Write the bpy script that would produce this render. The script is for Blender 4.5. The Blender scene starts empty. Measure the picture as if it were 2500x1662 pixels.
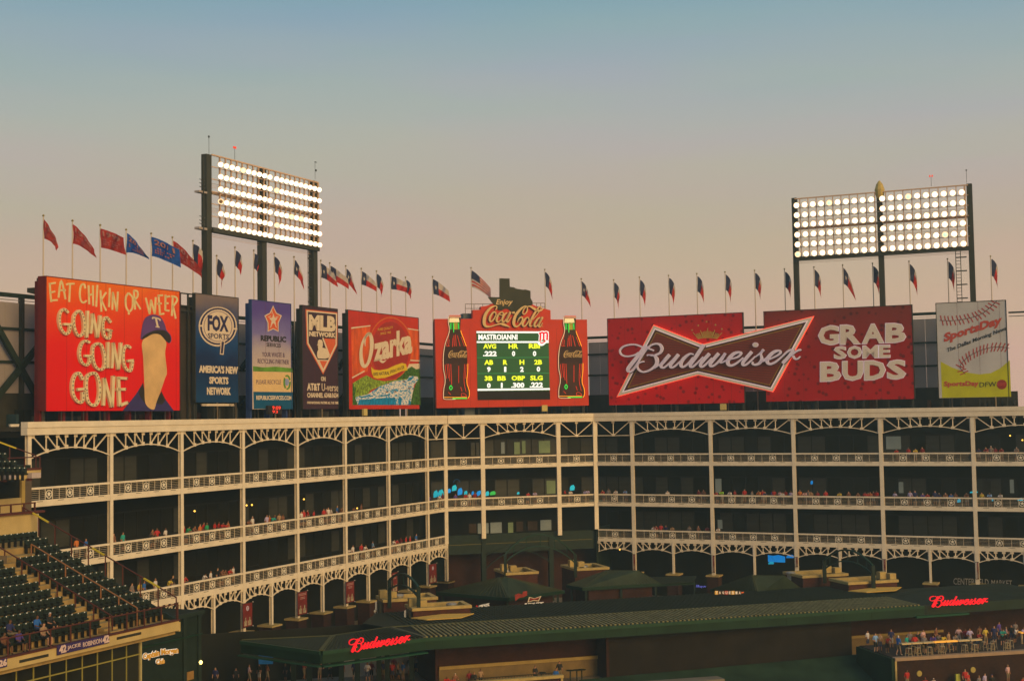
import bpy, math, random
from mathutils import Vector, Matrix
from mathutils.geometry import tessellate_polygon
R = math.radians
random.seed(7)
scn = bpy.context.scene
COL = scn.collection
# ---------------------------------------------------------------- camera
CAMZ, FOC = 32.0, 3300.0                # eye height (m) and focal length in photo pixels (photo 2500 px wide)
PITCH, ROLL = R(3.157), 0.0160
CM = Matrix.Rotation(R(90) + PITCH, 3, 'X') @ Matrix.Rotation(-ROLL, 3, 'Z')
cam = bpy.data.objects.new('camera', bpy.data.cameras.new('camera'))
COL.objects.link(cam)
cam.matrix_world = Matrix.Translation((0, 0, CAMZ)) @ CM.to_4x4()
cam.data.sensor_width = 36.0
cam.data.lens = 36.0 * FOC / 2500.0
cam.data.clip_start, cam.data.clip_end = 0.5, 6000
scn.camera = cam
# ---------------------------------------------------------------- world, sun, exposure
W = bpy.data.worlds.new('World'); scn.world = W; W.use_nodes = True
nt = W.node_tree; nt.nodes.clear()
def s2l(c):
    return tuple(((v/255.0)/12.92 if v <= 10 else ((v/255.0+.055)/1.055)**2.4) for v in c)
out = nt.nodes.new('ShaderNodeOutputWorld'); bg = nt.nodes.new('ShaderNodeBackground')
sky = nt.nodes.new('ShaderNodeTexSky'); sky.sky_type = 'NISHITA'; sky.sun_disc = False
SUN_EL, SUN_AZ = R(20), R(140)          # soft light from behind and right of the camera
sky.sun_elevation = R(3); sky.sun_rotation = SUN_AZ; sky.dust_density = 3
tc = nt.nodes.new('ShaderNodeTexCoord'); sx = nt.nodes.new('ShaderNodeSeparateXYZ')
ramp = nt.nodes.new('ShaderNodeValToRGB'); ramp.color_ramp.interpolation = 'B_SPLINE'
stops = [(0.0, (217, 177, 157)), (0.055, (215, 179, 156)), (0.10, (211, 181, 156)), (0.15, (193, 179, 160)), (0.21, (184, 183, 178)),
         (0.29, (131, 169, 185)), (0.38, (108, 152, 176)), (1.0, (86, 126, 156))]
el = ramp.color_ramp.elements
while len(el) < len(stops): el.new(0.5)
for e, (p, c) in zip(el, stops): e.position = p; e.color = (*s2l(c), 1)
mulk = nt.nodes.new('ShaderNodeMixRGB'); mulk.blend_type = 'MULTIPLY'; mulk.inputs[0].default_value = 1; mulk.inputs[2].default_value = (.09, .09, .09, 1)
mx = nt.nodes.new('ShaderNodeMixRGB'); mx.inputs[0].default_value = 0.06
L = nt.links.new
nz_ = nt.nodes.new('ShaderNodeTexNoise'); nz_.inputs['Scale'].default_value = 2.5; nz_.inputs['Detail'].default_value = 4
mp_ = nt.nodes.new('ShaderNodeMapping'); mp_.inputs['Scale'].default_value = (1, 1, 7)
ma_ = nt.nodes.new('ShaderNodeMath'); ma_.operation = 'MULTIPLY_ADD'; ma_.inputs[1].default_value = .05
L(tc.outputs['Generated'], mp_.inputs[0]); L(mp_.outputs[0], nz_.inputs['Vector']); L(nz_.outputs[0], ma_.inputs[0])
sb_ = nt.nodes.new('ShaderNodeMath'); sb_.operation = 'SUBTRACT'; sb_.inputs[1].default_value = .025
L(tc.outputs['Generated'], sx.inputs[0]); L(sx.outputs['Z'], ma_.inputs[2]); L(ma_.outputs[0], sb_.inputs[0]); L(sb_.outputs[0], ramp.inputs[0])
nh = nt.nodes.new('ShaderNodeTexNoise'); nh.inputs['Scale'].default_value = 3.0; nh.inputs['Detail'].default_value = 3; L(mp_.outputs[0], nh.inputs['Vector'])
rh = nt.nodes.new('ShaderNodeValToRGB'); rh.color_ramp.elements[0].position = .35; rh.color_ramp.elements[1].position = .65
rh.color_ramp.elements[0].color = (.97, 1, .94, 1); rh.color_ramp.elements[1].color = (1.0, .955, 1.0, 1)
mh = nt.nodes.new('ShaderNodeMixRGB'); mh.blend_type = 'MULTIPLY'; mh.inputs[0].default_value = 1
L(nh.outputs[0], rh.inputs[0]); L(ramp.outputs[0], mh.inputs[1]); L(rh.outputs[0], mh.inputs[2])
L(sky.outputs[0], mulk.inputs[1]); L(mh.outputs[0], mx.inputs[1]); L(mulk.outputs[0], mx.inputs[2])
L(mx.outputs[0], bg.inputs[0]); bg.inputs[1].default_value = 1.05; L(bg.outputs[0], out.inputs[0])
sd = bpy.data.lights.new('sun', 'SUN'); sd.energy = 2.9; sd.angle = R(40); sd.color = (1.0, 0.62, 0.21)
sun = bpy.data.objects.new('sun', sd); COL.objects.link(sun)
sdir = Vector((math.sin(SUN_AZ)*math.cos(SUN_EL), math.cos(SUN_AZ)*math.cos(SUN_EL), math.sin(SUN_EL)))
sun.rotation_euler = sdir.to_track_quat('Z', 'Y').to_euler()
vs = scn.view_settings
vs.view_transform = 'Standard'; vs.look = 'None'; vs.exposure = 0.0; vs.gamma = 1.0; vs.use_curve_mapping = False
scn.cycles.max_bounces = 5; scn.cycles.diffuse_bounces = 3; scn.cycles.glossy_bounces = 2; scn.cycles.transmission_bounces = 2
# ---------------------------------------------------------------- photo pixel -> ray / point helpers
CAM = Vector((0, 0, CAMZ))
def ray(x, y):
    return CM @ Vector(((x-1250)/FOC, -(y-831)/FOC, -1))
def on_z(x, y, z):                       # z measured from eye level
    r = ray(x, y); return CAM + r*(z/r.z)
def at_depth(x, y, d):
    r = ray(x, y); return CAM + r*(d/r.y)
def yh(x): return 1013 - .016*(x-1250)
class V:                                 # view window of the photo: (x0, y0, scale)
    def __init__(s, x0, y0, k): s.x0, s.y0, s.k = x0, y0, k
    def __call__(s, x, y): return (s.x0+x/s.k, s.y0+y/s.k)
class Frame:                             # vertical plane: u along it, w out of it (towards the field), z up (world)
    def __init__(s, o, d):
        s.o = Vector((o[0], o[1], 0)); s.d = Vector((d[0], d[1], 0)).normalized()
        s.n = Vector((s.d.y, -s.d.x, 0))
        s.ang = math.atan2(s.d.y, s.d.x)
    def pt(s, u, w, z): return s.o + s.d*u + s.n*w + Vector((0, 0, z))
    def uz(s, x, y, w=0.0):
        r = ray(x, y); p0 = s.o + s.n*w
        t = (p0-CAM).dot(s.n)/r.dot(s.n); p = CAM + r*t
        return ((p-s.o).dot(s.d), p.z)
    def u(s, x, w=0.0, y=1060): return s.uz(x, y, w)[0]
    def z(s, x, y, w=0.0): return s.uz(x, y, w)[1]
    def shift(s, w): 
        f = Frame((s.o+s.n*w)[:2], s.d[:2]); return f
def hdir(x):
    r = ray(x, yh(x)); return Vector((r.x, r.y)).normalized()
PL = at_depth(1085, yh(1085), 174.0); PR = at_depth(1452, yh(1452), 180.0)
FL = Frame(PL[:2], hdir(2835)); FC = Frame(PL[:2], (PR-PL)[:2]); FR = Frame(PR[:2], -hdir(-6000))
# ---------------------------------------------------------------- materials
MATS = {}
def mat(name, col, rough=.7, metal=0.0, var=.12, scale=1.5, bump=0.0, emit=0.0, spec=.12, ecol=None, stretch=None):
    if name in MATS: return MATS[name]
    m = bpy.data.materials.new(name); m.use_nodes = True; t = m.node_tree; b = t.nodes['Principled BSDF']
    b.inputs['Roughness'].default_value = rough; b.inputs['Metallic'].default_value = metal
    b.inputs['Specular IOR Level'].default_value = spec
    b.inputs['Base Color'].default_value = (*col, 1)
    if var > 0:
        n = t.nodes.new('ShaderNodeTexNoise'); n.inputs['Scale'].default_value = scale; n.inputs['Detail'].default_value = 5
        c = t.nodes.new('ShaderNodeTexCoord'); mp = t.nodes.new('ShaderNodeMapping')
        if stretch: mp.inputs['Scale'].default_value = stretch
        r = t.nodes.new('ShaderNodeValToRGB'); r.color_ramp.elements[0].position = .3; r.color_ramp.elements[1].position = .7
        r.color_ramp.elements[0].color = (*[v*(1-var) for v in col], 1); r.color_ramp.elements[1].color = (*[min(1, v*(1+var)) for v in col], 1)
        t.links.new(c.outputs['Object'], mp.inputs[0]); t.links.new(mp.outputs[0], n.inputs['Vector'])
        t.links.new(n.outputs['Fac'], r.inputs[0]); t.links.new(r.outputs[0], b.inputs['Base Color'])
        if bump > 0:
            bp = t.nodes.new('ShaderNodeBump'); bp.inputs['Strength'].default_value = bump; bp.inputs['Distance'].default_value = .05
            t.links.new(n.outputs['Fac'], bp.inputs['Height']); t.links.new(bp.outputs[0], b.inputs['Normal'])
    if emit > 0:
        b.inputs['Emission Color'].default_value = (*(ecol or col), 1); b.inputs['Emission Strength'].default_value = emit
    MATS[name] = m; return m
def S(r, g, b, k=1.0): return tuple(v*k for v in s2l((r, g, b)))
def brickmat(name, c1, c2, mortar, scale=1.0):
    m = mat(name, c1, var=0); t = m.node_tree; b = t.nodes['Principled BSDF']; b.inputs['Roughness'].default_value = .9
    n = t.nodes.new('ShaderNodeTexBrick'); c = t.nodes.new('ShaderNodeTexCoord'); mp = t.nodes.new('ShaderNodeMapping')
    mp.inputs['Rotation'].default_value = (R(90), 0, 0)
    n.inputs['Scale'].default_value = 2.2*scale; n.inputs['Color1'].default_value = (*c1, 1); n.inputs['Color2'].default_value = (*c2, 1)
    n.inputs['Mortar'].default_value = (*mortar, 1); n.inputs['Mortar Size'].default_value = .012
    nz = t.nodes.new('ShaderNodeTexNoise'); nz.inputs['Scale'].default_value = .7; mm = t.nodes.new('ShaderNodeMixRGB'); mm.blend_type = 'MULTIPLY'
    mm.inputs[0].default_value = .6
    t.links.new(c.outputs['Object'], mp.inputs[0]); t.links.new(mp.outputs[0], n.inputs['Vector']); t.links.new(c.outputs['Object'], nz.inputs['Vector'])
    t.links.new(n.outputs[0], mm.inputs[1]); t.links.new(nz.outputs[0], mm.inputs[2]); t.links.new(mm.outputs[0], b.inputs['Base Color'])
    bp = t.nodes.new('ShaderNodeBump'); bp.inputs['Strength'].default_value = .4; bp.inputs['Distance'].default_value = .02
    t.links.new(n.outputs['Fac'], bp.inputs['Height']); bp.invert = True; t.links.new(bp.outputs[0], b.inputs['Normal'])
    return m
def postergrad(name, cb, ct, z0, z1, mid=None, rough=.55, spots=None):  # vertical colour blend on a poster: print, plus painted-in light on the orange one; object z range z0..z1
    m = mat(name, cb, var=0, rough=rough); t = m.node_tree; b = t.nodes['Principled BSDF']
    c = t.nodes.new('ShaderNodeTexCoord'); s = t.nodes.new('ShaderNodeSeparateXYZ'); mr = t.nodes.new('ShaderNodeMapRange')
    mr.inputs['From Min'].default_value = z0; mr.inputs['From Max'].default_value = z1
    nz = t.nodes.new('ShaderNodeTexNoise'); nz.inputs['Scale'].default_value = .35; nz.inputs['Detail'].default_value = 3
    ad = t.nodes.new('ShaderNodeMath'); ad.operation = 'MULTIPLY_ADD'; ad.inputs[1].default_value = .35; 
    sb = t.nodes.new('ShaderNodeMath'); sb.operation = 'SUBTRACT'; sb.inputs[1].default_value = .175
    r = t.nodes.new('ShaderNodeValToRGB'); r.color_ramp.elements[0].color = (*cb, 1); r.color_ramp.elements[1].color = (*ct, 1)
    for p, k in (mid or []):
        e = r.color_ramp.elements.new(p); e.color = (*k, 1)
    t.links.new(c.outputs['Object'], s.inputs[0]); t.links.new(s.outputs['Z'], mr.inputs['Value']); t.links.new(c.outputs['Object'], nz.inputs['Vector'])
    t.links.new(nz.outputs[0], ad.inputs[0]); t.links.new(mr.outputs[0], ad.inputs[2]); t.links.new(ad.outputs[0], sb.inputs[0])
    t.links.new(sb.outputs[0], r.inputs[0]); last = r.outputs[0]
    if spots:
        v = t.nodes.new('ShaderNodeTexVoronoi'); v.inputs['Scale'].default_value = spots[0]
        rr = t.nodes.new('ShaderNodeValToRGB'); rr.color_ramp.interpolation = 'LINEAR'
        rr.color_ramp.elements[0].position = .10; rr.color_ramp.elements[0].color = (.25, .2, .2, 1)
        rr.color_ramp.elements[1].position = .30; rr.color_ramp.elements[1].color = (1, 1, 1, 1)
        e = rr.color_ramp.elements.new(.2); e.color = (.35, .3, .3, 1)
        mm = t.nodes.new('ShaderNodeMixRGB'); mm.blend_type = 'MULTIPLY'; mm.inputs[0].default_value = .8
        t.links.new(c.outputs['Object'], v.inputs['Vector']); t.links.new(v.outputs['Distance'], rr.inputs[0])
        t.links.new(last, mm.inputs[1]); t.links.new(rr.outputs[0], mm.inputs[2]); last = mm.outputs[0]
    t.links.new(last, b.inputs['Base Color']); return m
PAINT = mat('cream_paint', (.77, .68, .55), rough=.6, var=.08, scale=.9)
PAINTD = mat('cream_steel_paint', (.74, .64, .50), rough=.6, var=.12, scale=2)
DGREEN = mat('dark_green_steel', (.020, .032, .024), rough=.6, var=.2)
STEEL = mat('tower_steel', (.035, .034, .026), rough=.6, var=.2, scale=.8)
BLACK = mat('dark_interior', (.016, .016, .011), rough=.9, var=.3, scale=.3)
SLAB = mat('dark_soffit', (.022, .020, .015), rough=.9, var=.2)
GLASS = mat('dark_glass', (.018, .018, .012), rough=.35, spec=.15, var=.5, scale=.25)
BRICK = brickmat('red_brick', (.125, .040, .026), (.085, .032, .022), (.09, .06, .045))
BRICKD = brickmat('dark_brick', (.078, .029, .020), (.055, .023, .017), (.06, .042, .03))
STONE = mat('yellow_cast_stone', (.44, .33, .13), rough=.85, var=.15, scale=2.5, bump=.2)
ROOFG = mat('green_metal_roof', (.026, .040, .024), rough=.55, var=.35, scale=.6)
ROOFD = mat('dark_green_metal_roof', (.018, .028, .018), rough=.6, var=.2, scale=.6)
FASCIA = mat('green_fascia', (.012, .036, .019), rough=.5, var=.3, scale=.35)
RIBM = mat('olive_roof_rib', (.20, .185, .085), rough=.5, var=.30)
MAROON = mat('maroon_rail', (.10, .030, .022), rough=.6, var=.1)
SEATG = mat('green_seat_plastic', (.018, .026, .021), rough=.5, var=.2)
CONC = mat('tan_concrete', (.40, .27, .10), rough=.9, var=.2, scale=1.5, bump=.2)
CREAMW = mat('cream_wall', (.50, .38, .17), rough=.85, var=.1, scale=.8)
WHITE = mat('white_paint', (.75, .72, .66), rough=.6, var=.04)
GREYM = mat('galvanised_metal', (.45, .43, .40), rough=.35, metal=.7, var=.1)
SCREENG = mat('grey_wind_screen', (.50, .44, .42), rough=.9, var=.08, scale=.3)
_t = SCREENG.node_tree; _b = _t.nodes['Principled BSDF']; _tr = _t.nodes.new('ShaderNodeBsdfTranslucent'); _tr.inputs[0].default_value = (.62, .56, .54, 1)
_mx = _t.nodes.new('ShaderNodeMixShader'); _mx.inputs[0].default_value = .5; _o = [n for n in _t.nodes if n.type == 'OUTPUT_MATERIAL'][0]
_t.links.new(_b.outputs[0], _mx.inputs[1]); _t.links.new(_tr.outputs[0], _mx.inputs[2]); _t.links.new(_mx.outputs[0], _o.inputs[0])
# ---------------------------------------------------------------- object helpers
WL = {}
def tagp(o, label=None, cat=None, group=None, kind=None):
    if label: o['label'] = label
    if cat: o['category'] = cat
    if group: o['group'] = group
    if kind: o['kind'] = kind
    return o
def thing(name, label, cat, loc, group=None):
    o = bpy.data.objects.new(name, None); o.empty_display_size = .3; COL.objects.link(o)
    o.location = loc; WL[o.name] = Vector(loc); return tagp(o, label, cat, group)
def put(name, me, parent=None, loc=(0, 0, 0), rz=0.0, **kw):
    o = bpy.data.objects.new(name, me); COL.objects.link(o); loc = Vector(loc)
    if parent is not None:
        o.parent = parent; o.location = loc - WL[parent.name]
    else: o.location = loc
    o.rotation_euler = (0, 0, rz); WL[o.name] = loc; return tagp(o, **kw)
class MB:
    def __init__(s): s.v = []; s.f = []; s.mi = []; s.mats = []; s.ch = []
    def slot(s, m):
        if m not in s.mats: s.mats.append(m)
        return s.mats.index(m)
    def add(s, vs, fs, m):
        s.ch.append((vs, fs, m)); k = len(s.v); i = s.slot(m); s.v += [tuple(p) for p in vs]
        for f in fs: s.f.append([k+a for a in f]); s.mi.append(i)
    def hexa(s, p, m):                   # p: 8 points, bottom 4 then top 4
        s.add(p, [(0, 3, 2, 1), (4, 5, 6, 7), (0, 1, 5, 4), (1, 2, 6, 5), (2, 3, 7, 6), (3, 0, 4, 7)], m)
    def box(s, a, b, m):
        x0, y0, z0 = a; x1, y1, z1 = b
        s.hexa([(x0, y0, z0), (x1, y0, z0), (x1, y1, z0), (x0, y1, z0), (x0, y0, z1), (x1, y0, z1), (x1, y1, z1), (x0, y1, z1)], m)
    def fbox(s, F, u0, u1, w0, w1, z0, z1, m):
        if w0 > w1: w0, w1 = w1, w0
        s.hexa([F.pt(u0, w1, z0), F.pt(u1, w1, z0), F.pt(u1, w0, z0), F.pt(u0, w0, z0),
                F.pt(u0, w1, z1), F.pt(u1, w1, z1), F.pt(u1, w0, z1), F.pt(u0, w0, z1)], m)
    def beam(s, a, b, t, m, t2=None, up=(0, 0, 1)):
        a = Vector(a); b = Vector(b); d = (b-a).normalized(); upv = Vector(up)
        if abs(d.dot(upv)) > .98: upv = Vector((1, 0, 0)) if abs(d.x) < .9 else Vector((0, 1, 0))
        sd_ = d.cross(upv).normalized(); u_ = sd_.cross(d).normalized(); t2 = t2 or t
        o = [(-1, -1), (1, -1), (1, 1), (-1, 1)]
        s.hexa([a + sd_*(t/2*i) + u_*(t2/2*j) for i, j in o] + [b + sd_*(t/2*i) + u_*(t2/2*j) for i, j in o], m)
    def tube(s, pts, r, m, n=6, caps=True):
        pts = [Vector(p) for p in pts]; rs = r if isinstance(r, (list, tuple)) else [r]*len(pts); vs = []; fs = []
        for i, p in enumerate(pts):
            d = (pts[min(i+1, len(pts)-1)] - pts[max(i-1, 0)]).normalized()
            upv = Vector((0, 0, 1)) if abs(d.z) < .9 else Vector((1, 0, 0))
            a = d.cross(upv).normalized(); b = a.cross(d)
            for k in range(n):
                an = 2*math.pi*k/n; vs.append(p + a*(math.cos(an)*rs[i]) + b*(math.sin(an)*rs[i]))
        for i in range(len(pts)-1):
            for k in range(n):
                fs.append((i*n+k, i*n+(k+1) % n, (i+1)*n+(k+1) % n, (i+1)*n+k))
        if caps: fs.append(tuple(range(n-1, -1, -1))); fs.append(tuple((len(pts)-1)*n+k for k in range(n)))
        s.add(vs, fs, m)
    def poly(s, F, uzs, w0, w1, m):      # polygon in the plane of F, extruded from w0 to w1 (front)
        n = len(uzs); fr = [F.pt(u, w1, z) for u, z in uzs]; bk = [F.pt(u, w0, z) for u, z in uzs]
        tr = tessellate_polygon([[Vector((u, z, 0)) for u, z in uzs]])
        area = sum(uzs[i][0]*uzs[(i+1) % n][1]-uzs[(i+1) % n][0]*uzs[i][1] for i in range(n))
        fs = []
        for t in tr:
            a, b, c = [Vector((*uzs[i], 0)) for i in t]
            fs.append(tuple(t) if (b-a).cross(c-a).z > 0 else tuple(reversed(t)))
        for i in range(n):
            j = (i+1) % n
            q = (i, n+i, n+j, j) if area > 0 else (j, n+j, n+i, i)
            fs.append(q)
        s.add(fr+bk, fs, m)
    def mesh(s, name, smooth=False):
        me = bpy.data.meshes.new(name); me.from_pydata(s.v, [], s.f)
        for m in s.mats: me.materials.append(m)
        me.polygons.foreach_set('material_index', s.mi)
        if smooth: me.polygons.foreach_set('use_smooth', [True]*len(me.polygons))
        me.update(); return me
    def build(s, name, parent=None, loc=None, smooth=False, **kw):   # vertices are world coordinates
        if not s.v: return None
        if loc is None:
            if parent is not None: loc = WL[parent.name]
            else:
                xs = [p[0] for p in s.v]; ys = [p[1] for p in s.v]; zs = [p[2] for p in s.v]
                loc = Vector(((min(xs)+max(xs))/2, (min(ys)+max(ys))/2, min(zs)))
        loc = Vector(loc); s.v = [(p[0]-loc.x, p[1]-loc.y, p[2]-loc.z) for p in s.v]
        return put(name, s.mesh(name, smooth), parent, loc, **kw)
def split(mb, name, parent, **kw):         # every piece added to mb becomes a part of its own
    for vs, fs, m_ in mb.ch:
        q = MB(); q.add(vs, fs, m_); q.build(name, parent, **kw)
ORD1 = ['first', 'second', 'third', 'fourth', 'fifth', 'sixth', 'seventh', 'eighth', 'ninth', 'tenth', 'eleventh', 'twelfth', 'thirteenth', 'fourteenth', 'fifteenth', 'sixteenth', 'seventeenth', 'eighteenth', 'nineteenth', 'twentieth']
def ordw(n):
    if n <= 20: return ORD1[n-1]
    if n == 30: return 'thirtieth'
    return ('twenty-' if n < 30 else 'thirty-' if n < 40 else 'forty-') + ORD1[n % 10-1 if n % 10 else 9]
def smoothpts(pts, n=6, closed=False):
    out_ = []; N = len(pts)
    if N == 2: return list(pts)
    rng = range(N if closed else N-1)
    g = (lambda i: pts[i % N]) if closed else (lambda i: pts[max(0, min(N-1, i))])
    for i in rng:
        p0, p1, p2, p3 = g(i-1), g(i), g(i+1), g(i+2)
        for k in range(n):
            t = k/n
            out_.append(tuple(.5*((2*b)+(-a+c)*t+(2*a-5*b+4*c-d)*t*t+(-a+3*b-3*c+d)*t**3) for a, b, c, d in zip(p0, p1, p2, p3)))
    out_.append(tuple(pts[0] if closed else pts[-1])); return out_
class Art:                               # draws parts on the plane of a frame from photo pixels
    def __init__(s, F, parent, w=0.0): s.F, s.p, s.w = F, parent, w
    def uz(s, v, pts): return [s.F.uz(*(v(x, y) if v else (x, y)), s.w) for x, y in pts]
    def poly(s, name, v, pts, m, h0=0.0, h1=.03, mb=None, n=0, **kw):
        if n: pts = smoothpts(pts, n, True)[:-1]
        b = mb or MB(); b.poly(s.F, s.uz(v, pts), s.w+h0, s.w+h1, m)
        if mb is None: return b.build(name, s.p, **kw)
    def ell(s, name, v, c, rx, ry, m, h0=0.0, h1=.03, mb=None, n=28, a0=0, a1=360, **kw):
        pts = [(c[0]+rx*math.cos(R(a0+(a1-a0)*k/n)), c[1]-ry*math.sin(R(a0+(a1-a0)*k/n))) for k in range(n)]
        return s.poly(name, v, pts, m, h0, h1, mb, **kw)
    def ring(s, name, v, c, rx, ry, t, m, h0=0, h1=.03, mb=None, a0=0, a1=360, n=32, **kw):
        b = mb or MB(); P = [s.uz(v, [(c[0]+(rx-k)*math.cos(R(a)), c[1]-(ry-k)*math.sin(R(a))) for k in (0, t)]) for a in [a0+(a1-a0)*i/n for i in range(n+1)]]
        for q, r_ in zip(P[:-1], P[1:]):
            b.poly(s.F, [q[0], r_[0], r_[1], q[1]], s.w+h0, s.w+h1, m)
        if mb is None: return b.build(name, s.p, **kw)
    def stroke(s, name, v, lines, wd, m, h0=0.0, h1=.04, mb=None, n=5, bulbs=None, each=False, **kw):
        if each:
            for ln in lines: s.stroke(name, v, [ln], wd, m, h0, h1, None, n, bulbs)
            return
        b = mb or MB()
        for ln in lines:
            w_ = wd
            if isinstance(ln, tuple) and isinstance(ln[0], list): ln, w_ = ln
            q = [(x, y, (w_[i] if isinstance(w_, (list, tuple)) else w_)) for i, (x, y) in enumerate(ln)]
            q = smoothpts(q, n) if len(q) > 2 else q
            k = v.k if v else 1.0
            P = [(*s.uz(v, [(a, c)])[0], ww) for a, c, ww in q]
            x, y = (v(q[0][0], q[0][1]) if v else q[0][:2])
            e0 = s.F.uz(x, y, s.w); e1 = s.F.uz(x+1, y, s.w); e2 = s.F.uz(x, y+1, s.w)
            mu = abs(e1[0]-e0[0])/k; mz = abs(e2[1]-e0[1])/k      # metres per window pixel, along u and z
            Lf = []; Rt = []
            for i in range(len(q)):
                a = q[max(0, i-1)]; c = q[min(len(q)-1, i+1)]
                dx, dy = c[0]-a[0], c[1]-a[1]; l = math.hypot(dx, dy) or 1; nx, ny = -dy/l, dx/l; hw = q[i][2]/2
                if i in (0, len(q)-1):
                    pass
                Lf.append(s.uz(v, [(q[i][0]+nx*hw, q[i][1]+ny*hw)])[0]); Rt.append(s.uz(v, [(q[i][0]-nx*hw, q[i][1]-ny*hw)])[0])
            F = s.F; nn = len(Lf); vs = []
            for i in range(nn):
                vs += [F.pt(Lf[i][0], s.w+h1, Lf[i][1]), F.pt(Rt[i][0], s.w+h1, Rt[i][1]), F.pt(Lf[i][0], s.w+h0, Lf[i][1]), F.pt(Rt[i][0], s.w+h0, Rt[i][1])]
            fs = []
            for i in range(nn-1):
                a = 4*i; c = a+4
                fs += [(a, a+1, c+1, c), (a+2, a, c, c+2), (a+1, a+3, c+3, c+1)]
            fs += [(2, 3, 1, 0), (4*nn-4, 4*nn-3, 4*nn-1, 4*nn-2)]
            b.add(vs, fs, m)
            if bulbs:
                acc = 0
                for i in range(1, nn):
                    acc += math.hypot(q[i][0]-q[i-1][0], q[i][1]-q[i-1][1])
                    if acc > bulbs[0]:
                        acc = 0; u, z = P[i][0], P[i][1]; r_ = bulbs[1]
                        b.fbox(F, u-r_, u+r_, s.w+h1, s.w+h1+.05, z-r_, z+r_, bulbs[2])
        if mb is None: return b.build(name, s.p, **kw)
    def text(s, name, v, txt, BL, BR, h, m, h0=0.0, h1=.03, mb=None, bold=.0, shear=0.0, desc=True, **kw):
        """txt fitted between window pixels BL and BR (baseline of its box), h window pixels high"""
        vs, fs = glyphs(txt, bold, shear)
        x0 = min(p[0] for p in vs); x1 = max(p[0] for p in vs); y0 = min(p[1] for p in vs); y1 = max(p[1] for p in vs)
        b = mb or MB(); F = s.F; pts = []
        for x, y, zf in vs:
            a = (x-x0)/(x1-x0); c = (y-y0)/(y1-y0)
            px, py = BL[0]+(BR[0]-BL[0])*a, BL[1]+(BR[1]-BL[1])*a - h*c
            u, z = s.uz(v, [(px, py)])[0]; pts.append(F.pt(u, s.w+(h1 if zf else h0), z))
        b.add(pts, fs, m)
        if mb is None: return b.build(name, s.p, **kw)
GL = {}
def glyphs(txt, bold, shear):
    k = (txt, bold, shear)
    if k not in GL:
        c = bpy.data.curves.new('t', 'FONT'); c.body = txt; c.resolution_u = 2; c.offset = bold; c.shear = shear; c.extrude = .02; c.fill_mode = 'BOTH'
        o = bpy.data.objects.new('t', c); me = bpy.data.meshes.new_from_object(o)
        vs = [(p.co.x, p.co.y, p.co.z > 0) for p in me.vertices]; fs = [tuple(p.vertices) for p in me.polygons]
        bpy.data.objects.remove(o); bpy.data.curves.remove(c); bpy.data.meshes.remove(me); GL[k] = (vs, fs)
    return GL[k]
# ---------------------------------------------------------------- setting: ground, concourse, roofs
Z0 = CAMZ                                # world z of eye level; levels below are measured from it
def zr(a): return Z0 + a
HAZE = .00065
g = MB(); g.box((-3000, -300, -.6), (3000, 3500, 0), mat('grass_ground', (.035, .05, .022), rough=1, var=.3, scale=.05)); g.build('ground', kind='structure')
ZC = zr(-24.3)
g = MB()
conc = mat('grey_concourse', (.22, .19, .15), rough=.9, var=.15, scale=.4)
pts = [FL.pt(-75, 30, 0), FL.pt(-20, 9, 0), FC.pt(-4, 9.0, 0), FC.pt(60, 52, 0), FC.pt(90, 52, 0), FR.pt(75, -20, 0), FR.pt(0, -20, 0), FL.pt(0, -20, 0), FL.pt(-90, -20, 0)]
FP = Frame((0, 121.7), FC.d[:2])         # eave line of the long canopy building
pts = [FL.pt(-75, 26, 0), FP.pt(-13, 2.5, 0), FP.pt(19, 2.5, 0), FP.pt(19, -1, 0), FP.pt(60, -1, 0), FP.pt(90, -1, 0), FR.pt(75, -20, 0), FR.pt(0, -20, 0), FL.pt(0, -20, 0), FL.pt(-90, -20, 0)]
n = len(pts); tr = tessellate_polygon([[Vector((p.x, p.y, 0)) for p in pts]])
g.add([(p.x, p.y, ZC) for p in pts] + [(p.x, p.y, 0) for p in pts], [tuple(t) for t in tr] + [(i, (i+1) % n, n+(i+1) % n, n+i) for i in range(n)], conc)
g.build('concourse_floor', kind='structure')
# grass slope in front of the batter's eye
g = MB(); lawn = mat('dark_lawn', (.022, .044, .024), rough=1, var=.35, scale=.5, bump=.5)
a = [FP.pt(6, -.5, zr(-24.0)), FP.pt(36, -.5, zr(-23.6)), FP.pt(36, 26, 0.05), FP.pt(2, 26, .05)]
g.add(a + [Vector((p.x, p.y, -.3)) for p in a], [(0, 3, 2, 1), (4, 5, 6, 7), (0, 1, 5, 4), (1, 2, 6, 5), (2, 3, 7, 6), (3, 0, 4, 7)], lawn)
g.build('grass_slope', kind='structure')

# haze added to lift the dark tones: one closed box of even air
hz = bpy.data.materials.new('added_haze'); hz.use_nodes = True; ht = hz.node_tree; ht.nodes.clear()
ho = ht.nodes.new('ShaderNodeOutputMaterial'); hv = ht.nodes.new('ShaderNodeVolumePrincipled'); hv.inputs['Color'].default_value = (.66, .88, .86, 1)
hv.inputs['Density'].default_value = HAZE; hv.inputs['Anisotropy'].default_value = .35; ht.links.new(hv.outputs[0], ho.inputs['Volume'])
if HAZE > 0: g = MB(); g.box((-160, -12, -1.2), (170, 270, Z0+36), hz); g.build('added_haze_box', kind='stuff')

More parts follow.
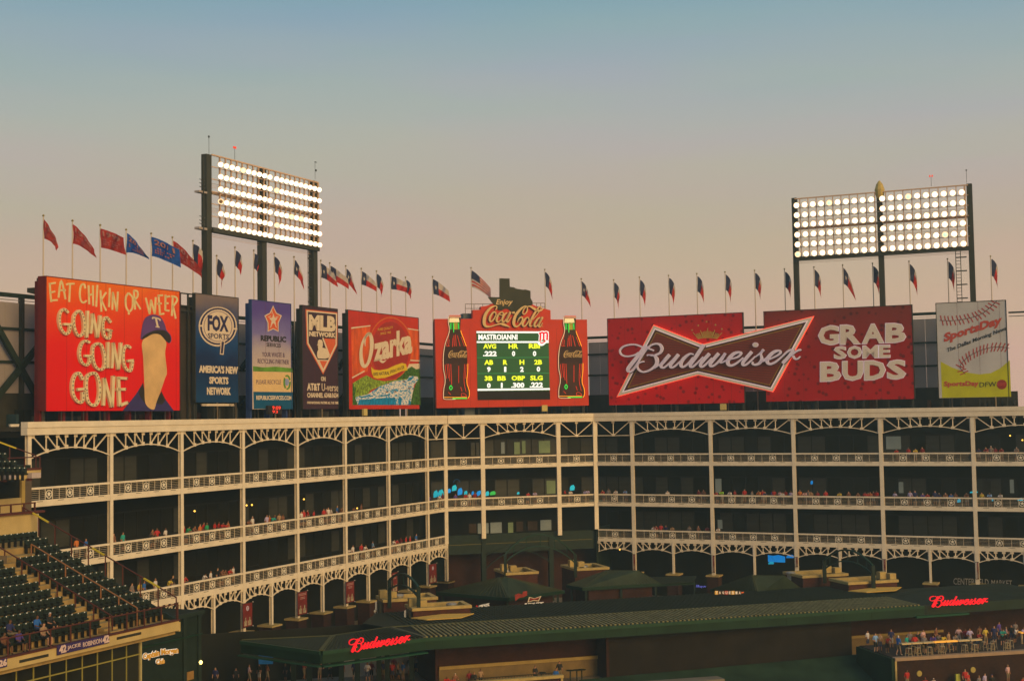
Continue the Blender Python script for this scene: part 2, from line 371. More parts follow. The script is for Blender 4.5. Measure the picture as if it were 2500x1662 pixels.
# ---------------------------------------------------------------- the cream-painted office building round centre field
BLD = thing('office_building', 'long cream steel-framed building with three rows of star railings round the outfield', 'building', FC.pt(10, 0, ZC))
RL = [(-5.27, -6.33, -6.85), (-10.56, -11.65, -12.15), (-15.2, -16.25, -16.8)]
LP = [-70.9, -61.38, -51.93, -42.5, -33.1, -23.7, -14.24, -4.82, -0.03]
CP = [0, 4.99, 15.35, 20.52]
RP = [0, 5.2, 15.81, 26.45, 37.09, 47.74, 58.38, 69]
def cornice(F, u0, u1):
    m = MB(); m.fbox(F, u0, u1, -.3, .46, zr(-.40), zr(.08), PAINT); m.fbox(F, u0, u1, -.3, .38, zr(-.45), zr(-.403), PAINTD)
    m.fbox(F, u0, u1, -.3, .40, zr(-1.0), zr(-.453), PAINT)
    m.fbox(F, u0+.02, u1-.02, -.3, .52, zr(-.10), zr(-.06), PAINTD) if False else None
    m.build('cornice', BLD)
cornice(FL, -71.35, .35); cornice(FC, .36, 20.2); cornice(FR, -.1, 76)
# cornice joints (dark sealant lines)
# floors, soffits, back glazing
m = MB()
for F, a, b in ((FL, -71, 0.2), (FC, .2, 20.4), (FR, .1, 76)):
    for i, (rt, p, bb) in enumerate(RL):
        if F is FC and i == 2: continue
        if F is FL and i == 2: a_ = -70
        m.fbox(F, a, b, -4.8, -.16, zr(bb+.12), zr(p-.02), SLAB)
    m.fbox(F, a, b, -9, -.31, zr(-1.2), zr(-.7), SLAB)
split(m, 'floor_slab', BLD)
WINF = mat('bronze_window_frame', (.022, .021, .016), rough=.6, var=.1)
PANEG = mat('painted_reflection_pane', (.062, .064, .055), rough=.4, spec=.15, var=.6, scale=.18, stretch=(1, 1, 3))  # pale streaks in the colour stand in for reflections of the opposite stands
PANEL_ = mat('lit_green_pane', (.16, .20, .09), rough=.5, var=.3, scale=.5, emit=.10, ecol=(.5, .6, .25))
PANEB = mat('pale_blind_pane', (.20, .22, .19), rough=.5, var=.2, scale=.5, emit=.10, ecol=(.5, .55, .45))
pane_me = {}
def pane_mesh(F, w_, h_, m_):
    k = (round(F.ang, 3), round(w_, 2), round(h_, 2), m_.name)
    if k not in pane_me:
        b = MB(); G = Frame((0, 0), F.d[:2]); b.fbox(G, -w_/2, w_/2, 0, .05, 0, h_, m_); pane_me[k] = b.mesh('pane')
    return pane_me[k]
rnd = random.Random(3)
WALLS = []
for F, a, b in ((FL, -71, 3.6), (FC, -2, 22.5), (FR, -3.4, 76)):
    for lv, (zt, zb) in enumerate(((-1.2, -6.35), (-6.73, -11.67), (-12.03, -16.27), (-16.6, -24.3))):
        if F is FC and lv >= 2: continue
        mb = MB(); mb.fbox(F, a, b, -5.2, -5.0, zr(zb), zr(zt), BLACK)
        wl = mb.build('back_wall', BLD)
        if lv == 3: continue
        fr = MB(); u = a+1.2
        while u < b-1.2:
            fr.fbox(F, u, u+.10, -5.0, -4.93, zr(zb), zr(zb+3.1), WINF); u += 1.75
        fr.fbox(F, a, b, -5.0, -4.9, zr(zb+3.1), zr(zb+3.22), WINF); fr.fbox(F, a, b, -5.0, -4.9, zr(zb+.62), zr(zb+.7), WINF)
        fr.build('window_frame', wl)
        u = a+1.2
        while u < b-1.3:
            r_ = rnd.random()
            if r_ < .62: put('pane', pane_mesh(F, 1.6, 2.35, PANEG if r_ < .40 else GLASS), wl, F.pt(u+.925, -4.99, zr(zb+.72)))
            u += 1.75
def litpane(F, x0, x1, y0, y1, m_, w=-4.86):
    u0, z1 = F.uz(x0, y0, w); u1, z0 = F.uz(x1, y1, w)
    b = MB(); b.fbox(F, u0, u1, w, w+.04, z0, z1, m_); b.build('lit_window', BLD)
for x0, x1, y0, y1, k in ((1255, 1269, 1079, 1108, PANEL_), (1274, 1283, 1076, 1106, PANEL_), (1223, 1232, 1079, 1107, PANEB), (1315, 1343, 1076, 1105, PANEL_),
                          (1334, 1356, 1173, 1204, PANEL_), (1149, 1160, 1080, 1112, PANEG), (1162, 1170, 1080, 1112, PANEG)):
    litpane(FC, x0, x1, y0, y1, k)
for x0, x1, y0, y1, k in ((2163, 2200, 1065, 1096, PANEB), (2194, 2206, 1176, 1203, PANEB), (1746, 1762, 1168, 1203, PANEB), (1752, 1764, 1268, 1290, PANEB), (2465, 2476, 1170, 1203, PANEB), (2398, 2420, 1170, 1206, PANEG)):
    litpane(FR, x0, x1, y0, y1, k)
# roof slab
m = MB(); 
for F, a, b in ((FL, -71.3, 8), (FC, -7, 28), (FR, -8, 76)):
    m.fbox(F, a, b, -26, -.31, zr(-.68), zr(-.30), mat('roof_deck', (.05, .045, .035), rough=1))
split(m, 'roof_deck', BLD)

# trusses
def truss(F, u0, u1, kind, zt, ze, zcr, w=0.06, name='arch_truss'):
    root = None; t = .13
    def node_z(s): 
        return ze if kind == 'flat' else ze + (zcr-ze)*(1-(2*s-1)**2)
    mb = MB(); N = 14 if kind != 'flat' else 1
    for i in range(N):
        s0, s1 = i/N, (i+1)/N
        mb.beam(F.pt(u0+(u1-u0)*s0, w, zr(node_z(s0))), F.pt(u0+(u1-u0)*s1, w, zr(node_z(s1))), .16, PAINTD, t*.7)
    fr = {'arch': [.19, .324, .435, .553, .67, .804], 'flat': [.5], 'low': [.2, .38, .56, .74]}[kind]
    gm = MB()
    def bx(s, z):                        # gusset plate
        gm.fbox(F, u0+(u1-u0)*s-.2, u0+(u1-u0)*s+.2, w+.065, w+.085, zr(z)-.16, zr(z)+.16, PAINTD)
    for s in fr: bx(s, node_z(s)+.08); bx(s, zt-.1)
    bx(.02, zt-.12); bx(.98, zt-.12)
    ch = mb.build(name, BLD); split(gm, 'gusset_plate', ch)
    n = len(fr); k = n//2
    lines = [((s, zt), (s, node_z(s))) for s in fr]
    if kind == 'flat': lines += [((0, zt), (.5, ze)), ((1, zt), (.5, ze))]
    else:
        lines.append(((0.01, zt), (fr[0], node_z(fr[0]))))
        for i in range(k-1): lines.append(((fr[i], zt), (fr[i+1], node_z(fr[i+1]))))
        lines.append(((.99, zt), (fr[-1], node_z(fr[-1]))))
        for i in range(k-1): lines.append(((fr[n-1-i], zt), (fr[n-2-i], node_z(fr[n-2-i]))))
    for (s0, a), (s1, b) in lines:
        q = MB(); q.beam(F.pt(u0+(u1-u0)*s0, w, zr(a)), F.pt(u0+(u1-u0)*s1, w, zr(b)), .095, PAINTD, .095); q.build('truss_strut', ch)
    # end plates
    q = MB(); q.fbox(F, u0+.02, u0+.12, .0, .06, zr(ze), zr(zt), PAINTD); q.fbox(F, u1-.12, u1-.02, .0, .06, zr(ze), zr(zt), PAINTD); split(q, 'end_post', ch)
bays = [(FL, LP[i], LP[i+1], 'arch') for i in range(7)] + [(FL, LP[7], LP[8], 'flat'), (FC, CP[0], CP[1], 'flat'), (FC, CP[1], CP[2], 'arch'), (FC, CP[2], CP[3], 'flat'),
        (FR, RP[0], RP[1], 'flat')] + [(FR, RP[i], RP[i+1], 'arch') for i in range(1, 7)]
for F, a, b, k in bays:
    truss(F, a+.22, b-.22, k, -1.0, -2.9, -2.1)
for F, P, i0 in ((FL, LP, 1), (FR, RP, 0)):
    for i in range(i0, len(P)-1):
        a, b = P[i], P[i+1]
        if b-a > 7:
            mid = (a+b)/2
            truss(F, a+.2, mid-.12, 'low', -16.8, -18.15, -17.65, name='low_arch_truss'); truss(F, mid+.12, b-.2, 'low', -16.8, -18.15, -17.65, name='low_arch_truss')
        else: truss(F, a+.2, b-.2, 'low', -16.8, -18.15, -17.65, name='low_arch_truss')
# columns
def column(F, u, z0, z1, wd=.38, ped=False):
    m = MB(); m.fbox(F, u-wd/2, u+wd/2, .14, .22, zr(z0), zr(z1), PAINT)
    m.fbox(F, u-.05, u+.05, -.07, .137, zr(z0), zr(z1), PAINTD); m.fbox(F, u-wd*.46, u+wd*.46, -.14, -.073, zr(z0), zr(z1), PAINTD)
    c = m.build('column', BLD)
    if ped:
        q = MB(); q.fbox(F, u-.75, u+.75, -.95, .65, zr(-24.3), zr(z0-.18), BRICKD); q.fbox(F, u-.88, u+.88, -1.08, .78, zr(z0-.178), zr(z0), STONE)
        q.build('pedestal', c)
for i, u in enumerate(LP): column(FL, u, -21.0, -1.0, ped=i >= 1)
for u in CP[1:3]: column(FC, u, -15.8, -1.0, .55)
m = MB(); m.fbox(FC, -.2, .26, .1, .3, zr(-16.3), zr(-1.0), PAINT); m.build('column', BLD)
m = MB(); m.fbox(FC, 20.2, 20.75, .1, .3, zr(-15.2), zr(-1.0), PAINT); m.build('column', BLD)
for i, u in enumerate(RP[1:]): column(FR, u, -20.7, -1.0, .44, ped=True)
for P, F in ((LP, FL), (RP, FR)):
    for a, b in zip(P[:-1], P[1:]):
        if b-a > 7 and a > -62: column(F, (a+b)/2, -21.0 if F is FL else -20.7, -16.45, .25, ped=True)
column(FL, -.03, -21.0, -16.8, .25, ped=True)
# star railings
star_me = {}
def star_mesh(F):
    k = round(F.ang, 3)
    if k not in star_me:
        b = MB(); G = Frame((0, 0), F.d[:2]); r = .36; n = 18
        for i in range(n):
            a0, a1 = 2*math.pi*i/n, 2*math.pi*(i+1)/n
            b.poly(G, [(math.cos(a0)*r, math.sin(a0)*r), (math.cos(a1)*r, math.sin(a1)*r), (math.cos(a1)*(r-.07), math.sin(a1)*(r-.07)), (math.cos(a0)*(r-.07), math.sin(a0)*(r-.07))], .0, .03, WHT)
        b.poly(G, [((.27 if i % 2 == 0 else .11)*math.sin(math.pi*i/5), (.27 if i % 2 == 0 else .11)*math.cos(math.pi*i/5)) for i in range(10)], .0, .035, WHT)
        star_me[k] = b.mesh('star_medallion')
    return star_me[k]
WHT = mat('pale_star_paint', (.82, .76, .66), rough=.5, var=.03)
PNL = mat('dark_green_mesh', (.02, .035, .025), rough=.8, var=.2)
for F, a, b, k in bays:
    for lv, (rt, p, bb) in enumerate(RL):
        if F is FC and lv == 2: continue
        if F is FL and lv == 2 and a < -62: continue
        u0, u1 = a+.2, b-.2
        m = MB(); m.fbox(F, u0, u1, -.10, .16, zr(rt-.17), zr(rt), PAINT)
        nb = 4
        stars = [.23, .49, .756] if k == 'arch' else [.49]
        L_ = u1-u0
        hw = .40; posts = []
        for s in stars: posts += [u0+s*L_-hw, u0+s*L_+hw]
        e = [u0] + [u0+s*L_ for s in stars] + [u1]
        for q0, q1 in zip(e[:-1], e[1:]):
            for j in range(nb+1):
                z = rt-.17 - (j+.8)*(rt-.17-p)/(nb+1.6); m.fbox(F, q0+(hw if q0 > u0 else 0), q1-(hw if q1 < u1 else 0), -.012, .012, zr(z)-.009, zr(z)+.009, PAINTD)
            m.fbox(F, (q0+q1)/2-.018, (q0+q1)/2+.018, -.005, .02, zr(p), zr(rt-.17), PAINTD)
        for q in posts + [u0+.05, u1-.05]: m.fbox(F, q-.025, q+.025, .0, .04, zr(p), zr(rt-.17), PAINT)
        r_ = m.build('railing', BLD)
        for s in stars:
            put('star_medallion', star_mesh(F), r_, F.pt(u0+s*L_, 0.02, zr((rt-.17+p)/2)))
        m = MB(); m.fbox(F, u0-.0, u1+.0, -.16, .20, zr(bb), zr(p), PAINT)
        for s in [.1, .36, .62, .88]: m.fbox(F, u0+s*L_-.35, u0+s*L_+.35, .201, .215, zr(p)-.12, zr(p)-.08, STEEL)
        m.build('edge_beam', BLD)
# centre recess below the second rail: dark green front of the building
m = MB()
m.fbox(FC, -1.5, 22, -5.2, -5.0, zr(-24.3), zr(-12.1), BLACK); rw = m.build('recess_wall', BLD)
def cbox(name, x0, x1, y0, y1, w0, w1, m_, par=BLD, F=FC):
    wv = max(w0, w1); u0, z1 = F.uz(x0, y0, wv); u1, z0 = F.uz(x1, y1, wv)
    b = MB(); b.fbox(F, u0, u1, w0, w1, z0, z1, m_); return b.build(name, par)
BRN = mat('brown_panel', (.07, .05, .035), rough=.9, var=.2)
for x0, x1, y0, y1, k in ((1166, 1193, 1277, 1301, PANEB), (1197, 1225, 1275, 1300, PANEB), (1240, 1253, 1275, 1300, PANEL_), (1319, 1346, 1269, 1293, PANEB), (1260, 1277, 1273, 1296, BRN), (1288, 1312, 1272, 1293, BRN), (1144, 1163, 1278, 1300, BRN)):
    litpane(FC, x0, x1, y0, y1, k)
b = cbox('green_band', 1090, 1462, 1308, 1337, -1.2, -.4, DGREEN); m = MB(); zz = FC.z(1270, 1323, -.35); m.fbox(FC, 0, 20, -.39, -.33, zz-.05, zz+.04, mat('olive_trim', (.12, .11, .04), var=0)); m.build('floor_edge_strip', BLD)
m = MB()
for x in (1183, 1348):
    u = FC.u(x, 0, 1350); m.fbox(FC, u-.3, u+.3, -.9, -.3, zr(-24.3), zr(-15.9), DGREEN)
split(m, 'green_column', BLD); m = MB()
for s0 in (0.2,):
    ua, ub = FC.u(1186, 0), FC.u(1346, 0)
    for i in range(16):
        f = lambda s: zr(-19.6 + 2.0*(1-(2*s-1)**2)); g_ = lambda s: zr(-18.0+1.2*(1-(2*s-1)**2))
        a, c = i/16, (i+1)/16
        m.beam(FC.pt(ua+(ub-ua)*a, -.4, f(a)), FC.pt(ua+(ub-ua)*c, -.4, f(c)), .25, DGREEN, .12)
        m.beam(FC.pt(ua+(ub-ua)*a, -.4, g_(a)), FC.pt(ua+(ub-ua)*c, -.4, g_(c)), .25, DGREEN, .10)
m.build('green_arch', BLD, kind='stuff')
m = MB(); m.fbox(FC, -1.4, 21.9, -3.2, -3.0, zr(-24.3), zr(-17.4), BRICKD); m.build('brick_wall', BLD)
# corner pier of the left wing and side returns
m = MB(); m.fbox(FR, -.12, .0, -5, .1, zr(-24.3), zr(-15.0), DGREEN); m.build('corner_pier', BLD)
m = MB(); m.fbox(FL, 0, .2, -5, .0, zr(-24.3), zr(-16.9), DGREEN); m.build('corner_pier', BLD)
for F, a, b in ((FL, -92, 3), (FC, -3, 24), (FR, -4, 52.3)):
    m = MB(); m.fbox(F, a, b, -8.6, -8.4, zr(-.29), zr(1.95), mat('dark_parapet', (.035, .032, .022), var=.3, scale=.4)); m.build('back_parapet', BLD)
# roof-top clutter behind the cornice
m = MB(); rr = random.Random(5)
for F, a, b in ((FL, -70, -1), (FC, 1, 20), (FR, 1, 74)):
    u = a
    while u < b:
        w = rr.uniform(.3, 1.8); h = rr.uniform(.35, 1.25)
        m.fbox(F, u, u+w, -7.0-rr.random()*2, -6, zr(-.29), zr(h), rr.choice([BLACK, STEEL, WINF, WINF, mat('rust_box', (.10, .05, .03)), mat('dull_blue_box', (.03, .06, .08)), mat('dull_grey_box', (.12, .115, .10))]))
        if rr.random() < .5: m.fbox(F, u+.2, u+.26, -3, -2.94, zr(-.29), zr(1.2), mat('dull_grey_box', (.12, .115, .10)))
        u += w+rr.uniform(.2, 2.6)
m.build('roof_equipment', BLD, kind='stuff')
for F, x, y in ((FL, 893, 1006), (FC, 1330, 996), (FR, 1765, 993)):
    u, z = F.uz(x, y, -1); b = MB(); b.fbox(F, u-.38, u+.38, -1.3, -1, z-.40, z+.40, mat('yellow_box', (.55, .45, .16), var=.05)); b.fbox(F, u-.05, u+.05, -1.2, -1.1, zr(-.3), z-.4, STEEL)
    b.build('control_box', BLD)
# left end of the building, seen past the first column
m = MB(); m.fbox(FL, -90, -71.4, -3.2, -2.6, zr(-.9), zr(.05), PAINT); m.fbox(FL, -90, -71.4, -3.2, -2.9, zr(-1.25), zr(-.903), PAINTD); m.build('side_cornice', BLD)
m = MB(); m.fbox(FL, -92, -71.2, -5.2, -5.0, zr(-24.3), zr(-1.2), BLACK); m.build('back_wall', BLD)
m = MB(); u, z = FL.uz(34, 1035, -2.5); m.poly(FL, [(u-.5, z), (u+.5, z), (u+.28, z-.75), (u-.2, z-.75)], -2.6, -2.4, PAINT); m.build('bracket', BLD)

# ---------------------------------------------------------------- wind screens on the roof behind the billboards
def screen(F, x0, x1, w, label, braces=(), ztop=11.3, zlo=2.6):
    t = thing('wind_screen', label, 'screen', F.pt(F.u(x0, w), w, zr(-.3)))
    u0, u1 = F.u(x0, w), F.u(x1, w)
    b = MB(); b.fbox(F, u0-.2, u1+.2, w-.1, w+.3, zr(ztop-.35), zr(ztop), DGREEN); b.fbox(F, u0-.2, u1+.2, w+.05, w+.12, zr(ztop-.62), zr(ztop-.56), GREYM); b.build('top_beam', t)
    n = max(1, round((u1-u0)/4.3)); st = (u1-u0)/n
    for i in range(n):
        a = u0+i*st
        for j in range(2):
            q = MB(); q.fbox(F, a+.3+j*(st-.5)/2, a+.27+(j+1)*(st-.5)/2, w-.06, w, zr(zlo), zr(ztop-.8), SCREENG); q.build('screen_panel', t)
        q = MB(); q.fbox(F, a-.22, a+.05, w-.1, w+.4, zr(-.3), zr(ztop-.35), STEEL); q.fbox(F, a+.14, a+.20, w+.02, w+.10, zr(zlo), zr(ztop-.7), GREYM)
        for z in (3.6, 5.6, 7.6, 9.6): q.fbox(F, a+.10, a+.26, w+.1, w+.16, zr(z-.07), zr(z+.07), WHITE)
        q.build('screen_post', t)
    q = MB()
    for z in (5.3, 8.2): q.fbox(F, u0, u1, w+.05, w+.2, zr(z-.12), zr(z+.12), DGREEN)
    q.fbox(F, u0, u1, w-.3, w-.1, zr(-.3), zr(zlo), STEEL); split(q, 'cross_rail', t)
    for (xa, ya, xb, yb) in braces:
        q = MB(); A_ = F.uz(xa, ya, w+.6); B_ = F.uz(xb, yb, w+.6); q.beam(F.pt(A_[0], w+.6, A_[1]), F.pt(B_[0], w+.6, B_[1]), .35, DGREEN, .5); q.build('diagonal_brace', t)
screen(FL, -30, 125, -7, 'grey wind screen with crossed dark braces at the far left roof edge', braces=((-20, 775, 100, 985), (-20, 985, 130, 800)))
screen(FL, 430, 860, -7, 'grey wind screen behind the three tall narrow billboards', ztop=11.2, braces=((590, 900, 640, 830), (590, 990, 640, 930), (700, 860, 745, 900), (700, 985, 745, 950), (826, 900, 858, 850), (826, 985, 858, 940)))
screen(FL, 1015, 1062, -7, 'narrow grey wind screen between the water and cola billboards', ztop=10.0)
screen(FR, 1436, 1500, -7, 'grey wind screen between the cola and beer billboards', ztop=10.7)
screen(FR, 1800, 1885, -7, 'grey wind screen showing through the gap in the bow tie sign', ztop=11.2)
screen(FR, 2228, 2305, -7, 'grey wind screen left of the baseball newspaper billboard', ztop=12.0)
m = MB(); F = FR; a = F.uz(2462, 762, -7); b = F.uz(2520, 762, -7)
m.fbox(F, a[0], b[0]+8, -7.1, -6.9, a[1]-.15, a[1]+.05, DGREEN); m.fbox(F, a[0], b[0]+8, -7.05, -6.95, a[1]-.55, a[1]-.47, DGREEN); m.fbox(F, b[0]+7, b[0]+7.4, -7.1, -6.8, zr(-.3), a[1], STEEL)
tagp(m.build('roof_rail'), 'thin dark horizontal rail running off the picture right of the baseball billboard', 'rail')
# dark gridded gap between the first two boards
m = MB(); u0, u1 = FL.u(441, -2.4), FL.u(479, -2.4)
t = thing('scaffold_bay', 'dark gridded steel bay between the orange billboard and the blue sports billboard', 'scaffold', FL.pt(u0, -2.4, zr(-.3)))
zt = FL.z(460, 716, -2.4)
m.fbox(FL, u0, u1, -2.9, -2.7, zr(-.3), zt-1.2, mat('dark_brown_panel', (.045, .035, .025), var=.3, scale=.5)); m.build('back_panel', t)
m = MB()
for i in range(3): m.fbox(FL, u0+(u1-u0)*i/2-.06, u0+(u1-u0)*i/2+.06, -2.5, -2.35, zr(-.3), zt, STEEL)
for z in (zt, zt-1.2, zt-1.7): m.fbox(FL, u0, u1, -2.5, -2.35, z-.12, z, STEEL)
m.build('frame', t)
# canopy arm at far left
m = MB(); a = at_depth(66, 703, 121); b = at_depth(112, 700, 121)
m.hexa([Vector((a.x, a.y, a.z-.4)), Vector((b.x, b.y, b.z-.9)), Vector((b.x, b.y+2, b.z-.9)), Vector((a.x, a.y+2, a.z-.4)), Vector((a.x, a.y, a.z)), Vector((b.x, b.y, b.z)), Vector((b.x, b.y+2, b.z)), Vector((a.x, a.y+2, a.z))], STEEL)
c = at_depth(92, 703, 121); m.box((c.x-.1, c.y, c.z), (c.x+.1, c.y+.2, c.z+.9), STEEL); d = at_depth(106, 740, 121); m.box((d.x, d.y+.3, zr(-.3)), (d.x+.3, d.y+.6, b.z-.5), STEEL)
tagp(m.build('steel_canopy'), 'dark steel canopy arm sticking out left of the orange billboard', 'canopy')
# ---------------------------------------------------------------- billboards on the roof
CREAM = mat('print_cream', (.62, .50, .33), rough=.6, var=.03)
PCR = mat('print_warm_white', (.70, .58, .44), rough=.6, var=.03)
def billboard(name, label, F, xl, xr, yl, ybl, yr, ybr, pm, w=-2.0, thick=.35, outline=None, cat='billboard', edge=STEEL, zs=None):
    u0 = F.u(xl, w); u1 = F.u(xr, w)
    zt = (F.z(xl, yl, w)+F.z(xr, yr, w))/2; zb = (F.z(xl, ybl, w)+F.z(xr, ybr, w))/2
    t = thing(name, label, cat, F.pt((u0+u1)/2, w, zr(-.3)))
    b = MB()
    if outline:
        A0 = Art(F, t, w); b.poly(F, A0.uz(None, outline), w-thick, w, pm)
    else: b.fbox(F, u0, u1, w-thick, w, zb, zt, pm)
    b.build('panel', t, loc=F.pt(u0, w, zb))
    if u1-u0 > 7:
        for i in range(1, int((u1-u0)/2.4)+1):
            b = MB(); b.fbox(F, u0+i*2.4-.012, u0+i*2.4+.012, w+.002, w+.006, zb+.05, (zt-.05 if not outline else zt-1.2), mat('panel_seam_dark', (.16, .02, .012), var=0)); b.build('panel_seam', t)  # thin darker joint lines between the board panels
    n = max(2, round((u1-u0)/3))
    for i in range(n+1):
        u = u0+.3+(u1-u0-.6)*i/n; b = MB(); b.fbox(F, u-.12, u+.12, w-thick-.6, w-thick-.02, zr(-.3), zt-.3, edge); b.build('support_post', t)
    if not outline:
        b = MB(); b.fbox(F, u0-.08, u0-.003, w-thick, w+.04, zb, zt, edge); b.fbox(F, u0-.08, u1+.08, w-thick, w+.04, zt+.003, zt+.07, edge); b.fbox(F, u1+.003, u1+.08, w-thick, w+.04, zb, zt, edge); b.build('frame', t)
    return t, Art(F, t, w), zt-zb
# 1. orange chicken billboard
H = 11.5
ORG = postergrad('orange_red_lit_print', S(222, 12, 6), S(236, 112, 12), .5, H, mid=[(.45, S(226, 26, 6)), (.8, S(232, 74, 8))])  # warm light on the board's top is painted into this blend
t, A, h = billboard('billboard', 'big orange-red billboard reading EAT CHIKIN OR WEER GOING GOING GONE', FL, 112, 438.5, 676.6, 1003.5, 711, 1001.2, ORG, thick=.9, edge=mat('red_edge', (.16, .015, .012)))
v1 = V(100, 660, 6.74); v2 = V(100, 780, 6.74)
PAINTW = mat('drippy_cream_lettering', (.74, .60, .30), rough=.6, var=.1)
def words(v, ws, wd, m, name='painted_letter', **k):
    for lt in ws: A.stroke(name, v, lt, wd, m, **k)
EATC = [
 [[(140, 205), (150, 360), (165, 520)], [(135, 222), (240, 205)], [(150, 368), (230, 345)], [(165, 497), (272, 487)]],
 [[(285, 450), (330, 170), (400, 475)], [(298, 330), (405, 325)]],
 [[(410, 240), (450, 222), (550, 220)], [(475, 230), (460, 520)]],
 [[(725, 300), (705, 228), (655, 255), (635, 380), (650, 490), (695, 532), (750, 495)]],
 [[(780, 245), (790, 560)], [(850, 245), (855, 585)], [(785, 410), (858, 385)]],
 [[(925, 240), (905, 600)]],
 [[(975, 325), (990, 680)], [(1070, 360), (985, 490)], [(990, 490), (1070, 665)]],
 [[(1130, 290), (1115, 605)]],
 [[(1170, 650), (1178, 355)], [(1178, 360), (1245, 670)], [(1245, 675), (1262, 350)]],
 [[(1435, 370), (1392, 450), (1398, 600), (1450, 675), (1500, 610), (1502, 450), (1435, 370)], [(1440, 670), (1443, 728)]],
 [[(1525, 335), (1545, 645)], [(1515, 335), (1580, 345), (1585, 430), (1535, 480)], [(1540, 490), (1635, 640)]],
 [[(1720, 450), (1785, 720)], [(1785, 715), (1805, 500)], [(1805, 480), (1868, 718)], [(1870, 715), (1885, 440)]],
 [[(1915, 415), (2005, 410)], [(1930, 410), (1955, 735)], [(1910, 550), (1985, 545)], [(1950, 725), (2025, 710)]],
 [[(2045, 400), (2042, 660)], [(2045, 440), (2120, 425)], [(2040, 545), (2095, 540)], [(2042, 655), (2110, 665)]],
 [[(2165, 430), (2150, 750)], [(2140, 425), (2215, 440), (2235, 500), (2165, 595)], [(2170, 595), (2215, 795)]]]
words(v1, EATC, 30, PAINTW)
MARQ = mat('marquee_face', (.74, .62, .38), rough=.5, var=.1); BULB = mat('marquee_bulb', (.12, .09, .10), rough=.3, var=0)
G1 = [[[(420, 700), (350, 640), (290, 700), (272, 820), (300, 960), (370, 1045), (435, 1010), (450, 895)], [(345, 885), (490, 890)]],
 [[(590, 665), (518, 750), (512, 900), (560, 1050), (620, 1078), (678, 1000), (675, 830), (640, 700), (590, 665)]],
 [[(742, 665), (725, 1110)]],
 [[(790, 1040), (825, 710)], [(825, 720), (900, 1105)], [(903, 1105), (950, 740)]],
 [[(1120, 860), (1050, 775), (1000, 830), (990, 950), (1025, 1090), (1100, 1115), (1112, 990)], [(1050, 975), (1140, 1000)]]]
G2 = [[[(775, 380), (690, 352), (628, 430), (605, 560), (640, 700), (720, 750), (770, 700), (775, 605)], [(690, 595), (800, 600)]],
 [[(900, 392), (832, 450), (822, 600), (860, 760), (940, 825), (1010, 780), (1018, 620), (970, 430), (900, 392)]],
 [[(1078, 370), (1068, 800)]],
 [[(1138, 800), (1162, 380)], [(1162, 385), (1245, 822)], [(1247, 822), (1290, 380)]],
 [[(1450, 470), (1380, 430), (1330, 520), (1330, 700), (1380, 820), (1450, 838), (1480, 690)], [(1395, 680), (1495, 670)]]]
G3 = [[[(660, 990), (600, 882), (530, 920), (490, 1050), (500, 1230), (570, 1345), (652, 1345), (660, 1190)], [(570, 1150), (690, 1140)]],
 [[(810, 882), (732, 940), (715, 1120), (740, 1330), (820, 1408), (900, 1370), (935, 1200), (920, 1000), (870, 890), (810, 882)]],
 [[(1000, 1415), (1012, 960)], [(1012, 965), (1140, 1440)], [(1142, 1440), (1165, 925)]],
 [[(1228, 958), (1385, 970)], [(1245, 950), (1268, 1425)], [(1215, 1150), (1362, 1145)], [(1262, 1415), (1400, 1362)]]]
words(v1, G1, 39, MARQ, 'marquee_letter', h0=.02, h1=.26, bulbs=(42, .045, BULB)); words(v2, G2, 39, MARQ, 'marquee_letter', h0=.02, h1=.26, bulbs=(42, .045, BULB))
words(v2, G3, 45, MARQ, 'marquee_letter', h0=.02, h1=.26, bulbs=(45, .05, BULB))
PURP = mat('purple_blue_print', (.12, .06, .22), rough=.6, var=.12, scale=.7); NAVY = mat('navy_print', (.045, .035, .14), rough=.6, var=.1); DKP = mat('dark_print', (.035, .028, .022), rough=.6, var=.1)
FAWN = mat('fawn_print', (.66, .43, .20), rough=.6, var=.18, scale=.5)
A.poly('printed_jersey', v2, [(1340, 1503), (1560, 1230), (1680, 1040), (1700, 1150), (1715, 1380), (1850, 1485), (1920, 1300), (1980, 1180), (2040, 1300), (2190, 1503)], NAVY, h1=.012)
A.poly('printed_collar', v2, [(1600, 1200), (1680, 1040), (1700, 1160), (1712, 1370), (1660, 1320)], DKP, h0=.013, h1=.02); A.poly('printed_collar', v2, [(1980, 1180), (2050, 1320), (1990, 1400), (1900, 1380), (1920, 1290)], DKP, h0=.013, h1=.02)
A.poly('printed_shape', v2, [(1660, 380), (1760, 270), (1900, 230), (2000, 280), (2060, 390), (2040, 560), (2070, 860), (2040, 960), (1965, 1180), (1900, 1350), (1850, 1480), (1720, 1385), (1700, 1100), (1680, 640)], FAWN, h0=.013, h1=.026, n=4)
A.poly('printed_cap', v1, [(1640, 1135), (1650, 990), (1690, 820), (1750, 755), (1850, 728), (1960, 765), (2030, 880), (2062, 985), (2125, 1060), (2142, 1150), (2095, 1195), (2000, 1060), (1840, 1020), (1720, 1090)], PURP, h0=.027, h1=.04, n=4)
A.poly('printed_cap_brim', v1, [(1655, 1138), (1700, 1065), (1850, 992), (2000, 982), (2090, 1030), (2130, 1120), (2115, 1180), (2060, 1170), (1960, 1060), (1840, 1045), (1740, 1095)], DKP, h0=.041, h1=.05, n=3)
A.stroke('cap_letter', v1, [([(1832, 800), (1840, 775), (1940, 800), (1955, 830)], 22), ([(1882, 780), (1915, 925)], 30), ([(1880, 925), (1945, 935)], 20)], 24, PCR, h0=.041, h1=.055)
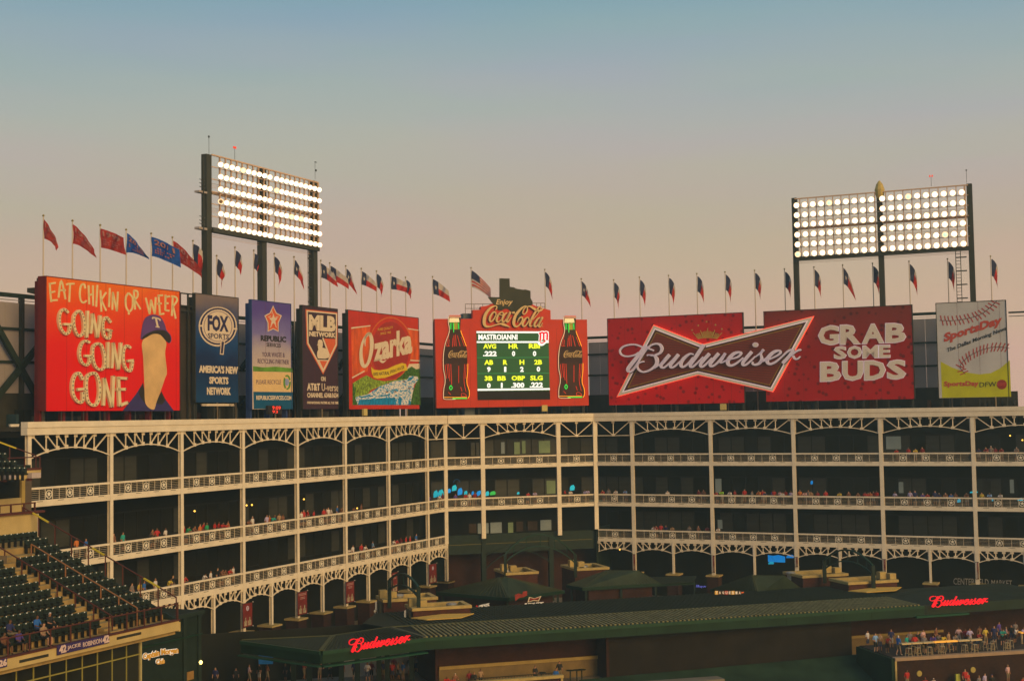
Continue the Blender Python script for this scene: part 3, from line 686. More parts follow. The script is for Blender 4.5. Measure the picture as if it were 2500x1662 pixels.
# 2. blue sports billboard
v8 = V(470, 700, 5.228)
FOXB = postergrad('blue_grey_print', S(24, 62, 104), S(122, 108, 110), .4, 10.6, mid=[(.35, S(24, 40, 82)), (.55, S(26, 66, 118)), (.78, S(58, 70, 110))])
t, A, h = billboard('billboard', 'narrow blue billboard with round emblem reading FOX SPORTS 1 AMERICA\'S NEW SPORTS NETWORK', FL, 478, 582.5, 717, 982, 728, 982, FOXB)
RNG = mat('ring_cream', (.68, .56, .44), var=.05); NV2 = mat('dark_navy_print', (.035, .03, .09), var=.1)
C8 = (322, 505)
A.ell('emblem', v8, C8, 245, 250, RNG, h1=.012); A.ell('emblem', v8, C8, 228, 236, FOXB if False else NV2, h0=.013, h1=.018); A.ell('emblem', v8, C8, 205, 215, RNG, h0=.019, h1=.024)
A.ring('emblem_ring', v8, C8, 182, 196, 7, mat('violet_print', (.14, .10, .22), var=0), h0=.025, h1=.03)
A.poly('emblem_gap', v8, [(75, 487), (130, 489), (130, 510), (75, 508)], RNG, h0=.03, h1=.034); A.poly('emblem_gap', v8, [(515, 525), (568, 527), (568, 548), (515, 546)], RNG, h0=.03, h1=.034)
A.ring('emblem_ring', v8, (325, 500), 250, 262, 14, RNG, h0=.013, h1=.02, a0=205, a1=275)
A.text('lettering', v8, 'FOX', (190, 562), (456, 580), 205, NV2, h0=.025, h1=.04, bold=.045)
A.text('lettering', v8, 'SPORTS', (192, 655), (460, 672), 66, NV2, h0=.025, h1=.04, bold=.015)
A.stroke('lettering', v8, [[(385, 690), (368, 865)], ([(350, 735), (385, 700)], 18)], 48, RNG, h0=.035, h1=.045); A.stroke('lettering', v8, [[(383, 700), (368, 850)]], 28, NV2, h0=.046, h1=.055)
A.text('lettering', v8, "AMERICA'S NEW", (82, 1095), (578, 1114), 98, PCR, bold=.045); A.text('lettering', v8, 'SPORTS', (212, 1237), (456, 1245), 92, PCR, bold=.045); A.text('lettering', v8, 'NETWORK', (183, 1378), (487, 1382), 98, PCR, bold=.045)
A.poly('white_trim', v8, [(190, 1492), (480, 1492), (480, 1520), (190, 1520)], PCR, h0=-.3, h1=-.1)
for i in range(3):
    for x0 in (135, 492): A.poly('white_trim', v8, [(x0+i*18, 1492), (x0+10+i*18, 1492), (x0+18+i*18, 1520), (x0+8+i*18, 1520)], PCR, h0=-.3, h1=-.1)
# 3. recycling billboard
REP = postergrad('violet_sky_print', S(196, 178, 170), S(86, 70, 150), 3.9, 10.6, mid=[(.35, S(172, 160, 172)), (.6, S(120, 112, 172))])
t, A, h = billboard('billboard', 'narrow violet and cream billboard reading REPUBLIC SERVICES YOUR WASTE & RECYCLING PARTNER PLEASE RECYCLE', FL, 616, 711.5, 733, 998, 742.5, 999, REP, edge=mat('blue_edge', (.03, .06, .20), var=0))
ORD = mat('orange_red_logo', (.66, .12, .04), var=.05); INK = mat('black_ink', (.03, .025, .025), var=0); VIN = mat('violet_ink', (.14, .09, .16), var=0); TEAL = mat('teal_blue_print', (.008, .09, .20), var=.05)
def starpts(cx, cy, rx, ry, k=.5, rot=0): return [(cx+(rx if i % 2 == 0 else rx*k)*math.sin(math.pi*i/5+rot), cy-(ry if i % 2 == 0 else ry*k)*math.cos(math.pi*i/5+rot)) for i in range(10)]
A.poly('star_logo', v8, starpts(1028, 425, 118, 185, .62), RNG, h1=.012); A.poly('star_logo', v8, starpts(1028, 425, 100, 165, .62), ORD, h0=.013, h1=.02); A.poly('star_logo', v8, starpts(1030, 425, 58, 88, .42), RNG, h0=.021, h1=.03)
for x0, y0, x1, y1 in ((1010, 300, 1015, 345), (960, 385, 1000, 375), (1095, 380, 1060, 385), (990, 520, 1010, 480), (1070, 520, 1050, 480)): A.stroke('star_logo', v8, [[(x0, y0), (x1, y1)]], 9, RNG, h0=.021, h1=.03)
A.text('lettering', v8, 'REPUBLIC', (870, 690), (1192, 710), 74, INK, bold=.04); A.text('lettering', v8, 'SERVICES', (945, 762), (1124, 774), 50, INK); A.text('lettering', v8, 'YOUR WASTE &', (888, 890), (1176, 900), 58, VIN)
A.text('lettering', v8, 'RECYCLING PARTNER', (832, 975), (1230, 990), 58, VIN)
A.poly('green_hill_print', v8, [(773, 1012), (900, 1028), (1060, 1018), (1190, 1032), (1272, 1038), (1274, 1088), (773, 1078)], mat('green_print', (.13, .30, .03), var=.4, scale=.8), h1=.015)
A.poly('cream_panel_print', v8, [(773, 1080), (1274, 1092), (1277, 1342), (777, 1336)], mat('pale_orange_print', (.72, .50, .24), var=.04), h1=.012)
A.text('lettering', v8, 'PLEASE RECYCLE', (812, 1240), (1128, 1242), 54, VIN, h0=.013, h1=.03)
GRN = mat('leaf_green_print', (.10, .26, .04), var=.2)
A.ring('recycle_logo', v8, (1205, 1218), 48, 95, 22, GRN, h0=.013, h1=.03, a0=20, a1=120); A.ring('recycle_logo', v8, (1205, 1218), 48, 95, 22, GRN, h0=.013, h1=.03, a0=140, a1=240); A.ring('recycle_logo', v8, (1205, 1218), 48, 95, 22, GRN, h0=.013, h1=.03, a0=260, a1=365)
A.ell('recycle_logo', v8, (1203, 1215), 28, 45, mat('pale_blue_print', (.30, .34, .60), var=.2), h0=.013, h1=.024)
A.poly('blue_band_print', v8, [(777, 1339), (1277, 1344), (1279, 1560), (782, 1556)], TEAL, h1=.012)
A.text('lettering', v8, 'REPUBLICSERVICES.COM', (812, 1442), (1264, 1446), 56, PCR, h0=.013, h1=.03, bold=.03)
LED = mat('red_led', (.9, .05, .03), var=0, emit=.8, ecol=(1, .06, .03))
vc = V(440, 680, 3.805)
ct = thing('digital_clock', 'small black clock with red digits hanging under the recycling billboard', 'clock', FL.pt(FL.u(670, -1.6), -1.6, zr(0)))
AC = Art(FL, ct, -1.6); AC.poly('case', vc, [(818, 1178), (945, 1180), (945, 1258), (818, 1258)], INK, h0=-.3, h1=0); AC.text('digit', vc, '9:09', (855, 1216), (932, 1218), 34, LED); AC.text('digit', vc, '93', (855, 1248), (905, 1250), 26, LED)
# 4. network billboard
v10 = V(700, 740, 5.807)
MLBB = mat('plum_print', (.055, .026, .040), var=.08)
t, A, h = billboard('billboard', 'narrow dark plum billboard with home plate emblem reading MLB NETWORK ON AT&T U-verse', FL, 740, 826, 746, 998.5, 755.5, 998, MLBB)
A.poly('plate_emblem', v10, [(266, 85), (724, 132), (716, 600), (515, 1010), (280, 580)], ORD, h1=.012); A.poly('plate_emblem', v10, [(278, 100), (713, 145), (707, 592), (515, 985), (291, 570)], PCR, h0=.013, h1=.018)
A.poly('plate_emblem', v10, [(297, 122), (695, 160), (690, 580), (515, 945), (308, 560)], MLBB, h0=.019, h1=.024)
A.poly('plate_emblem', v10, [(530, 500), (690, 508), (690, 580), (590, 785)], ORD, h0=.025, h1=.03); A.stroke('plate_emblem', v10, [[(508, 492), (600, 740)]], 20, PCR, h0=.031, h1=.036)
A.poly('plate_emblem', v10, [(430, 800), (600, 806), (515, 965)], PCR, h0=.025, h1=.03); A.poly('plate_emblem', v10, [(462, 815), (575, 818), (515, 928)], ORD, h0=.031, h1=.036)
A.poly('batter_logo', v10, [(440, 530), (460, 515), (490, 520), (505, 545), (508, 600), (500, 630), (545, 640), (580, 680), (605, 735), (595, 770), (540, 788), (440, 782), (425, 745), (428, 690), (445, 655), (438, 630), (440, 600), (422, 596), (436, 580)], PCR, h0=.037, h1=.045)
A.text('lettering', v10, 'MLB', (312, 382), (690, 410), 222, PCR, h0=.025, h1=.04, bold=.06); A.text('lettering', v10, 'NETWORK', (315, 468), (692, 492), 72, PCR, h0=.025, h1=.04, bold=.05)
A.text('lettering', v10, 'ON', (485, 1104), (548, 1108), 68, PCR, bold=.03); A.text('lettering', v10, 'AT&T', (287, 1238), (470, 1242), 106, PCR, bold=.035); A.text('lettering', v10, 'U-verse', (495, 1243), (732, 1250), 108, PCR)
A.text('lettering', v10, 'CHANNEL 634&1634', (288, 1336), (732, 1341), 70, PCR, bold=.03); A.text('lettering', v10, 'OUR NATIONAL PASTIME ALL THE TIME', (287, 1426), (732, 1430), 36, PCR, bold=.02)
# 5. spring water billboard
v7 = V(850, 750, 6.274)
OZB = mat('red_print', (.52, .032, .012), var=.12, scale=.5); OZH = mat('orange_glow_print', (.66, .10, .015), var=.35, scale=1.2, stretch=(1, 1, .35))
t, A, h = billboard('billboard', 'red water billboard reading Ozarka over a painted river and waterfall', FL, 852.5, 1024.5, 758, 999, 776.5, 997.5, OZB)
A.poly('side_field_print', v7, [(45, 325), (340, 290), (300, 980), (60, 1070)], OZH, h1=.01, n=0); A.poly('side_field_print', v7, [(905, 335), (1088, 360), (1094, 820), (930, 810)], OZH, h1=.01)
A.poly('sky_print', v7, [(880, 870), (1096, 860), (1098, 1010), (860, 1010)], PCR, h1=.012)
LEAF = mat('leafy_print', (.20, .30, .03), var=.8, scale=3.5); LEAFD = mat('dark_leafy_print', (.05, .13, .02), var=.7, scale=3.5)
A.poly('hill_print', v7, [(740, 1100), (900, 950), (970, 905), (1040, 950), (1098, 935), (1100, 1110), (760, 1130)], LEAFD, h0=.013, h1=.016)
A.poly('bank_print', v7, [(65, 1165), (180, 1090), (280, 1040), (400, 1105), (560, 1130), (960, 1080), (960, 1110), (640, 1160), (480, 1210), (340, 1270), (300, 1330), (180, 1390), (65, 1495)], LEAF, h0=.017, h1=.02)
WAT = mat('pale_water_print', (.55, .50, .50), var=.35, scale=2.2, stretch=(1, 1, 3))
for _e, _c in zip(WAT.node_tree.nodes['Color Ramp'].color_ramp.elements, ((.02, .28, .58, 1), (.74, .70, .68, 1))): _e.color = _c
for _e, _p in zip(WAT.node_tree.nodes['Color Ramp'].color_ramp.elements, (.42, .54)): _e.position = _p
WATB = mat('blue_water_print', (.01, .22, .48), var=.6, scale=3, stretch=(3, 3, .6))
A.poly('river_print', v7, [(65, 1495), (120, 1370), (300, 1330), (480, 1210), (700, 1130), (900, 1105), (940, 1050), (1060, 1060), (1080, 1110), (1010, 1180), (990, 1300), (960, 1495)], WAT, h0=.021, h1=.024)
A.poly('waterfall_print', v7, [(140, 1495), (170, 1415), (400, 1400), (480, 1390), (720, 1380), (730, 1495)], WATB, h0=.025, h1=.028); A.poly('waterfall_print', v7, [(770, 1495), (760, 1400), (800, 1370), (825, 1400), (800, 1495)], WATB, h0=.025, h1=.028); A.poly('waterfall_print', v7, [(925, 1495), (920, 1430), (950, 1440), (960, 1495)], WATB, h0=.025, h1=.028)
for q in ([(150, 1375), (300, 1345), (420, 1350), (300, 1365), (200, 1390)], [(430, 1365), (620, 1330), (640, 1350), (500, 1370)], [(650, 1270), (710, 1255), (720, 1275), (660, 1282)], [(860, 1270), (910, 1255), (900, 1285)], [(940, 1070), (1010, 1065), (960, 1120), (900, 1125)], [(390, 1270), (450, 1230), (470, 1240), (420, 1280)]): A.poly('water_shade_print', v7, q, WATB, h0=.025, h1=.028)
for x, y in ((850, 1135), (610, 1165), (590, 1297), (935, 1240), (720, 1292)): A.ell('rock_print', v7, (x, y), 22, 10, mat('brown_rock_print', (.25, .12, .07), var=.2), h0=.025, h1=.03, n=8)
A.poly('bush_print', v7, [(65, 1180), (120, 1250), (100, 1380), (145, 1495), (66, 1495)], LEAFD, h0=.029, h1=.032); A.poly('bush_print', v7, [(1100, 1060), (1030, 1170), (985, 1310), (950, 1495), (1105, 1495)], LEAFD, h0=.029, h1=.032)
A.ell('round_label', v7, (640, 630), 335, 480, mat('amber_print', (.62, .16, .02), var=.1), h0=.033, h1=.036, n=40); A.ell('round_label', v7, (640, 635), 325, 470, OZB, h0=.037, h1=.04, n=40); A.ell('round_label', v7, (640, 660), 285, 440, mat('deep_red_print', (.36, .03, .018), var=.1), h0=.041, h1=.044, n=40)
for q in ([(42, 308), (338, 274), (335, 292), (42, 330)], [(905, 318), (1087, 348), (1088, 362), (915, 336)], [(932, 800), (1094, 812), (1094, 830), (932, 822)], [(55, 1070), (245, 965), (250, 985), (58, 1090)]): A.poly('white_stripe', v7, q, PCR, h0=.033, h1=.036)
A.poly('yellow_ribbon', v7, [(345, 910), (390, 955), (480, 965), (600, 940), (720, 885), (820, 852), (880, 868), (905, 965), (820, 975), (700, 1030), (560, 1080), (440, 1092), (385, 1075), (355, 1000)], mat('yellow_print', (.70, .50, .02), var=.05), h0=.045, h1=.05)
A.text('lettering', v7, '100% NATURAL', (378, 1050), (625, 1030), 52, INK, h0=.051, h1=.06, bold=.01, shear=.1); A.text('lettering', v7, 'SPRING WATER', (632, 1020), (852, 940), 50, INK, h0=.051, h1=.06, shear=.1)
A.stroke('script_letter', v7, [([(345, 405), (300, 410), (225, 510), (190, 680), (205, 850), (245, 905), (300, 850), (345, 690), (355, 520), (325, 405), (270, 430), (250, 520), (255, 600)], [30, 40, 34, 46, 60, 50, 44, 54, 58, 44, 30, 22, 6])], 45, PCR, h0=.051, h1=.065)
A.text('script_letter', v7, 'zarka', (385, 838), (975, 705), 395, PCR, h0=.051, h1=.065, bold=.045); A.stroke('script_letter', v7, [([(390, 820), (460, 800), (520, 838), (580, 805)], [20, 26, 34, 6])], 30, PCR, h0=.05, h1=.065)
YEL = mat('gold_print', (.62, .38, .03), var=0)
A.text('lettering', v7, 'PURE QUALITY', (450, 372), (682, 335), 48, YEL, h0=.045, h1=.055, bold=.01); A.text('lettering', v7, 'SINCE 1905', (488, 424), (650, 400), 36, YEL, h0=.045, h1=.055, bold=.01)
# 6. cola scoreboard
vk = V(1040, 640, 3.734); vb = V(1040, 700, 5.059); v5 = V(1160, 720, 11.795); v6 = V(1060, 760, 6.82)
COKE = mat('cola_red_panel', (.58, .045, .016), rough=.55, var=.10, scale=.35)
outl = [(1066, 996), (1061.4, 778.5), (1154, 778.2), (1154, 756.5), (1174, 756), (1174, 748.5), (1190, 746), (1205, 740), (1298, 742), (1310, 748), (1323, 752), (1344, 757.2), (1344.5, 779.7), (1433, 780), (1437.5, 989.5)]
t, A, h = billboard('scoreboard', 'red stepped cola scoreboard with lit batting statistics reading MASTROIANNI and two neon bottles', FC, 1063, 1435, 778, 996, 780, 990, COKE, w=-1.6, thick=.8, outline=outl, cat='scoreboard')
TEX = mat('dark_olive_sheet', (.050, .048, .026), rough=.7, var=.2, scale=.5)
A.poly('texas_outline', vk, [(668, 148), (760, 150), (762, 225), (800, 230), (820, 242), (850, 246), (880, 252), (905, 250), (950, 262), (952, 330), (970, 360), (968, 388), (930, 405), (900, 430), (870, 470), (850, 545), (825, 535), (790, 460), (745, 425), (715, 425), (690, 440), (660, 440), (640, 400), (600, 370), (562, 318), (668, 320)], TEX, h0=.01, h1=.12)
GOLD = mat('warm_gold_letter', (.68, .48, .22), rough=.5, var=.1, scale=.8)
A.text('lettering', v5, 'Enjoy', (588, 325), (1075, 325), 195, GOLD, h0=.13, h1=.2, bold=.02, shear=.25)
COCA = [([(560, 430), (600, 390), (590, 330), (520, 330), (400, 400), (280, 560), (240, 720), (245, 850), (305, 910), (420, 912), (560, 870), (700, 838), (800, 855), (985, 935)], [25, 26, 28, 35, 62, 82, 90, 80, 60, 36, 30, 45, 75, 8]),
 ([(560, 490), (480, 525), (405, 650), (405, 750), (450, 765), (525, 690), (575, 570), (560, 490)], [36, 45, 58, 50, 36, 36, 30, 36]),
 ([(560, 590), (660, 570), (760, 590), (790, 530), (740, 500), (660, 560), (600, 680), (605, 765), (660, 775), (745, 700)], [16, 18, 26, 28, 30, 44, 58, 48, 34, 24]),
 ([(900, 515), (830, 560), (762, 680), (765, 765), (815, 770), (890, 680), (960, 540)], [30, 46, 56, 48, 34, 34, 30]), ([(1000, 490), (920, 640), (885, 755), (925, 775), (1015, 650)], [60, 58, 50, 34, 14]),
 ([(1045, 515), (1120, 512)], 58),
 ([(1490, 345), (1400, 335), (1280, 420), (1150, 580), (1095, 740), (1095, 850), (1150, 915), (1235, 880), (1310, 790), (1345, 690), (1300, 645), (1235, 700), (1195, 800)], [20, 34, 62, 76, 82, 72, 46, 38, 42, 42, 40, 36, 8]),
 ([(1480, 345), (1470, 470), (1395, 560), (1345, 530), (1370, 430), (1450, 345)], [24, 34, 30, 26, 30, 20]),
 ([(1480, 345), (1560, 335), (1670, 400), (1790, 465), (1900, 430), (1950, 380)], [22, 44, 66, 60, 44, 12]),
 ([(1500, 650), (1430, 680), (1352, 800), (1352, 885), (1400, 905), (1475, 830), (1530, 720), (1500, 650)], [34, 44, 58, 48, 36, 36, 30, 34]),
 ([(1530, 740), (1600, 730), (1690, 650), (1830, 480)], [14, 24, 22, 14]),
 ([(1860, 405), (1875, 350), (1820, 355), (1710, 500), (1610, 680), (1550, 830), (1565, 905), (1630, 880)], [18, 22, 34, 54, 58, 58, 40, 14]),
 ([(1850, 655), (1780, 690), (1690, 820), (1690, 905), (1740, 905), (1820, 810), (1890, 680)], [30, 46, 56, 48, 34, 34, 30]), ([(1920, 640), (1840, 790), (1805, 895), (1850, 915), (1920, 800)], [56, 54, 48, 32, 12])]
SHD = mat('dark_red_backing', (.10, .02, .012), var=0)
A.stroke('script_lettering', V(1160+.0-.9, 720+.9, 11.795), COCA, 40, SHD, h0=.125, h1=.15); A.stroke('script_lettering', v5, COCA, 40, GOLD, h0=.16, h1=.4)
A.text('lettering', v5, 'R', (1920, 925), (1960, 925), 45, GOLD, h0=.01, h1=.03)
# neon bottles
NB = {'body': mat('bottle_brown', (.055, .022, .014), rough=.5, var=.2), 'band': mat('bottle_band', (.048, .022, .016), rough=.6, var=.1), 'cream': mat('neon_cream', (.8, .62, .4), var=0, emit=.35, ecol=(1, .75, .5)),
      'red': mat('neon_red', (.6, .05, .02), var=0, emit=.4, ecol=(1, .06, .015)), 'org': mat('neon_orange', (.95, .4, .02), var=0, emit=.95, ecol=(1, .38, .02)), 'grn': mat('neon_green', (.05, .7, .08), var=0, emit=.7, ecol=(.04, .75, .08)),
      'glass': mat('bottle_green', (.05, .22, .06), var=.3, scale=2), 'yel': mat('bottle_yellow', (.42, .40, .04), var=.2), 'pink': mat('bottle_cap_pink', (.66, .42, .36), var=.1)}
BO = [(240, 75), (435, 75), (438, 110), (437, 180), (430, 300), (450, 370), (485, 460), (520, 560), (535, 610), (545, 680), (548, 860), (556, 900), (548, 1020), (538, 1120), (540, 1210), (572, 1310), (578, 1400), (550, 1455), (175, 1462), (150, 1420), (155, 1290), (175, 1190), (170, 1080), (152, 980), (146, 880), (148, 740), (165, 620), (190, 500), (235, 370), (247, 300), (230, 185), (240, 110)]
def bottle(dx, dy, sc):
    class VV(V):
        def __call__(s, x, y): 
            px, py = 1060+x/6.82, 760+y/6.82; return (px+dx, 771+dy+(py-771)*sc)
    v = VV(0, 0, 6.82)
    bt = A.poly('neon_bottle', v, BO, NB['body'], h0=.01, h1=.12); P0, A.p = A.p, bt
    WLb = WL[bt.name]
    A.poly('label_band', v, [(166, 600), (530, 590), (545, 680), (548, 860), (146, 868), (148, 740)], NB['band'], h0=.121, h1=.14)
    A.poly('bottle_cap', v, [(240, 72), (435, 72), (440, 108), (235, 108)], NB['pink'], h0=.121, h1=.25)
    A.poly('green_glass', v, [(250, 112), (405, 112), (425, 185), (415, 302), (262, 300), (240, 185)], NB['glass'], h0=.121, h1=.14)
    A.poly('green_glass', v, [(318, 190), (385, 190), (385, 302), (318, 302)], NB['yel'], h0=.141, h1=.15); A.poly('green_glass', v, [(250, 112), (405, 112), (415, 180), (245, 185)], GREYM, h0=.141, h1=.15)
    A.stroke('neon_tube', v, [[(272, 200), (270, 298)], [(318, 200), (318, 350)], [(395, 200), (405, 298)]], 10, NB['grn'], h0=.16, h1=.22, each=True)
    A.stroke('neon_tube', v, [[(247, 75), (232, 105), (230, 185), (247, 290), (238, 370), (190, 500), (164, 610), (148, 740), (146, 880), (152, 980), (172, 1080), (175, 1190), (155, 1290), (150, 1410), (172, 1460), (350, 1462)]], 9, NB['cream'], h0=.16, h1=.22, each=True)
    A.stroke('neon_tube', v, [[(437, 320), (450, 370), (485, 460), (528, 580)], [(553, 870), (550, 1020), (538, 1120), (542, 1210), (574, 1310), (578, 1400), (555, 1450)], [(160, 1430), (540, 1430)]], 8, NB['org'], h0=.16, h1=.22, each=True)
    A.stroke('neon_tube', v, [[(245, 72), (432, 72)]], 9, NB['red'], h0=.26, h1=.3, each=True)
    A.stroke('neon_tube', v, [[(300, 1450), (540, 1448)], ], 16, NB['grn'], h0=.16, h1=.22, each=True)
    A.stroke('neon_tube', v, [[(240, 395), (195, 575)], [(245, 470), (232, 580)], [(308, 440), (298, 590)], [(322, 400), (330, 580)], [(348, 385), (360, 582)], [(380, 400), (425, 580)], [(440, 420), (498, 582)], [(200, 582), (255, 575)],
      [(175, 885), (198, 1120)], [(208, 875), (232, 1110)], [(235, 875), (255, 1160)], [(270, 880), (285, 1220)], [(403, 905), (402, 1190)], [(500, 880), (490, 1160), (525, 1340)], [(528, 880), (512, 1120)], [(436, 1260), (458, 1330)], [(230, 1345), (270, 1385)], [(450, 1365), (500, 1372), (530, 1410), (450, 1410), (450, 1365)]], 7, NB['red'], h0=.16, h1=.22, each=True)
    A.stroke('neon_tube', v, [[(272, 1230), (250, 1270), (272, 1305), (294, 1270), (272, 1230)]], 12, NB['grn'], h0=.16, h1=.22, each=True)
    k = (545-232)/(1960-200.0)
    A.stroke('script_lettering', v, [([(232+(x-200)*k, 655+(y-330)*k*1.1) for x, y in ln], ([q*k for q in wd] if isinstance(wd, list) else wd*k)) for ln, wd in COCA], 7, GOLD, h0=.16, h1=.22, n=2)
    A.p = P0
bottle(0, 0, 1.0); bottle(281, 1.6, .978)
# lit screen
SCR = mat('screen_green', (.02, .08, .02), var=0, emit=.5, ecol=(.025, .085, .028), rough=.5); SCD = mat('screen_dark', (.025, .02, .016), var=.1)
SW = mat('screen_white', (.8, .85, .9), var=0, emit=.75, ecol=(.85, .95, 1)); SY = mat('screen_yellow', (.7, .8, .05), var=0, emit=.8, ecol=(.75, .95, .02)); SG = mat('screen_line', (.05, .3, .1), var=0, emit=.4, ecol=(.05, .4, .12)); SR = mat('screen_red', (.8, .02, .03), var=0, emit=.85, ecol=(1, .01, .02))
sc_ = A.poly('video_screen', vb, [(622, 548), (1512, 552), (1527, 1285), (635, 1290)], SCR, h0=.01, h1=.06); A.poly('screen_surround', vb, [(635, 1291), (1527, 1286), (1532, 1390), (637, 1398)], SCD, h0=.01, h1=.06)
P0, A.p = A.p, sc_
A.poly('screen_bar', vb, [(622, 549), (1512, 552), (1512, 573), (622, 571)], SW, h0=.061, h1=.07); A.poly('screen_bar', vb, [(625, 672), (1514, 672), (1514, 693), (625, 693)], SW, h0=.061, h1=.07); A.poly('screen_bar', vb, [(636, 1260), (1527, 1250), (1528, 1272), (636, 1283)], SW, h0=.061, h1=.07)
A.poly('screen_line', vb, [(630, 873), (1518, 868), (1518, 873), (630, 878)], SG, h0=.061, h1=.07); A.poly('screen_line', vb, [(632, 1068), (1522, 1063), (1522, 1068), (632, 1073)], SG, h0=.061, h1=.07)
def lt(s_, x0, x1, yb, hh, m_, b=.03): A.text('screen_text', vb, s_, (x0, yb), (x1, yb), hh, m_, h0=.061, h1=.08, bold=b)
lt('MASTROIANNI', 645, 1128, 656, 70, SW, .035)
for s_, x0, x1, yb in (('AVG', 705, 865, 765), ('HR', 1018, 1137, 764), ('RBI', 1268, 1405, 762), ('AB', 718, 828, 963), ('R', 950, 1005, 962), ('H', 1153, 1212, 961), ('2B', 1335, 1432, 960), ('3B', 722, 820, 1160), ('BB', 880, 985, 1159), ('OBP', 1055, 1222, 1157), ('SLG', 1285, 1440, 1155)): lt(s_, x0, x1, yb, 60, SY, .04)
for s_, x0, x1, yb in (('.222', 702, 872, 858), ('0', 1060, 1100, 857), ('0', 1318, 1360, 857), ('9', 752, 797, 1052), ('1', 963, 990, 1051), ('2', 1160, 1205, 1050), ('0', 1365, 1408, 1048), ('0', 752, 797, 1250), ('1', 923, 945, 1249), ('.300', 1050, 1213, 1246), ('.222', 1278, 1442, 1243)): lt(s_, x0, x1, yb, 64, SW, .045)
ML = [[(1408, 665), (1412, 590), (1395, 568)], [(1400, 575), (1440, 565), (1450, 590), (1450, 655)], [(1452, 575), (1485, 565), (1495, 590), (1492, 660)]]
A.stroke('team_letter', vb, [(l, 40) for l in ML] + [([(1385, 690), (1430, 715), (1500, 655)], 30)], 34, SW, h0=.071, h1=.085); A.stroke('team_letter', vb, [(l, 22) for l in ML] + [([(1405, 680), (1430, 695), (1475, 668)], 14)], 20, SR, h0=.086, h1=.1)
A.p = P0
# 7/8. beer billboards: two red boards and the bow tie across them
vz = V(1460, 700, 2.877); v3 = V(1490, 760, 7.84); v4 = V(1740, 740, 6.533)
BUDR = postergrad('droplet_red_print', S(202, 8, 12), S(180, 22, 22), .5, 11.0, mid=[(.5, S(196, 6, 12))], spots=(1.1,))
BUDD = postergrad('dark_droplet_red_print', S(176, 12, 14), S(118, 46, 36), .5, 12.0, mid=[(.5, S(150, 22, 20))], spots=(1.1,))
t7, A7, h = billboard('billboard', 'left red droplet billboard with golden crown behind the bow tie sign', FR, 1489, 1820, 778, 990, 763.6, 981.5, BUDR)
CG = mat('crown_gold', (.45, .36, .07), var=.1)
cr = []
for i in range(21):
    s = (i-10)/10; bx, by = 1862+s*175, 510+abs(s)**2*18; ht = 190 - 70*abs(s) - (0 if i % 5 == 0 else 45)
    cr.append([(bx, by), (bx+s*100, by-ht)])
A7.stroke('crown', v3, [(l, 12) for l in cr], 12, CG)
for x, y in ((1842, 197), (1685, 270), (2013, 258), (1567, 358), (2136, 338)): A7.ell('crown', v3, (x, y), 15, 15, CG, n=10)
t8, A8, h = billboard('billboard', 'right red billboard reading GRAB SOME BUDS in thick white letters', FR, 1873, 2235.5, 761, 979, 744, 974.6, BUDD)
GW = mat('channel_letter_face', (.70, .62, .56), var=.05); GL_ = mat('channel_letter_neon', (.7, .62, .68), var=0, emit=.30, ecol=(.85, .7, .9))
for txt, BL_, BR_, hh, bb in (('GRAB', (1543, 412), (2168, 390), 138, .04), ('SOME', (1655, 508), (2055, 496), 88, .04), ('BUDS', (1557, 666), (2168, 648), 138, .04)):
    adv = [1.0, .98, 1.0, .98]; w_ = []
    import itertools
    ws_ = {'G': 1.0, 'R': 1.0, 'A': 1.08, 'B': 1.0, 'S': .92, 'O': 1.05, 'M': 1.12, 'E': .82, 'U': 1.0, 'D': 1.02}
    tot = sum(ws_[c] for c in txt); x = 0
    for c in txt:
        a, b = x/tot+.006, (x+ws_[c])/tot-.006; x += ws_[c]
        pA = (BL_[0]+(BR_[0]-BL_[0])*a, BL_[1]+(BR_[1]-BL_[1])*a); pB = (BL_[0]+(BR_[0]-BL_[0])*b, BL_[1]+(BR_[1]-BL_[1])*b)
        A8.text('channel_letter', vz, c, (pA[0]-2, pA[1]+2), (pB[0]+2, pB[1]+2), hh+4, GL_, h0=.02, h1=.07, bold=bb); A8.text('letter_face', vz, c, (pA[0]+.6, pA[1]-.8), (pB[0]-.6, pB[1]-.8), hh-1.6, GW, h0=.071, h1=.08, bold=bb)
t9 = thing('bow_tie_sign', 'large neon bow tie sign with white script reading Budweiser across the gap between red billboards', 'sign', FR.pt(FR.u(1750, -1.4), -1.4, zr(.5)))
A = Art(FR, t9, -1.5)
BT = [(1595.2, 792.5), (1715.8, 839.7), (1987.4, 771.2), (1887, 956.8), (1704.3, 915.8), (1505.0, 969.0)]
def inset(P, d):
    n = len(P); L_ = []
    ar = sum(P[i][0]*P[(i+1) % n][1]-P[(i+1) % n][0]*P[i][1] for i in range(n)); sg = 1 if ar > 0 else -1
    for i in range(n):
        a, b = P[i], P[(i+1) % n]; dx, dy = b[0]-a[0], b[1]-a[1]; l = math.hypot(dx, dy); nx, ny = -dy/l*sg, dx/l*sg
        L_.append((a[0]+nx*d, a[1]+ny*d, dx, dy))
    out_ = []
    for i in range(n):
        x1, y1, dx1, dy1 = L_[i-1]; x2, y2, dx2, dy2 = L_[i]; den = dx1*dy2-dy1*dx2
        t_ = ((x2-x1)*dy2-(y2-y1)*dx2)/den; out_.append((x1+dx1*t_, y1+dy1*t_))
    return out_
A.poly('neon_outline', None, BT, mat('neon_red_tube', (.95, .12, .05), var=0, emit=.85, ecol=(1, .10, .05)), h0=-.25, h1=.0); A.poly('border', None, inset(BT, 1.5), GW, h0=.001, h1=.05)
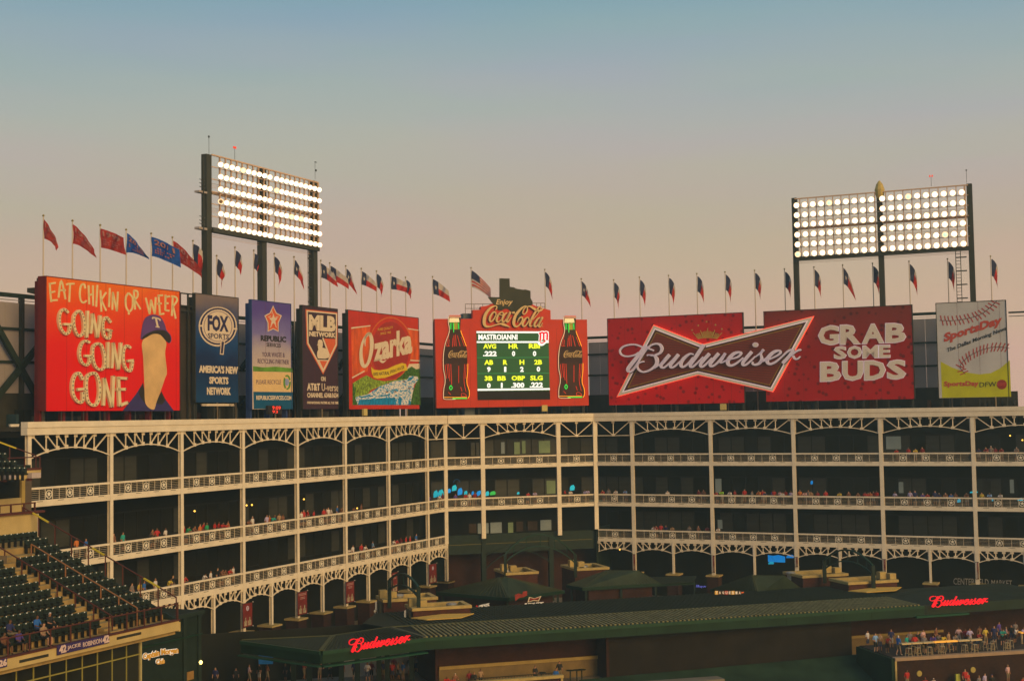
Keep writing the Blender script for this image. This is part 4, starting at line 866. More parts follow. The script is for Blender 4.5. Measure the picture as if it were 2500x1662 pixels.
A.poly('inner_tube', None, inset(BT, 7.2), mat('neon_white_tube', (.8, .7, .74), var=0, emit=.25, ecol=(.9, .75, .85)), h0=.051, h1=.08); A.poly('field', None, inset(BT, 9.6), mat('brown_red_field', (.085, .022, .014), var=.1), h0=.081, h1=.09)
A.poly('gold_line', None, inset(BT, 14.5), mat('gold_line', (.42, .28, .03), var=.2), h0=.091, h1=.096); I2 = inset(BT, 15.9); A.poly('field', None, I2, mat('hatched_field', (.12, .030, .018), var=.05), h0=.097, h1=.102)
HT = mat('hatch_red', (.34, .035, .022), var=.05); mb = MB(); y = 790.0
while y < 975:
    xs = []
    for i in range(6):
        a, b = I2[i], I2[(i+1) % 6]
        ya, yb = a[1]+.045*(a[0]-1750), b[1]+.045*(b[0]-1750)
        if (ya-y)*(yb-y) < 0: xs.append(a[0]+(b[0]-a[0])*(y-ya)/(yb-ya))
    xs.sort()
    for a, b in zip(xs[::2], xs[1::2]):
        if b-a > 2: A.poly('h', None, [(a, y-.045*(a-1750)-.55), (b, y-.045*(b-1750)-.55), (b, y-.045*(b-1750)+.55), (a, y-.045*(a-1750)+.55)], HT, h0=.103, h1=.11, mb=mb)
    y += 4.1
mb.build('hatching', t9, kind='stuff')
LILA = mat('white_neon_script', (.66, .56, .62), var=.08, scale=3, emit=.10, ecol=(.85, .7, .95)); BK = mat('script_shadow_box', (.05, .02, .02), var=0)
B3 = [([(640, 690), (520, 642), (400, 638), (270, 675), (203, 750), (235, 830), (340, 862), (480, 838), (560, 790)], 30),
 ([(700, 650), (570, 830), (430, 1000), (355, 1105), (370, 1155)], [64, 66, 66, 60, 44]), ([(360, 1130), (400, 1155), (480, 1090), (600, 890), (700, 740), (790, 655), (880, 622), (960, 635), (1005, 705), (980, 785), (900, 830), (820, 848), (745, 832), (722, 852)], [40, 38, 30, 30, 30, 30, 34, 44, 54, 46, 36, 26, 24, 20]),
 ([(740, 835), (850, 845), (905, 910), (905, 1000), (840, 1080), (740, 1140), (640, 1158), (560, 1115), (535, 1045), (570, 985), (665, 958)], [24, 36, 66, 62, 44, 36, 34, 34, 28, 26, 26]), ([(710, 695), (850, 750)], 28),
 ([(860, 1090), (1000, 985), (1060, 900)], 22),
 ([(1150, 832), (1040, 960), (985, 1030), (1005, 1075), (1065, 1065), (1170, 970), (1240, 890)], [60, 60, 52, 40, 34, 26, 20]), ([(1322, 825), (1215, 960), (1165, 1035), (1190, 1075), (1260, 1045), (1360, 950)], [60, 60, 52, 40, 34, 22]),
 ([(1610, 825), (1540, 815), (1440, 885), (1375, 975), (1372, 1045), (1425, 1060), (1520, 985), (1600, 880)], [26, 36, 56, 60, 52, 40, 34, 28]), ([(1805, 640), (1660, 860), (1560, 1000), (1550, 1055), (1605, 1055), (1720, 950), (1790, 870)], [64, 64, 58, 44, 36, 28, 20]),
 ([(1915, 810), (1800, 935), (1740, 1025), (1775, 1062), (1860, 1000), (1960, 890)], [60, 60, 52, 40, 34, 22]), ([(2090, 805), (1970, 945), (1925, 1020), (1960, 1052), (2050, 1000), (2170, 870), (2215, 800)], [60, 60, 52, 40, 36, 48, 44]), ([(2215, 800), (2170, 900), (2120, 985), (2200, 960), (2280, 900)], [30, 26, 22, 24, 20])]
B4 = [([(180, 930), (290, 895), (410, 860), (465, 805), (435, 782), (345, 810), (265, 895), (255, 965), (305, 995), (390, 960), (500, 870)], [18, 22, 30, 34, 34, 50, 56, 50, 38, 32, 22]),
 ([(635, 775), (545, 880), (490, 955), (510, 990), (575, 960), (690, 850)], [50, 50, 46, 36, 30, 20]), ([(690, 860), (780, 790), (825, 742)], [18, 26, 40]), ([(815, 745), (780, 810), (795, 890), (760, 955), (690, 982), (645, 965), (655, 935)], [36, 30, 46, 44, 34, 28, 22]), ([(760, 955), (880, 865)], 22),
 ([(810, 930), (940, 885), (1050, 830), (1095, 785), (1065, 758), (980, 785), (895, 870), (880, 935), (925, 970), (1010, 940), (1120, 850)], [18, 22, 30, 34, 34, 50, 56, 50, 38, 32, 24]),
 ([(1120, 850), (1200, 775), (1265, 745), (1290, 765), (1220, 860), (1125, 960)], [22, 30, 34, 44, 50, 50]), ([(1250, 850), (1330, 780), (1395, 745), (1415, 758)], [18, 26, 32, 24]), ([(1290, 840), (1325, 888), (1370, 885), (1405, 850)], [36, 30, 24, 18])]
for v_, B_ in ((v3, B3), (v4, B4)):
    for ln, wd in B_:
        A.stroke('script_backing', V(v_.x0+.6, v_.y0+.7, v_.k), [(ln, [q+10 for q in wd] if isinstance(wd, list) else wd+10)], 30, BK, h0=.12, h1=.18); A.stroke('script_stroke', v_, [(ln, wd)], 30, LILA, h0=.2, h1=.5)
A.ell('script_dot', v4, (692, 665), 46, 38, LILA, h0=.2, h1=.45); A.ell('script_dot', v4, (692, 668), 30, 24, GW, h0=.451, h1=.47)
# 9. baseball newspaper billboard
vs9 = V(2200, 620, 3.563)
t, A, h = billboard('billboard', 'pale grey baseball billboard with lime base reading SportsDay The Dallas Morning News', FR, 2296, 2466, 740.7, 971.5, 732.5, 968, mat('ball_grey_print', (.52, .51, .53), var=.12, scale=.3))
A.poly('lime_field', vs9, [(344, 935), (440, 985), (560, 1028), (680, 1046), (780, 1035), (860, 995), (945, 922), (957, 1240), (357, 1250)], mat('lime_print', (.52, .52, .01), var=.12, scale=.5), h1=.012)
STR = mat('stitch_red', (.42, .06, .05), var=.05); SDK = mat('stitch_dark', (.07, .05, .06), var=0)
def seam(pts, inner, nst, ln, ta=25):
    P = smoothpts(pts, 12); A.stroke('seam_line', vs9, [(pts, 5)], 5, SDK, h0=.013, h1=.02)
    ll = [0]
    for a, b in zip(P[:-1], P[1:]): ll.append(ll[-1]+math.hypot(b[0]-a[0], b[1]-a[1]))
    for k in range(nst):
        s = ll[-1]*(k+.5)/nst; i = max(j for j in range(len(ll)) if ll[j] <= s); i = min(i, len(P)-2); dx, dy = P[i+1][0]-P[i][0], P[i+1][1]-P[i][1]; l = math.hypot(dx, dy); dx /= l; dy /= l
        nx, ny = dy, -dx; x, y = P[i]
        A.stroke('stitch', vs9, [([(x-dx*4, y-dy*4), (x-dx*14*inner+nx*ln, y-dy*14*inner+ny*ln)], 10), ([(x+dx*4, y+dy*4), (x+dx*14*inner-nx*ln, y+dy*14*inner-ny*ln)], 10)], 10, STR, h0=.013, h1=.02)
seam([(336, 577), (440, 580), (560, 565), (680, 530), (770, 470), (835, 405)], 1, 15, 42); seam([(560, 1045), (520, 1000), (520, 960), (590, 890), (700, 835), (820, 808), (942, 818)], -1, 17, 38)
A.text('lettering', vs9, 'SportsDay', (372, 788), (878, 628), 98, mat('coral_red_ink', (.50, .07, .05), var=0), h0=.021, h1=.04, bold=.05, shear=.05); A.text('lettering', vs9, 'The Dallas Morning News', (398, 866), (915, 672), 46, INK, h0=.021, h1=.04, bold=.02)
A.text('lettering', vs9, 'SportsDay', (372, 1163), (675, 1158), 56, mat('coral_red_ink', (.5, .07, .05)), h0=.021, h1=.04, bold=.04); A.text('lettering', vs9, 'DFW', (683, 1158), (828, 1152), 42, INK, h0=.021, h1=.04)
A.ell('red_dot', vs9, (876, 1134), 44, 42, mat('dark_red_dot', (.30, .03, .02)), h0=.021, h1=.03); A.text('lettering', vs9, 'com', (835, 1146), (918, 1143), 26, mat('coral_red_ink', (.5, .07, .05)), h0=.031, h1=.04, bold=.02)
# railing platforms beside the cola board
m = MB(); q = mat('thin_rail_steel', (.16, .13, .11), var=0)
for x0, x1, yt, yb in ((1136, 1200, 742, 764), (1300, 1330, 740, 757)):
    for yy in (yt, (yt+yb)/2): 
        a = FC.uz(x0, yy, -3); b = FC.uz(x1, yy, -3); m.beam(FC.pt(a[0], -3, a[1]), FC.pt(b[0], -3, b[1]), .07, q)
    for k in range(4):
        x = x0+(x1-x0)*k/3; a = FC.uz(x, yt, -3); b = FC.uz(x, yb+4, -3); m.beam(FC.pt(a[0], -3, a[1]), FC.pt(b[0], -3, b[1]), .07, q)
tagp(m.build('platform_railing'), 'thin steel guard rail on the platform behind the cola scoreboard', 'railing')
m = MB(); a = FC.uz(1131, 765, -3); b = FC.uz(1156, 778, -3); m.fbox(FC, a[0], b[0], -4.5, -3, zr(-.3), a[1], mat('blue_grey_cabinet', (.14, .16, .17))); tagp(m.build('equipment_cabinet'), 'blue grey cabinet behind the left shoulder of the cola scoreboard', 'cabinet')
# ---------------------------------------------------------------- floodlight towers
LAMP = mat('lamp_lens', (1, .95, .85), var=0, emit=7.0, ecol=(1, .90, .74)); LAMPG = mat('greenish_lamp_lens', (.5, .9, .5), var=0, emit=1.3, ecol=(.45, 1, .50)); LOFF = mat('unlit_lamp_lens', (.25, .17, .08), rough=.3)
HOUS = mat('lamp_housing', (.20, .15, .10), rough=.5, metal=.3); TPOST = mat('olive_tower_post', (.045, .044, .030), rough=.6, var=.15, scale=.6); TRUS = mat('lamp_lit_tan_frame', (.62, .42, .29), rough=.6, var=.1)  # the tan frame colour carries the warm lamp light falling on it
GLOWR = mat('lens_glow_ring', (.9, .7, .5), var=0, emit=.95, ecol=(1, .70, .40), rough=.3)  # emissive ring stands in for the soft glow round each lens
def house(r):
    hb = MB(); hb.tube([(0, .42, .05), (0, .1, 0), (0, .0, 0)], [r*.5, r*1.1, r*1.42], HOUS, 12); n = 14
    hb.add([(math.cos(2*math.pi*k/n)*q, y_, math.sin(2*math.pi*k/n)*q) for q, y_ in ((r*.9, -.015), (r*1.45, -.035)) for k in range(n)], [(k, (k+1) % n, n+(k+1) % n, n+k) for k in range(n)], GLOWR); return hb.mesh('lamp_housing')
HOUSE = {.205: house(.205), .265: house(.265)}
def lens_mesh(m_, r):
    b = MB(); n = 12; b.add([(math.cos(2*math.pi*k/n)*r, -.03, math.sin(2*math.pi*k/n)*r) for k in range(n)] + [(0, -.10, 0)], [(n, (k+1) % n, k) if False else (k, (k+1) % n, n) for k in range(n)], m_); return b.mesh('lens')
LENS = {(k, r_): lens_mesh(m_, r_) for k, m_ in (('w', LAMP), ('g', LAMPG), ('o', LOFF)) for r_ in (.205, .265)}
def tower(label, F, w, posts, ybeam_l, ybeam_r, xl, xr, rowsL, rowsR, colx, green, off, ladder_x, ytop_l, ytop_r, pw):
    xm = (posts[0][0]+posts[-1][0])/2
    t = thing('floodlight_tower', label, 'floodlight tower', F.pt(F.u(xm, w), w, zr(-.3)))
    for i, (x, y) in enumerate(posts):
        u, z = F.uz(x, y, w); b = MB(); b.fbox(F, u-pw/2, u+pw/2, w-1.15, w-.45, zr(-.3), z, TPOST); b.build('tower_post', t)
    ul, zl = F.uz(xl, ytop_l, w); ur, zr_ = F.uz(xr, ytop_r, w); zt = (zl+zr_)/2
    zb = (F.z(xl, ybeam_l, w)+F.z(xr, ybeam_r, w))/2
    b = MB(); b.fbox(F, ul, ur, w-.5, w-.3, zt-.14, zt, TRUS); b.build('top_rail', t)
    b = MB(); b.fbox(F, ul, ur, w-.7, w-.2, zb-.25, zb+.25, TPOST); b.fbox(F, ul, ur, w-1.0, w-.6, (zt+zb)/2-.12, (zt+zb)/2+.10, TRUS); split(b, 'walkway_beam', t)
    us = []
    for (xa, ya, xb, yb, n) in colx:
        ua, ub = F.u(xa, w, ya), F.u(xb, w, yb); us += [ua+(ub-ua)*k/(n-1) for k in range(n)]
    zrow = []
    n = 6
    zA = F.z(colx[0][0], rowsL[0], w); zB = F.z(colx[0][0], rowsL[1], w); zC = F.z(colx[-1][2], rowsR[0], w); zD = F.z(colx[-1][2], rowsR[1], w)
    z0 = (zA+zC)/2; z1 = (zB+zD)/2
    b = MB()
    for k, u in enumerate(us):
        b.fbox(F, u+(.30 if k < len(us)-1 else .2), u+.40, w-.5, w-.32, zb, zt, TRUS)
    b.build('upright_bars', t, kind='stuff')
    aim = Vector((.0, -1, 0)); 
    for r_ in range(n):
        z = z0+(z1-z0)*r_/(n-1)
        b = MB(); b.fbox(F, ul, ur, w-.45, w-.36, z-.36, z-.28, TRUS); b.build('lamp_rail', t)
        if r_ in (1, 3, 5):
            b = MB()
            for q in (-.75, -.95, -1.15): b.beam(F.pt(ul, w-.9, z+q+.1), F.pt(ur, w-.9, z+q+.1), .035, TRUS)
            b.build('catwalk_rails', t, kind='stuff')
        for c, u in enumerate(us):
            if (r_, c) in off: k = 'o'
            elif (r_, c) in green: k = 'g'
            else: k = 'w'
            p = F.pt(u, w, z); ang = math.atan2(p.x, p.y)*-1 + random.uniform(-.12, .12)
            h_ = put('floodlight', HOUSE[.205 if F is FL else .265], t, p, ang); l_ = bpy.data.objects.new('lens', LENS[(k, .205 if F is FL else .265)]); COL.objects.link(l_); l_.parent = h_
    if ladder_x:
        u0 = F.u(ladder_x[0], w-.8); u1 = F.u(ladder_x[1], w-.8); b = MB()
        for u in (u0, u1): b.beam(F.pt(u, w-.8, zr(0)), F.pt(u, w-.8, zb-.2), .07, TPOST)
        z = zr(0); k = 0
        while z < zb-.3: b.beam(F.pt(u0, w-.8, z), F.pt(u1+(.7 if k % 4 == 0 else 0), w-.8, z), .05 if k % 4 else .14, TPOST); z += .42; k += 1
        b.build('ladder', t)
    return t, us, zt, zb
tl, us, zt, zb = tower('left floodlight tower, six rows of lit lamps seen at an angle above narrow billboards', FL, -4.5, [(519, 376), (653, 411), (777, 441)], 562, 606, 524, 783, (404, 551.6), (462, 598.7),
      [(539, 404, 659, 433, 10), (675.5, 437, 779.6, 462, 10)], {(0, 4), (1, 10), (3, 13), (3, 15), (4, 10)}, {(3, 0)}, (755, 767), 379, 441, .82)
q = MB()
for (xa, ya, xb, yb) in ((497, 383, 500, 560),): 
    a = FL.uz(xa, ya, -4.5); b = FL.uz(xb, yb, -4.5); q.beam(FL.pt(a[0], -4.5, a[1]), FL.pt(a[0], -4.5, b[1]), .09, TPOST)
for y in (437, 446, 455, 527, 537, 545):
    a = FL.uz(487, y, -4.5); b = FL.uz(508, y, -4.5); q.beam(FL.pt(a[0], -4.5, a[1]), FL.pt(b[0], -4.9, a[1]), .06, TPOST)
q.build('antenna', tl)
for y in (464, 553):
    a = FL.uz(488, y, -4.5); b = FL.uz(508, y+9, -4.5); q = MB(); q.fbox(FL, a[0], b[0], -5.2, -4.6, b[1], a[1], mat('pale_box', (.40, .34, .32))); q.build('service_box', tl)
RAN = mat('red_beacon', (.7, .05, .03), var=0, emit=.6, ecol=(1, .08, .03))
def mast(t, F, w, x, y0, y1, top):
    a = F.uz(x, y0, w); b = F.uz(x, y1, w); q = MB(); q.beam(F.pt(a[0], w, a[1]), F.pt(a[0], w, b[1]), .035, TPOST)
    if top == 'x': q.fbox(F, a[0]-.13, a[0]+.13, w-.05, w+.05, a[1]-.03, a[1]+.03, TPOST); q.fbox(F, a[0]-.03, a[0]+.03, w-.05, w+.05, a[1]-.13, a[1]+.13, TPOST)
    if top == 'r':
        for s in (-.14, .14): q.tube([F.pt(a[0]+s, w, a[1]), F.pt(a[0]+s, w, a[1]+.22)], [.10, .08], RAN, 8)
    if top == 'a':
        q.fbox(F, a[0]-.05, a[0]+.3, w-.05, w+.05, a[1]-.08, a[1], TPOST); q.fbox(F, a[0]+.05, a[0]+.3, w-.05, w+.05, a[1]-1.1, a[1]-.9, TPOST)
    q.build('mast', t)
mast(tl, FL, -4.9, 510, 334, 377, 'x'); mast(tl, FL, -4.9, 573, 363, 390, 'r'); mast(tl, FL, -4.9, 769, 395, 438, 'a')
tr_, us, zt, zb = tower('right floodlight tower with six rows of lit lamps above the GRAB SOME BUDS board', FR, -4.5, [(1936, 482), (2144, 464), (2364.5, 447)], 631, 606, 1938, 2362, (501.5, 621.5), (470, 595),
      [(1944.6, 501, 2127, 488, 10), (2154, 485, 2348, 470, 10)], {(0, 4), (0, 13), (4, 17), (5, 0)}, set(), (2348, 2360), 484, 449, .62)
q = MB(); c = FR.pt(FR.u(2166, -5.2), -5.2, FR.z(2166, 462, -5.2)); YB = mat('straw_yellow_dish', (.50, .38, .12))
q.tube([c+Vector((0, 0, -1.1)), c+Vector((0, 0, -.6)), c, c+Vector((0, 0, .7)), c+Vector((0, 0, 1.15))], [.35, .55, .62, .4, .08], YB, 10)
q.build('dish_antenna', tr_); mast(tr_, FR, -5, 2149, 455, 474, '')
mast(tr_, FR, -4.9, 2273, 432, 455, 'r'); mast(tr_, FR, -4.9, 2359, 416, 447, 'x')

# ---------------------------------------------------------------- flags
POLE = mat('flag_pole', (.55, .45, .34), rough=.4, var=.06); FIN = mat('gold_finial', (.40, .32, .10), rough=.4, metal=.3, var=0)
FRED = mat('flag_red', (.46, .026, .020), rough=.8, var=.25, scale=3); FBLU = mat('flag_navy', (.035, .038, .085), rough=.8, var=.2, scale=3); FWHT = mat('flag_white', (.50, .44, .42), rough=.8, var=.1, scale=3)
FROY = mat('pennant_blue', (.015, .075, .36), rough=.8, var=.25, scale=3); FCRI = mat('pennant_red', (.34, .030, .025), rough=.8, var=.3, scale=3)
def flag(F, w, x, ytop, ybase, kind, fly, hoist, dx, droop, label, group, side=1, text=None, seed=0, fold=.35):
    rr = random.Random(seed); fly *= rr.uniform(.9, 1.12); droop *= rr.uniform(.88, 1.08); amp = rr.uniform(.12, .34); frq = rr.uniform(5, 9); u, zt = F.uz(x, ytop, w); z0 = zr(-.3)
    t = thing('flagpole', label, 'flag', F.pt(u, w, z0), group)
    b = MB(); p = F.pt(u, w, 0); b.tube([(p.x, p.y, z0), (p.x, p.y, zt-.18)], [.10, .055], POLE, 8); b.build('pole', t, smooth=True)
    b = MB(); b.tube([(p.x, p.y, zt-.2), (p.x, p.y, zt-.1), (p.x, p.y, zt)], [.05, .13, .04], FIN, 8); b.build('finial', t)
    NS, NT = 18, 10; ph = rr.uniform(0, 6); X = Vector((1, 0, 0)); Yv = Vector((0, 1, 0))
    top = zt-.45
    def P(s, q):                         # s along the fly, q down the hoist (0..1)
        # the top edge sags away from the pole; the lower edge follows, gathered towards it
        lead = dx*fly*s; drop = droop*fly*(s**1.25)
        gather = 1 - fold*s
        fo = amp*math.sin(s*frq+ph+q*2.2)*s**.5 + .08*math.sin(s*17+q*5+ph)
        xx = lead + q*hoist*.08*s + max(0, .5-dx)*1.5*(1-q*.8)*math.sin(math.pi*min(1, s**.85)*.9); zz = top - drop - q*hoist*gather
        return Vector((p.x, p.y, 0)) + X*(.07+xx+fo*.18) + Yv*(-.05+fo*.8) + Vector((0, 0, zz))
    vs = [P(i/NS, j/NT) for j in range(NT+1) for i in range(NS+1)]
    b = MB(); 
    for j in range(NT):
        for i in range(NS):
            s, q = (i+.5)/NS, (j+.5)/NT
            if kind == 'texas': m_ = FBLU if s < (.34 if dx > .5 else .36) else (FWHT if q < (.5 if dx > .5 else .3) else FRED)
            elif kind == 'us': m_ = FBLU if (s < .42 and q < .54) else (FRED if int(q*10) % 2 == 0 else FWHT)
            else: m_ = kind
            k = j*(NS+1)+i; b.add([vs[k], vs[k+1], vs[k+NS+2], vs[k+NS+1]], [(0, 1, 2, 3)], m_)
    me_parent = b.build('flag', t, smooth=True)
    if kind == 'texas' and dx > .3:
        q_ = MB(); c = (.17, .5); pts = [(c[0]+(.11 if i % 2 == 0 else .045)*math.sin(math.pi*i/5)*hoist/fly*1.1, c[1]-(.2 if i % 2 == 0 else .08)*math.cos(math.pi*i/5)) for i in range(10)]
        ctr = P(*c)+Vector((0, -.06, 0)); vv = [P(a, e)+Vector((0, -.06, 0)) for a, e in pts]
        q_.add([ctr]+vv, [(0, i+1, (i+1) % 10+1) for i in range(10)], FWHT); q_.build('flag_star', me_parent)
    if text:
        vs_, fs = glyphs(text, .02, 0); x0 = min(a[0] for a in vs_); x1 = max(a[0] for a in vs_); y1 = max(a[1] for a in vs_)
        q_ = MB(); q_.add([P(.10+.75*(a-x0)/(x1-x0), .36-.26*c/y1) + Vector((0, -.10 if zf else -.07, 0)) for a, c, zf in vs_], fs, mat('pennant_lettering', (.38, .16, .15), var=.2)); q_.build('flag_lettering', me_parent)
        q_ = MB()
        for r_ in (.5, .62, .74):
            for i in range(9):
                s = .12+.08*i
                if rr.random() < .75: a = P(s, r_)+Vector((0, -.09, 0)); e = P(s+.05, r_)+Vector((0, -.09, 0)); g_ = P(s+.05, r_+.07)+Vector((0, -.09, 0)); h_ = P(s, r_+.07)+Vector((0, -.09, 0)); q_.add([a, h_, g_, e], [(0, 1, 2, 3)], mat('pennant_small_print', (.40, .12, .12), var=.2))
        q_.build('flag_small_print', me_parent, kind='stuff')
    return t
GP = 'title pennants above the orange billboard'; GT = 'flags along the roof of the building'
flag(FL, -6, 106, 523.5, 676, FCRI, 3.0, 1.75, .42, .85, 'red pennant drooping to a point, leftmost of all the flags', GP, text='1996', seed=1, fold=.75)
flag(FL, -6, 177, 536, 680, FCRI, 2.9, 1.8, .62, .70, 'red pennant on the second pole from the left edge', GP, text='1998', seed=2, fold=.6)
flag(FL, -6, 244.6, 547, 688, FCRI, 2.7, 1.8, .85, .35, 'dull red pennant spread nearly flat, third pole from the left', GP, text='1999', seed=3, fold=.1)
flag(FL, -6, 308, 558, 694, FROY, 3.4, 1.9, .60, .75, 'blue pennant drooping to a thin point, fourth pole from the left', GP, text='2010', seed=4, fold=.8)
flag(FL, -6, 369, 567.5, 700, FROY, 3.0, 1.9, .85, .40, 'blue pennant spread wide and marked 2011, fifth pole from the left', GP, text='2011', seed=5, fold=.05)
flag(FL, -6, 421, 577, 706, FCRI, 3.4, 2.0, .72, .68, 'red pennant overlapping the drooping flag beside it, sixth pole from the left', GP, text='2012', seed=6, fold=.45)
flag(FL, -6, 471, 585.5, 712, 'texas', 3.4, 2.0, .22, .42, 'wide hanging state flag left of the left floodlight tower', GT, seed=7, fold=-.15)
TX = [(529, 622, FL, .12, .8, 'state flag mostly hidden behind the left post of the left floodlight tower'), (573.6, 601.5, FL, .14, .85, 'narrow hanging state flag just right of the left tower post, above the blue sports board'),
      (619.5, 609, FL, .14, .8, 'narrow hanging state flag left of the middle tower post'), (669.5, 617, FL, .13, .85, 'narrow hanging state flag right of the middle tower post'),
      (717.6, 625, FL, .34, .92, 'thin drooping state flag above the plum billboard'), (783, 634, FL, .66, .55, 'state flag whose pole is hidden behind the right post of the left tower'),
      (805, 640, FL, .72, .60, 'state flag streaming right above the left edge of the water billboard'), (844, 647, FL, .36, .85, 'thin drooping state flag above the left half of the water billboard'),
      (882, 653.5, FL, .66, .58, 'state flag streaming right above the middle of the water billboard'), (919, 660, FL, .16, .9, 'thin hanging state flag tucked against the streaming one above the water board'),
      (954, 666, FL, .72, .35, 'wide state flag with its star showing above the right half of the water billboard'), (990, 675, FL, .18, .9, 'narrow red and white flag above the right edge of the water billboard'),
      (1056, 673.5, FC, .75, .62, 'state flag streaming right at the left edge of the cola scoreboard'), (1330, 656, FC, .26, .95, 'hanging state flag above the right shoulder of the cola scoreboard'),
      (1419, 679, FC, .32, .9, 'thin drooping state flag at the right edge of the cola scoreboard')]
rx = [(1498, 681.5, 'first state flag right of the cola scoreboard'), (1561, 675, 'pale hanging state flag above the left bow tie point'), (1632, 670.5, 'state flag above the left side of the golden crown'), (1701, 666, 'state flag above the right side of the golden crown'),
      (1770, 662, 'state flag above the right half of the left beer board'), (1842, 658, 'state flag above the gap between the two beer boards'), (1915, 655, 'state flag just left of the right floodlight tower'),
      (1987, 650, 'state flag right of the left post of the right tower'), (2057, 645, 'slanting state flag left of the middle post of the right tower'), (2130, 641, 'state flag close against the middle post of the right tower'),
      (2219, 636, 'state flag under the right half of the right tower'), (2313, 630, 'state flag left of the ladder of the right tower'), (2418, 623.5, 'state flag right of the right tower, rightmost of all the flags')]
for i, (x, y, F, dx, dr, lb) in enumerate(TX): flag(F, -6, x, y, 0, 'texas', 2.7 if F is FL else 3.0, 1.7 if F is FL else 2.0, dx, dr, lb, GT, seed=20+i, fold=.55 if dx < .5 else .25)
flag(FC, -6, 1150, 652, 0, 'us', 3.6, 2.3, .68, .72, 'national flag with stripes above the left shoulder of the cola scoreboard', GT, seed=50, fold=.35)
for i, (x, y, lb) in enumerate(rx): flag(FR, -6, x, y, 0, 'texas', 3.2, 2.1, .38 if i == 8 else random.uniform(.08, .20), .95, lb, GT, seed=60+i, fold=.6)
# ---------------------------------------------------------------- long canopy building and kiosks on the concourse
def P3(x, y, z): return on_z(x, y, z)
ZE, ZRG, ZF, WR = -19.25, -19.18, -20.3, -5.9
def V2(p, z): return Vector((p.x, p.y, zr(z)))
bd = thing('canopy_building', 'long low concession building with green metal roof and thick green fascia', 'building', FP.pt(12, -8, ZC))
E0, E1 = P3(785, 1588, ZE), P3(1031, 1551, ZE); EL = P3(590, 1562, ZE); HA = P3(813, 1552, ZRG); H1 = P3(952, 1531, ZRG); HB = P3(800, 1536, -19.3)
uE1 = (E1-FP.o).dot(FP.d); E1 = FP.pt(uE1, 0, zr(ZE)); uR = FP.u(2240, 0); RE = FP.pt(uR, 0, zr(ZE)); RR = FP.pt(uR-2, WR, zr(ZRG)); H1p = H1
REND = FP.pt(uR+16, -1.0, zr(ZE-.1)); 
m = MB()
def plate(mb, pts, th, m_):
    n = len(pts); c = [Vector(p) for p in pts]; d = [p-Vector((0, 0, th)) for p in c]
    mb.add(c+d, [tuple(range(n)), tuple(range(2*n-1, n-1, -1))] + [(i, n+i, n+(i+1) % n, (i+1) % n) for i in range(n)], m_)
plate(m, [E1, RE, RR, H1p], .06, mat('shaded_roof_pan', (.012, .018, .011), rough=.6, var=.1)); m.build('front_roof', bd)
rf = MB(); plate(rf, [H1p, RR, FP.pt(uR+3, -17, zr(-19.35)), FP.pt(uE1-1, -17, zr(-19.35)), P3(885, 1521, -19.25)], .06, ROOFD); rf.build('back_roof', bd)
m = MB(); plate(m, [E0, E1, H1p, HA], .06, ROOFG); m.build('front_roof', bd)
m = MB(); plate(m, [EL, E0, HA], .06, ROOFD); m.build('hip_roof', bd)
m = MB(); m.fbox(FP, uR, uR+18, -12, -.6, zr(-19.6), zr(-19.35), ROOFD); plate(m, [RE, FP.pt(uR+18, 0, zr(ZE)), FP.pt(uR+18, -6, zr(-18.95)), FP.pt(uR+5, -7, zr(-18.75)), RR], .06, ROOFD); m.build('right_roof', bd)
# ribs
RIB = {}
def rib(a, b, m_=RIBM, t=.2, h=.10):
    q = MB(); q.beam(Vector(a)+Vector((0, 0, .05)), Vector(b)+Vector((0, 0, .05)), t, m_, h); return q
n = 0; u = uE1+.15
while u < uR-.1:
    a = FP.pt(u, .02, zr(ZE)); rib(a, FP.pt(u-.0, WR+.02, zr(ZRG))).build('roof_rib', bd); u += .43; n += 1
N2 = 26
for i in range(N2):
    s = (i+.5)/N2; a = E0.lerp(E1, s); b = HA.lerp(H1p, s); rib(a, b, mat('green_roof_rib', (.045, .055, .030), var=.1), .10).build('roof_rib', bd)
q = MB(); u = uE1
while u < uR: q.beam(FP.pt(u, WR-.1, zr(ZRG+.04)), FP.pt(u, -16.9, zr(-19.31)), .12, mat('green_roof_rib', (.045, .055, .030), var=.1), .07); u += .42
for i in range(24):
    s = (i+.5)/24; q.beam(EL.lerp(E0, s), EL.lerp(HA, s) if s < .99 else HA, .08, mat('green_roof_rib', (.045, .055, .030), var=.1), .05)
q.build('rear_roof_ribs', bd, kind='stuff')
RC = mat('ridge_cap', (.085, .09, .035), rough=.5)
q = MB(); q.beam(H1p+Vector((0, 0, .06)), RR+Vector((0, 0, .06)), .25, RC, .08); q.beam(HA+Vector((0, 0, .06)), H1p+Vector((0, 0, .06)), .25, RC, .08); q.beam(E0+Vector((0, 0, .05)), HA+Vector((0, 0, .06)), .45, RC, .08); q.beam(E1+Vector((0, 0, .03)), H1p+Vector((0, 0, .05)), .5, mat('valley_strip', (.10, .10, .065)), .06)
q.beam(EL+Vector((0, 0, .05)), HA+Vector((0, 0, .06)), .16, RC, .06); q.build('ridge_cap', bd, kind='stuff')
